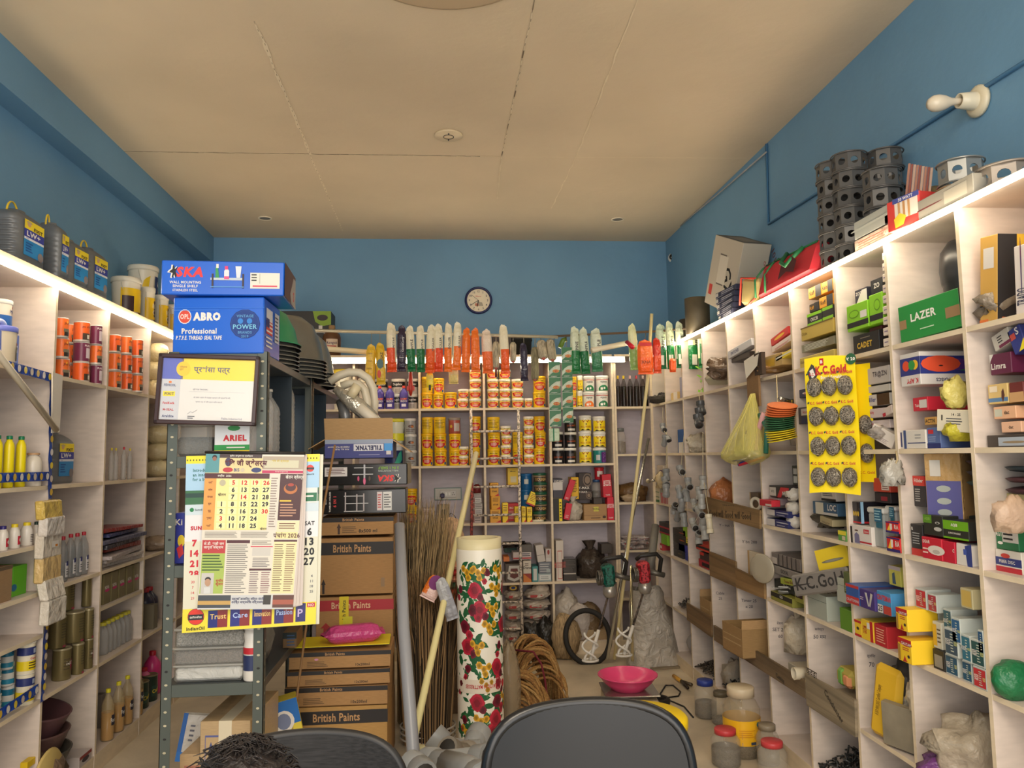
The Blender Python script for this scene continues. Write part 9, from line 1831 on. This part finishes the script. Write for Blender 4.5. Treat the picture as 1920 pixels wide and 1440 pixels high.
for i,(w0,w1) in enumerate(((600,733),(601,732))):fb(w0,w1,1203,1300,Yf,'brown carton hidden behind the front pile, %s'%('lower','upper')[i],CBD,(),z=[0,zC/2+.002][i],d=.34,**{**K_,'jit':0});C.objects[-1].scale.z=(zC/2-.002)/max(.01,(at((w0+w1)/2,1203,Yf).z-[0,zC/2+.002][i]))
RB=(176,44,54)
fb(592,738,1118,1203,Yf,'brown paint carton with red band and yellow tape, under the black banded one',CBD,BPN(hc=RB,tc=(226,190,150),ex=[('F','p',[(.1,.1),(.16,.1),(.16,.3),(.2,.3),(.13,.42),(.06,.3),(.1,.3)],(170,50,50)),('F','r',.3,.3,.42,1,(226,206,40)),('F','t','ish Paints',.36,.7,.08,BLK,{'rot':90,'wm':.5}),('F','r',.35,.02,.47,.55,(220,214,60)),('F','t','B 9',.41,.25,.1,BLK,{'rot':90,'wm':.3,'b':.04})],z0=.68,z1=.92),z=zC+.004,d=.36,**K_)
zD=zz(1118,Yf)+.008
fb(596,738,1008,1114,Yf,'large brown paint carton with black band and arrow, upper back pile',CBD,BPN(ex=UP+[('F','r',.83,.12,.88,.28,(150,120,86))],z0=.70,z1=.92),z=zD,d=.36,rot=.5,**K_)
zE=zz(1008,Yf)+.012
fb(600,738,969,1004,Yf,'smaller brown paint carton marked 8x500 under the black bathroom cartons',CBD,BPN(ex=[('F','t','8x500 ml',.65,.22,.2,BLK,{'wm':.25}),('F','p',[(.24,.05),(.27,.05),(.27,.4),(.285,.4),(.255,.65),(.225,.4),(.24,.4)],(70,50,40)),('F','l',.3,.1,.5,.5,4,(110,84,56))]),z=zE,d=.34,**K_)
zF=zz(969,Yf)+.016;DKB=(30,30,32)
def rod(x0,x1,z):return('F','r',x0,z-.02,x1,z+.02,(190,190,190))
fb(599,762,917,964,Yf-.02,'black carton lettered 6 IN 1 with rack picture, lower of two',DKB,[('F','t','TUMBLER HOLDER',.12,.5,.07,WHITE,{'rot':90,'wm':.85}),('F','t','WITH',.075,.5,.06,WHITE,{'rot':90,'wm':.35}),('F','t','6 IN 1',.175,.5,.13,(214,60,60),{'rot':90,'wm':.6,'b':.05}),rod(.28,.5,.72),rod(.28,.5,.1),('F','r',.29,.08,.305,.88,(180,170,170)),('F','r',.42,.1,.435,.8,(180,170,170)),('F','r',.5,.1,.515,.82,(180,170,170)),rod(.29,.56,.42),('F','r',.66,.12,.72,.88,(220,206,206)),('F','r',.73,.12,.83,.88,(220,220,216)),('F','l',.67,.2,.71,.8,6,(190,60,60)),('F','l',.74,.2,.82,.8,6,(90,90,90))],z=zF,d=.3,rot=.8,r=.2,bev=.004,jit=.004)
zG=zz(917,Yf)+.020
fb(602,764,869,914,Yf-.03,'black carton printed upside down with corner shelf picture, upper of two',DKB,ska('F',.82,.3,1.0,True)+[('F','r',.04,.42,.3,.84,(222,216,214)),('F','l',.06,.5,.28,.8,4,(110,80,80)),rod(.36,.6,.5),rod(.38,.6,.8),('F','r',.49,.1,.51,.95,(190,190,196)),('F','d',.43,.3,.012,.12,(206,80,120)),('F','d',.5,.18,.015,.16,(230,110,150)),('F','d',.56,.3,.012,.12,(90,70,60)),('F','t','5 IN 1 SHELF',.78,.78,.12,(140,190,60),{'rot':180,'wm':.3}),('F','t','WALL MOUNTING',.78,.64,.08,(180,190,180),{'rot':180,'wm':.28}),('P','r',0,0,1,1,(150,140,120))],z=zG,d=.3,rot=-1.5,r=.2,bev=.004,jit=.004)
zH=zz(869,Yf)+.024
fb(609,737,824,866,Yf,'open blue and white tile grout carton printed upside down',(54,60,130),[('F','r',0,.78,1,1,(150,160,180)),('F','t','TILELYNK',.63,.55,.26,(40,44,90),{'rot':180,'wm':.42,'b':.06}),('F','r',.42,.4,.86,.76,(214,214,220)),('F','t','TILELYNK',.64,.56,.24,(40,44,90),{'rot':180,'wm':.4,'b':.06}),('F','t','PREMIUM TILE GROUT',.2,.62,.08,WHITE,{'rot':180,'wm':.36}),('F','t','FOR ALL TILES',.25,.5,.08,WHITE,{'rot':180,'wm':.26}),('F','r',.87,.4,.99,.78,(60,150,220)),('F','r',.9,.2,.97,.4,(206,200,196)),('F','l',.5,.15,.85,.25,1,(150,150,190)),('P','r',0,0,1,1,(110,130,170))],z=zH,d=.3,flaps=(('F',18,.118),('P',125,.12),('N',120,.1)))
# pipes and wrapped shower in the open carton
gp=[(618,716,1),(636,704,1),(655,698,1),(674,699,1),(690,710,1),(699,728,1),(702,755,1),(700,790,1)]
cable('waste_pipe','fat white flexible pipe arching out of the open carton, outer loop',[at(x,y,Yf+.16) for x,y,_ in gp],.024,mat((214,204,180),.4),'pipe',12)
cable('waste_pipe','fat white flexible pipe arching out of the open carton, inner loop',[at(x,y,Yf+.06) for x,y in((640,724),(656,718),(672,720),(684,732),(689,752),(688,792))],.022,mat((206,196,172),.4),'pipe',12)
cable('wrapped_tube','silver film wrapped tube slanting out of the open carton',[at(628,728,Yf+.03),at(660,752,Yf+.03),at(688,776,Yf+.04),at(712,800,Yf+.06)],[.02,.045,.045,.035],mat((190,184,168),.2,.5,kind='film'),'tube',12)
cable('paper_tube','white labelled paper tube beside the silver wrapped tube',[at(672,762,Yf-.0),at(716,800,Yf+.02)],.03,mat((216,206,186),.5),'tube',12)
cable('pipe_stub','short cream pipe stub poking up over the wrapped tube',[at(657,744,Yf-.01),at(671,722,Yf-.01)],.026,mat((214,200,164),.4),'pipe',12)
cable('grey_hose','grey hose bundle hanging between rack and open carton',[at(640,752,Yf+.1),at(648,780,Yf+.06),at(650,815,Yf+.1)],.03,mat((120,120,120),.3,.3),'hose',10)
cable('thin_stick','thin bamboo stick leaning on the carton piles',[at(628,834,3.9),at(596,1010,3.85),at(549,1364,3.72),Vector((at(540,1430,3.7).x,3.68,0))],.006,mat((150,112,70),.6),'stick',6)
# seat everything clear of boards, dividers and back panels
bpy.context.view_layer.update()
def meshes(o):return([o] if o.type=='MESH' else[])+[m for c in o.children for m in meshes(c)]
def bounds(o):
 P=[m.matrix_world@Vector(c) for m in meshes(o) for c in m.bound_box]
 return Vector([min(p[i] for p in P) for i in range(3)]),Vector([max(p[i] for p in P) for i in range(3)])
def fit(o,ax,a,c):
 """bring the extent of o along axis ax inside a..c, shrinking it only when it is longer"""
 lo,hi=bounds(o);L=hi[ax]-lo[ax];M_=Matrix.Identity(4)
 if L<=1e-4 or(lo[ax]>=a-1e-4 and hi[ax]<=c+1e-4):return
 k=min(1,(c-a)/L);mid=(lo[ax]+hi[ax])/2;h_=L*k/2;new=min(max(mid,a+h_),c-h_)
 if k<.45:return
 M_[ax][ax]=k;M_[ax][3]=new-mid*k;o.matrix_world=M_@o.matrix_world;bpy.context.view_layer.update()
skipc={'plank','handwriting','garland','light strip','tube light','shelf unit','pipe fitting','string','scrubber card','disc string','rope','pole','pipe','ladder','cable','socket','plug','rod','conduit','trunking'}
units=[('R',0,XRF,1,sorted(RU),RROW,1),('L',0,XLF,-1,sorted([LUf[0]-.9]+LUf),LROW,1),('B',1,YBF,1,[-1.79,-1.27]+BU,BROW,0),('C',1,YBF,1,[BU[-1]+TH,XRF-TH/2],_rows['C'],0)]
xrows={'L':[(LU[1],LU[0],.84),(LUf[0]-1,LU[2],1.24),(LUf[0]-1,LU[2],.84)]}
for o in[o for o in C.objects if o.parent is None and 'category' in o and o['category'] not in skipc]:
 if not meshes(o) or o.name.startswith(('roller_packet','pipe_ring')):continue
 lo,hi=bounds(o);c=(lo+hi)/2
 for(wl,dx,fr_,sg,bs,rows_,ux) in units:
  dep=(c[dx]-fr_)*sg
  if not(0.005<dep<.36):continue
  bay=[(p,q) for p,q in zip(bs,bs[1:]) if p<=c[ux]<q]
  if not bay:continue
  (p,q)=bay[0]
  if c.z<ZT-.02:
   rs=sorted(set(rows_+[z for(a,e,z) in xrows.get(wl,()) if a-.01<=c[ux]<=e+.01]+[ZT]))
   under=max([r for r in rs if r<=c.z] or[rs[0]]);over=min([r for r in rs if r>c.z] or[ZT])
   fit(o,ux,p+TH/2+.001,q-TH/2-.001)
   if sg>0:fit(o,dx,fr_-.12,fr_+.325)
   else:fit(o,dx,fr_-.335,fr_+.12)
   fit(o,2,under,over-TH-.001)
  else:
   if wl=='R':fit(o,0,fr_-.12,XR-.004)
   if wl=='L':fit(o,0,XL+.004,fr_+.12)
  break
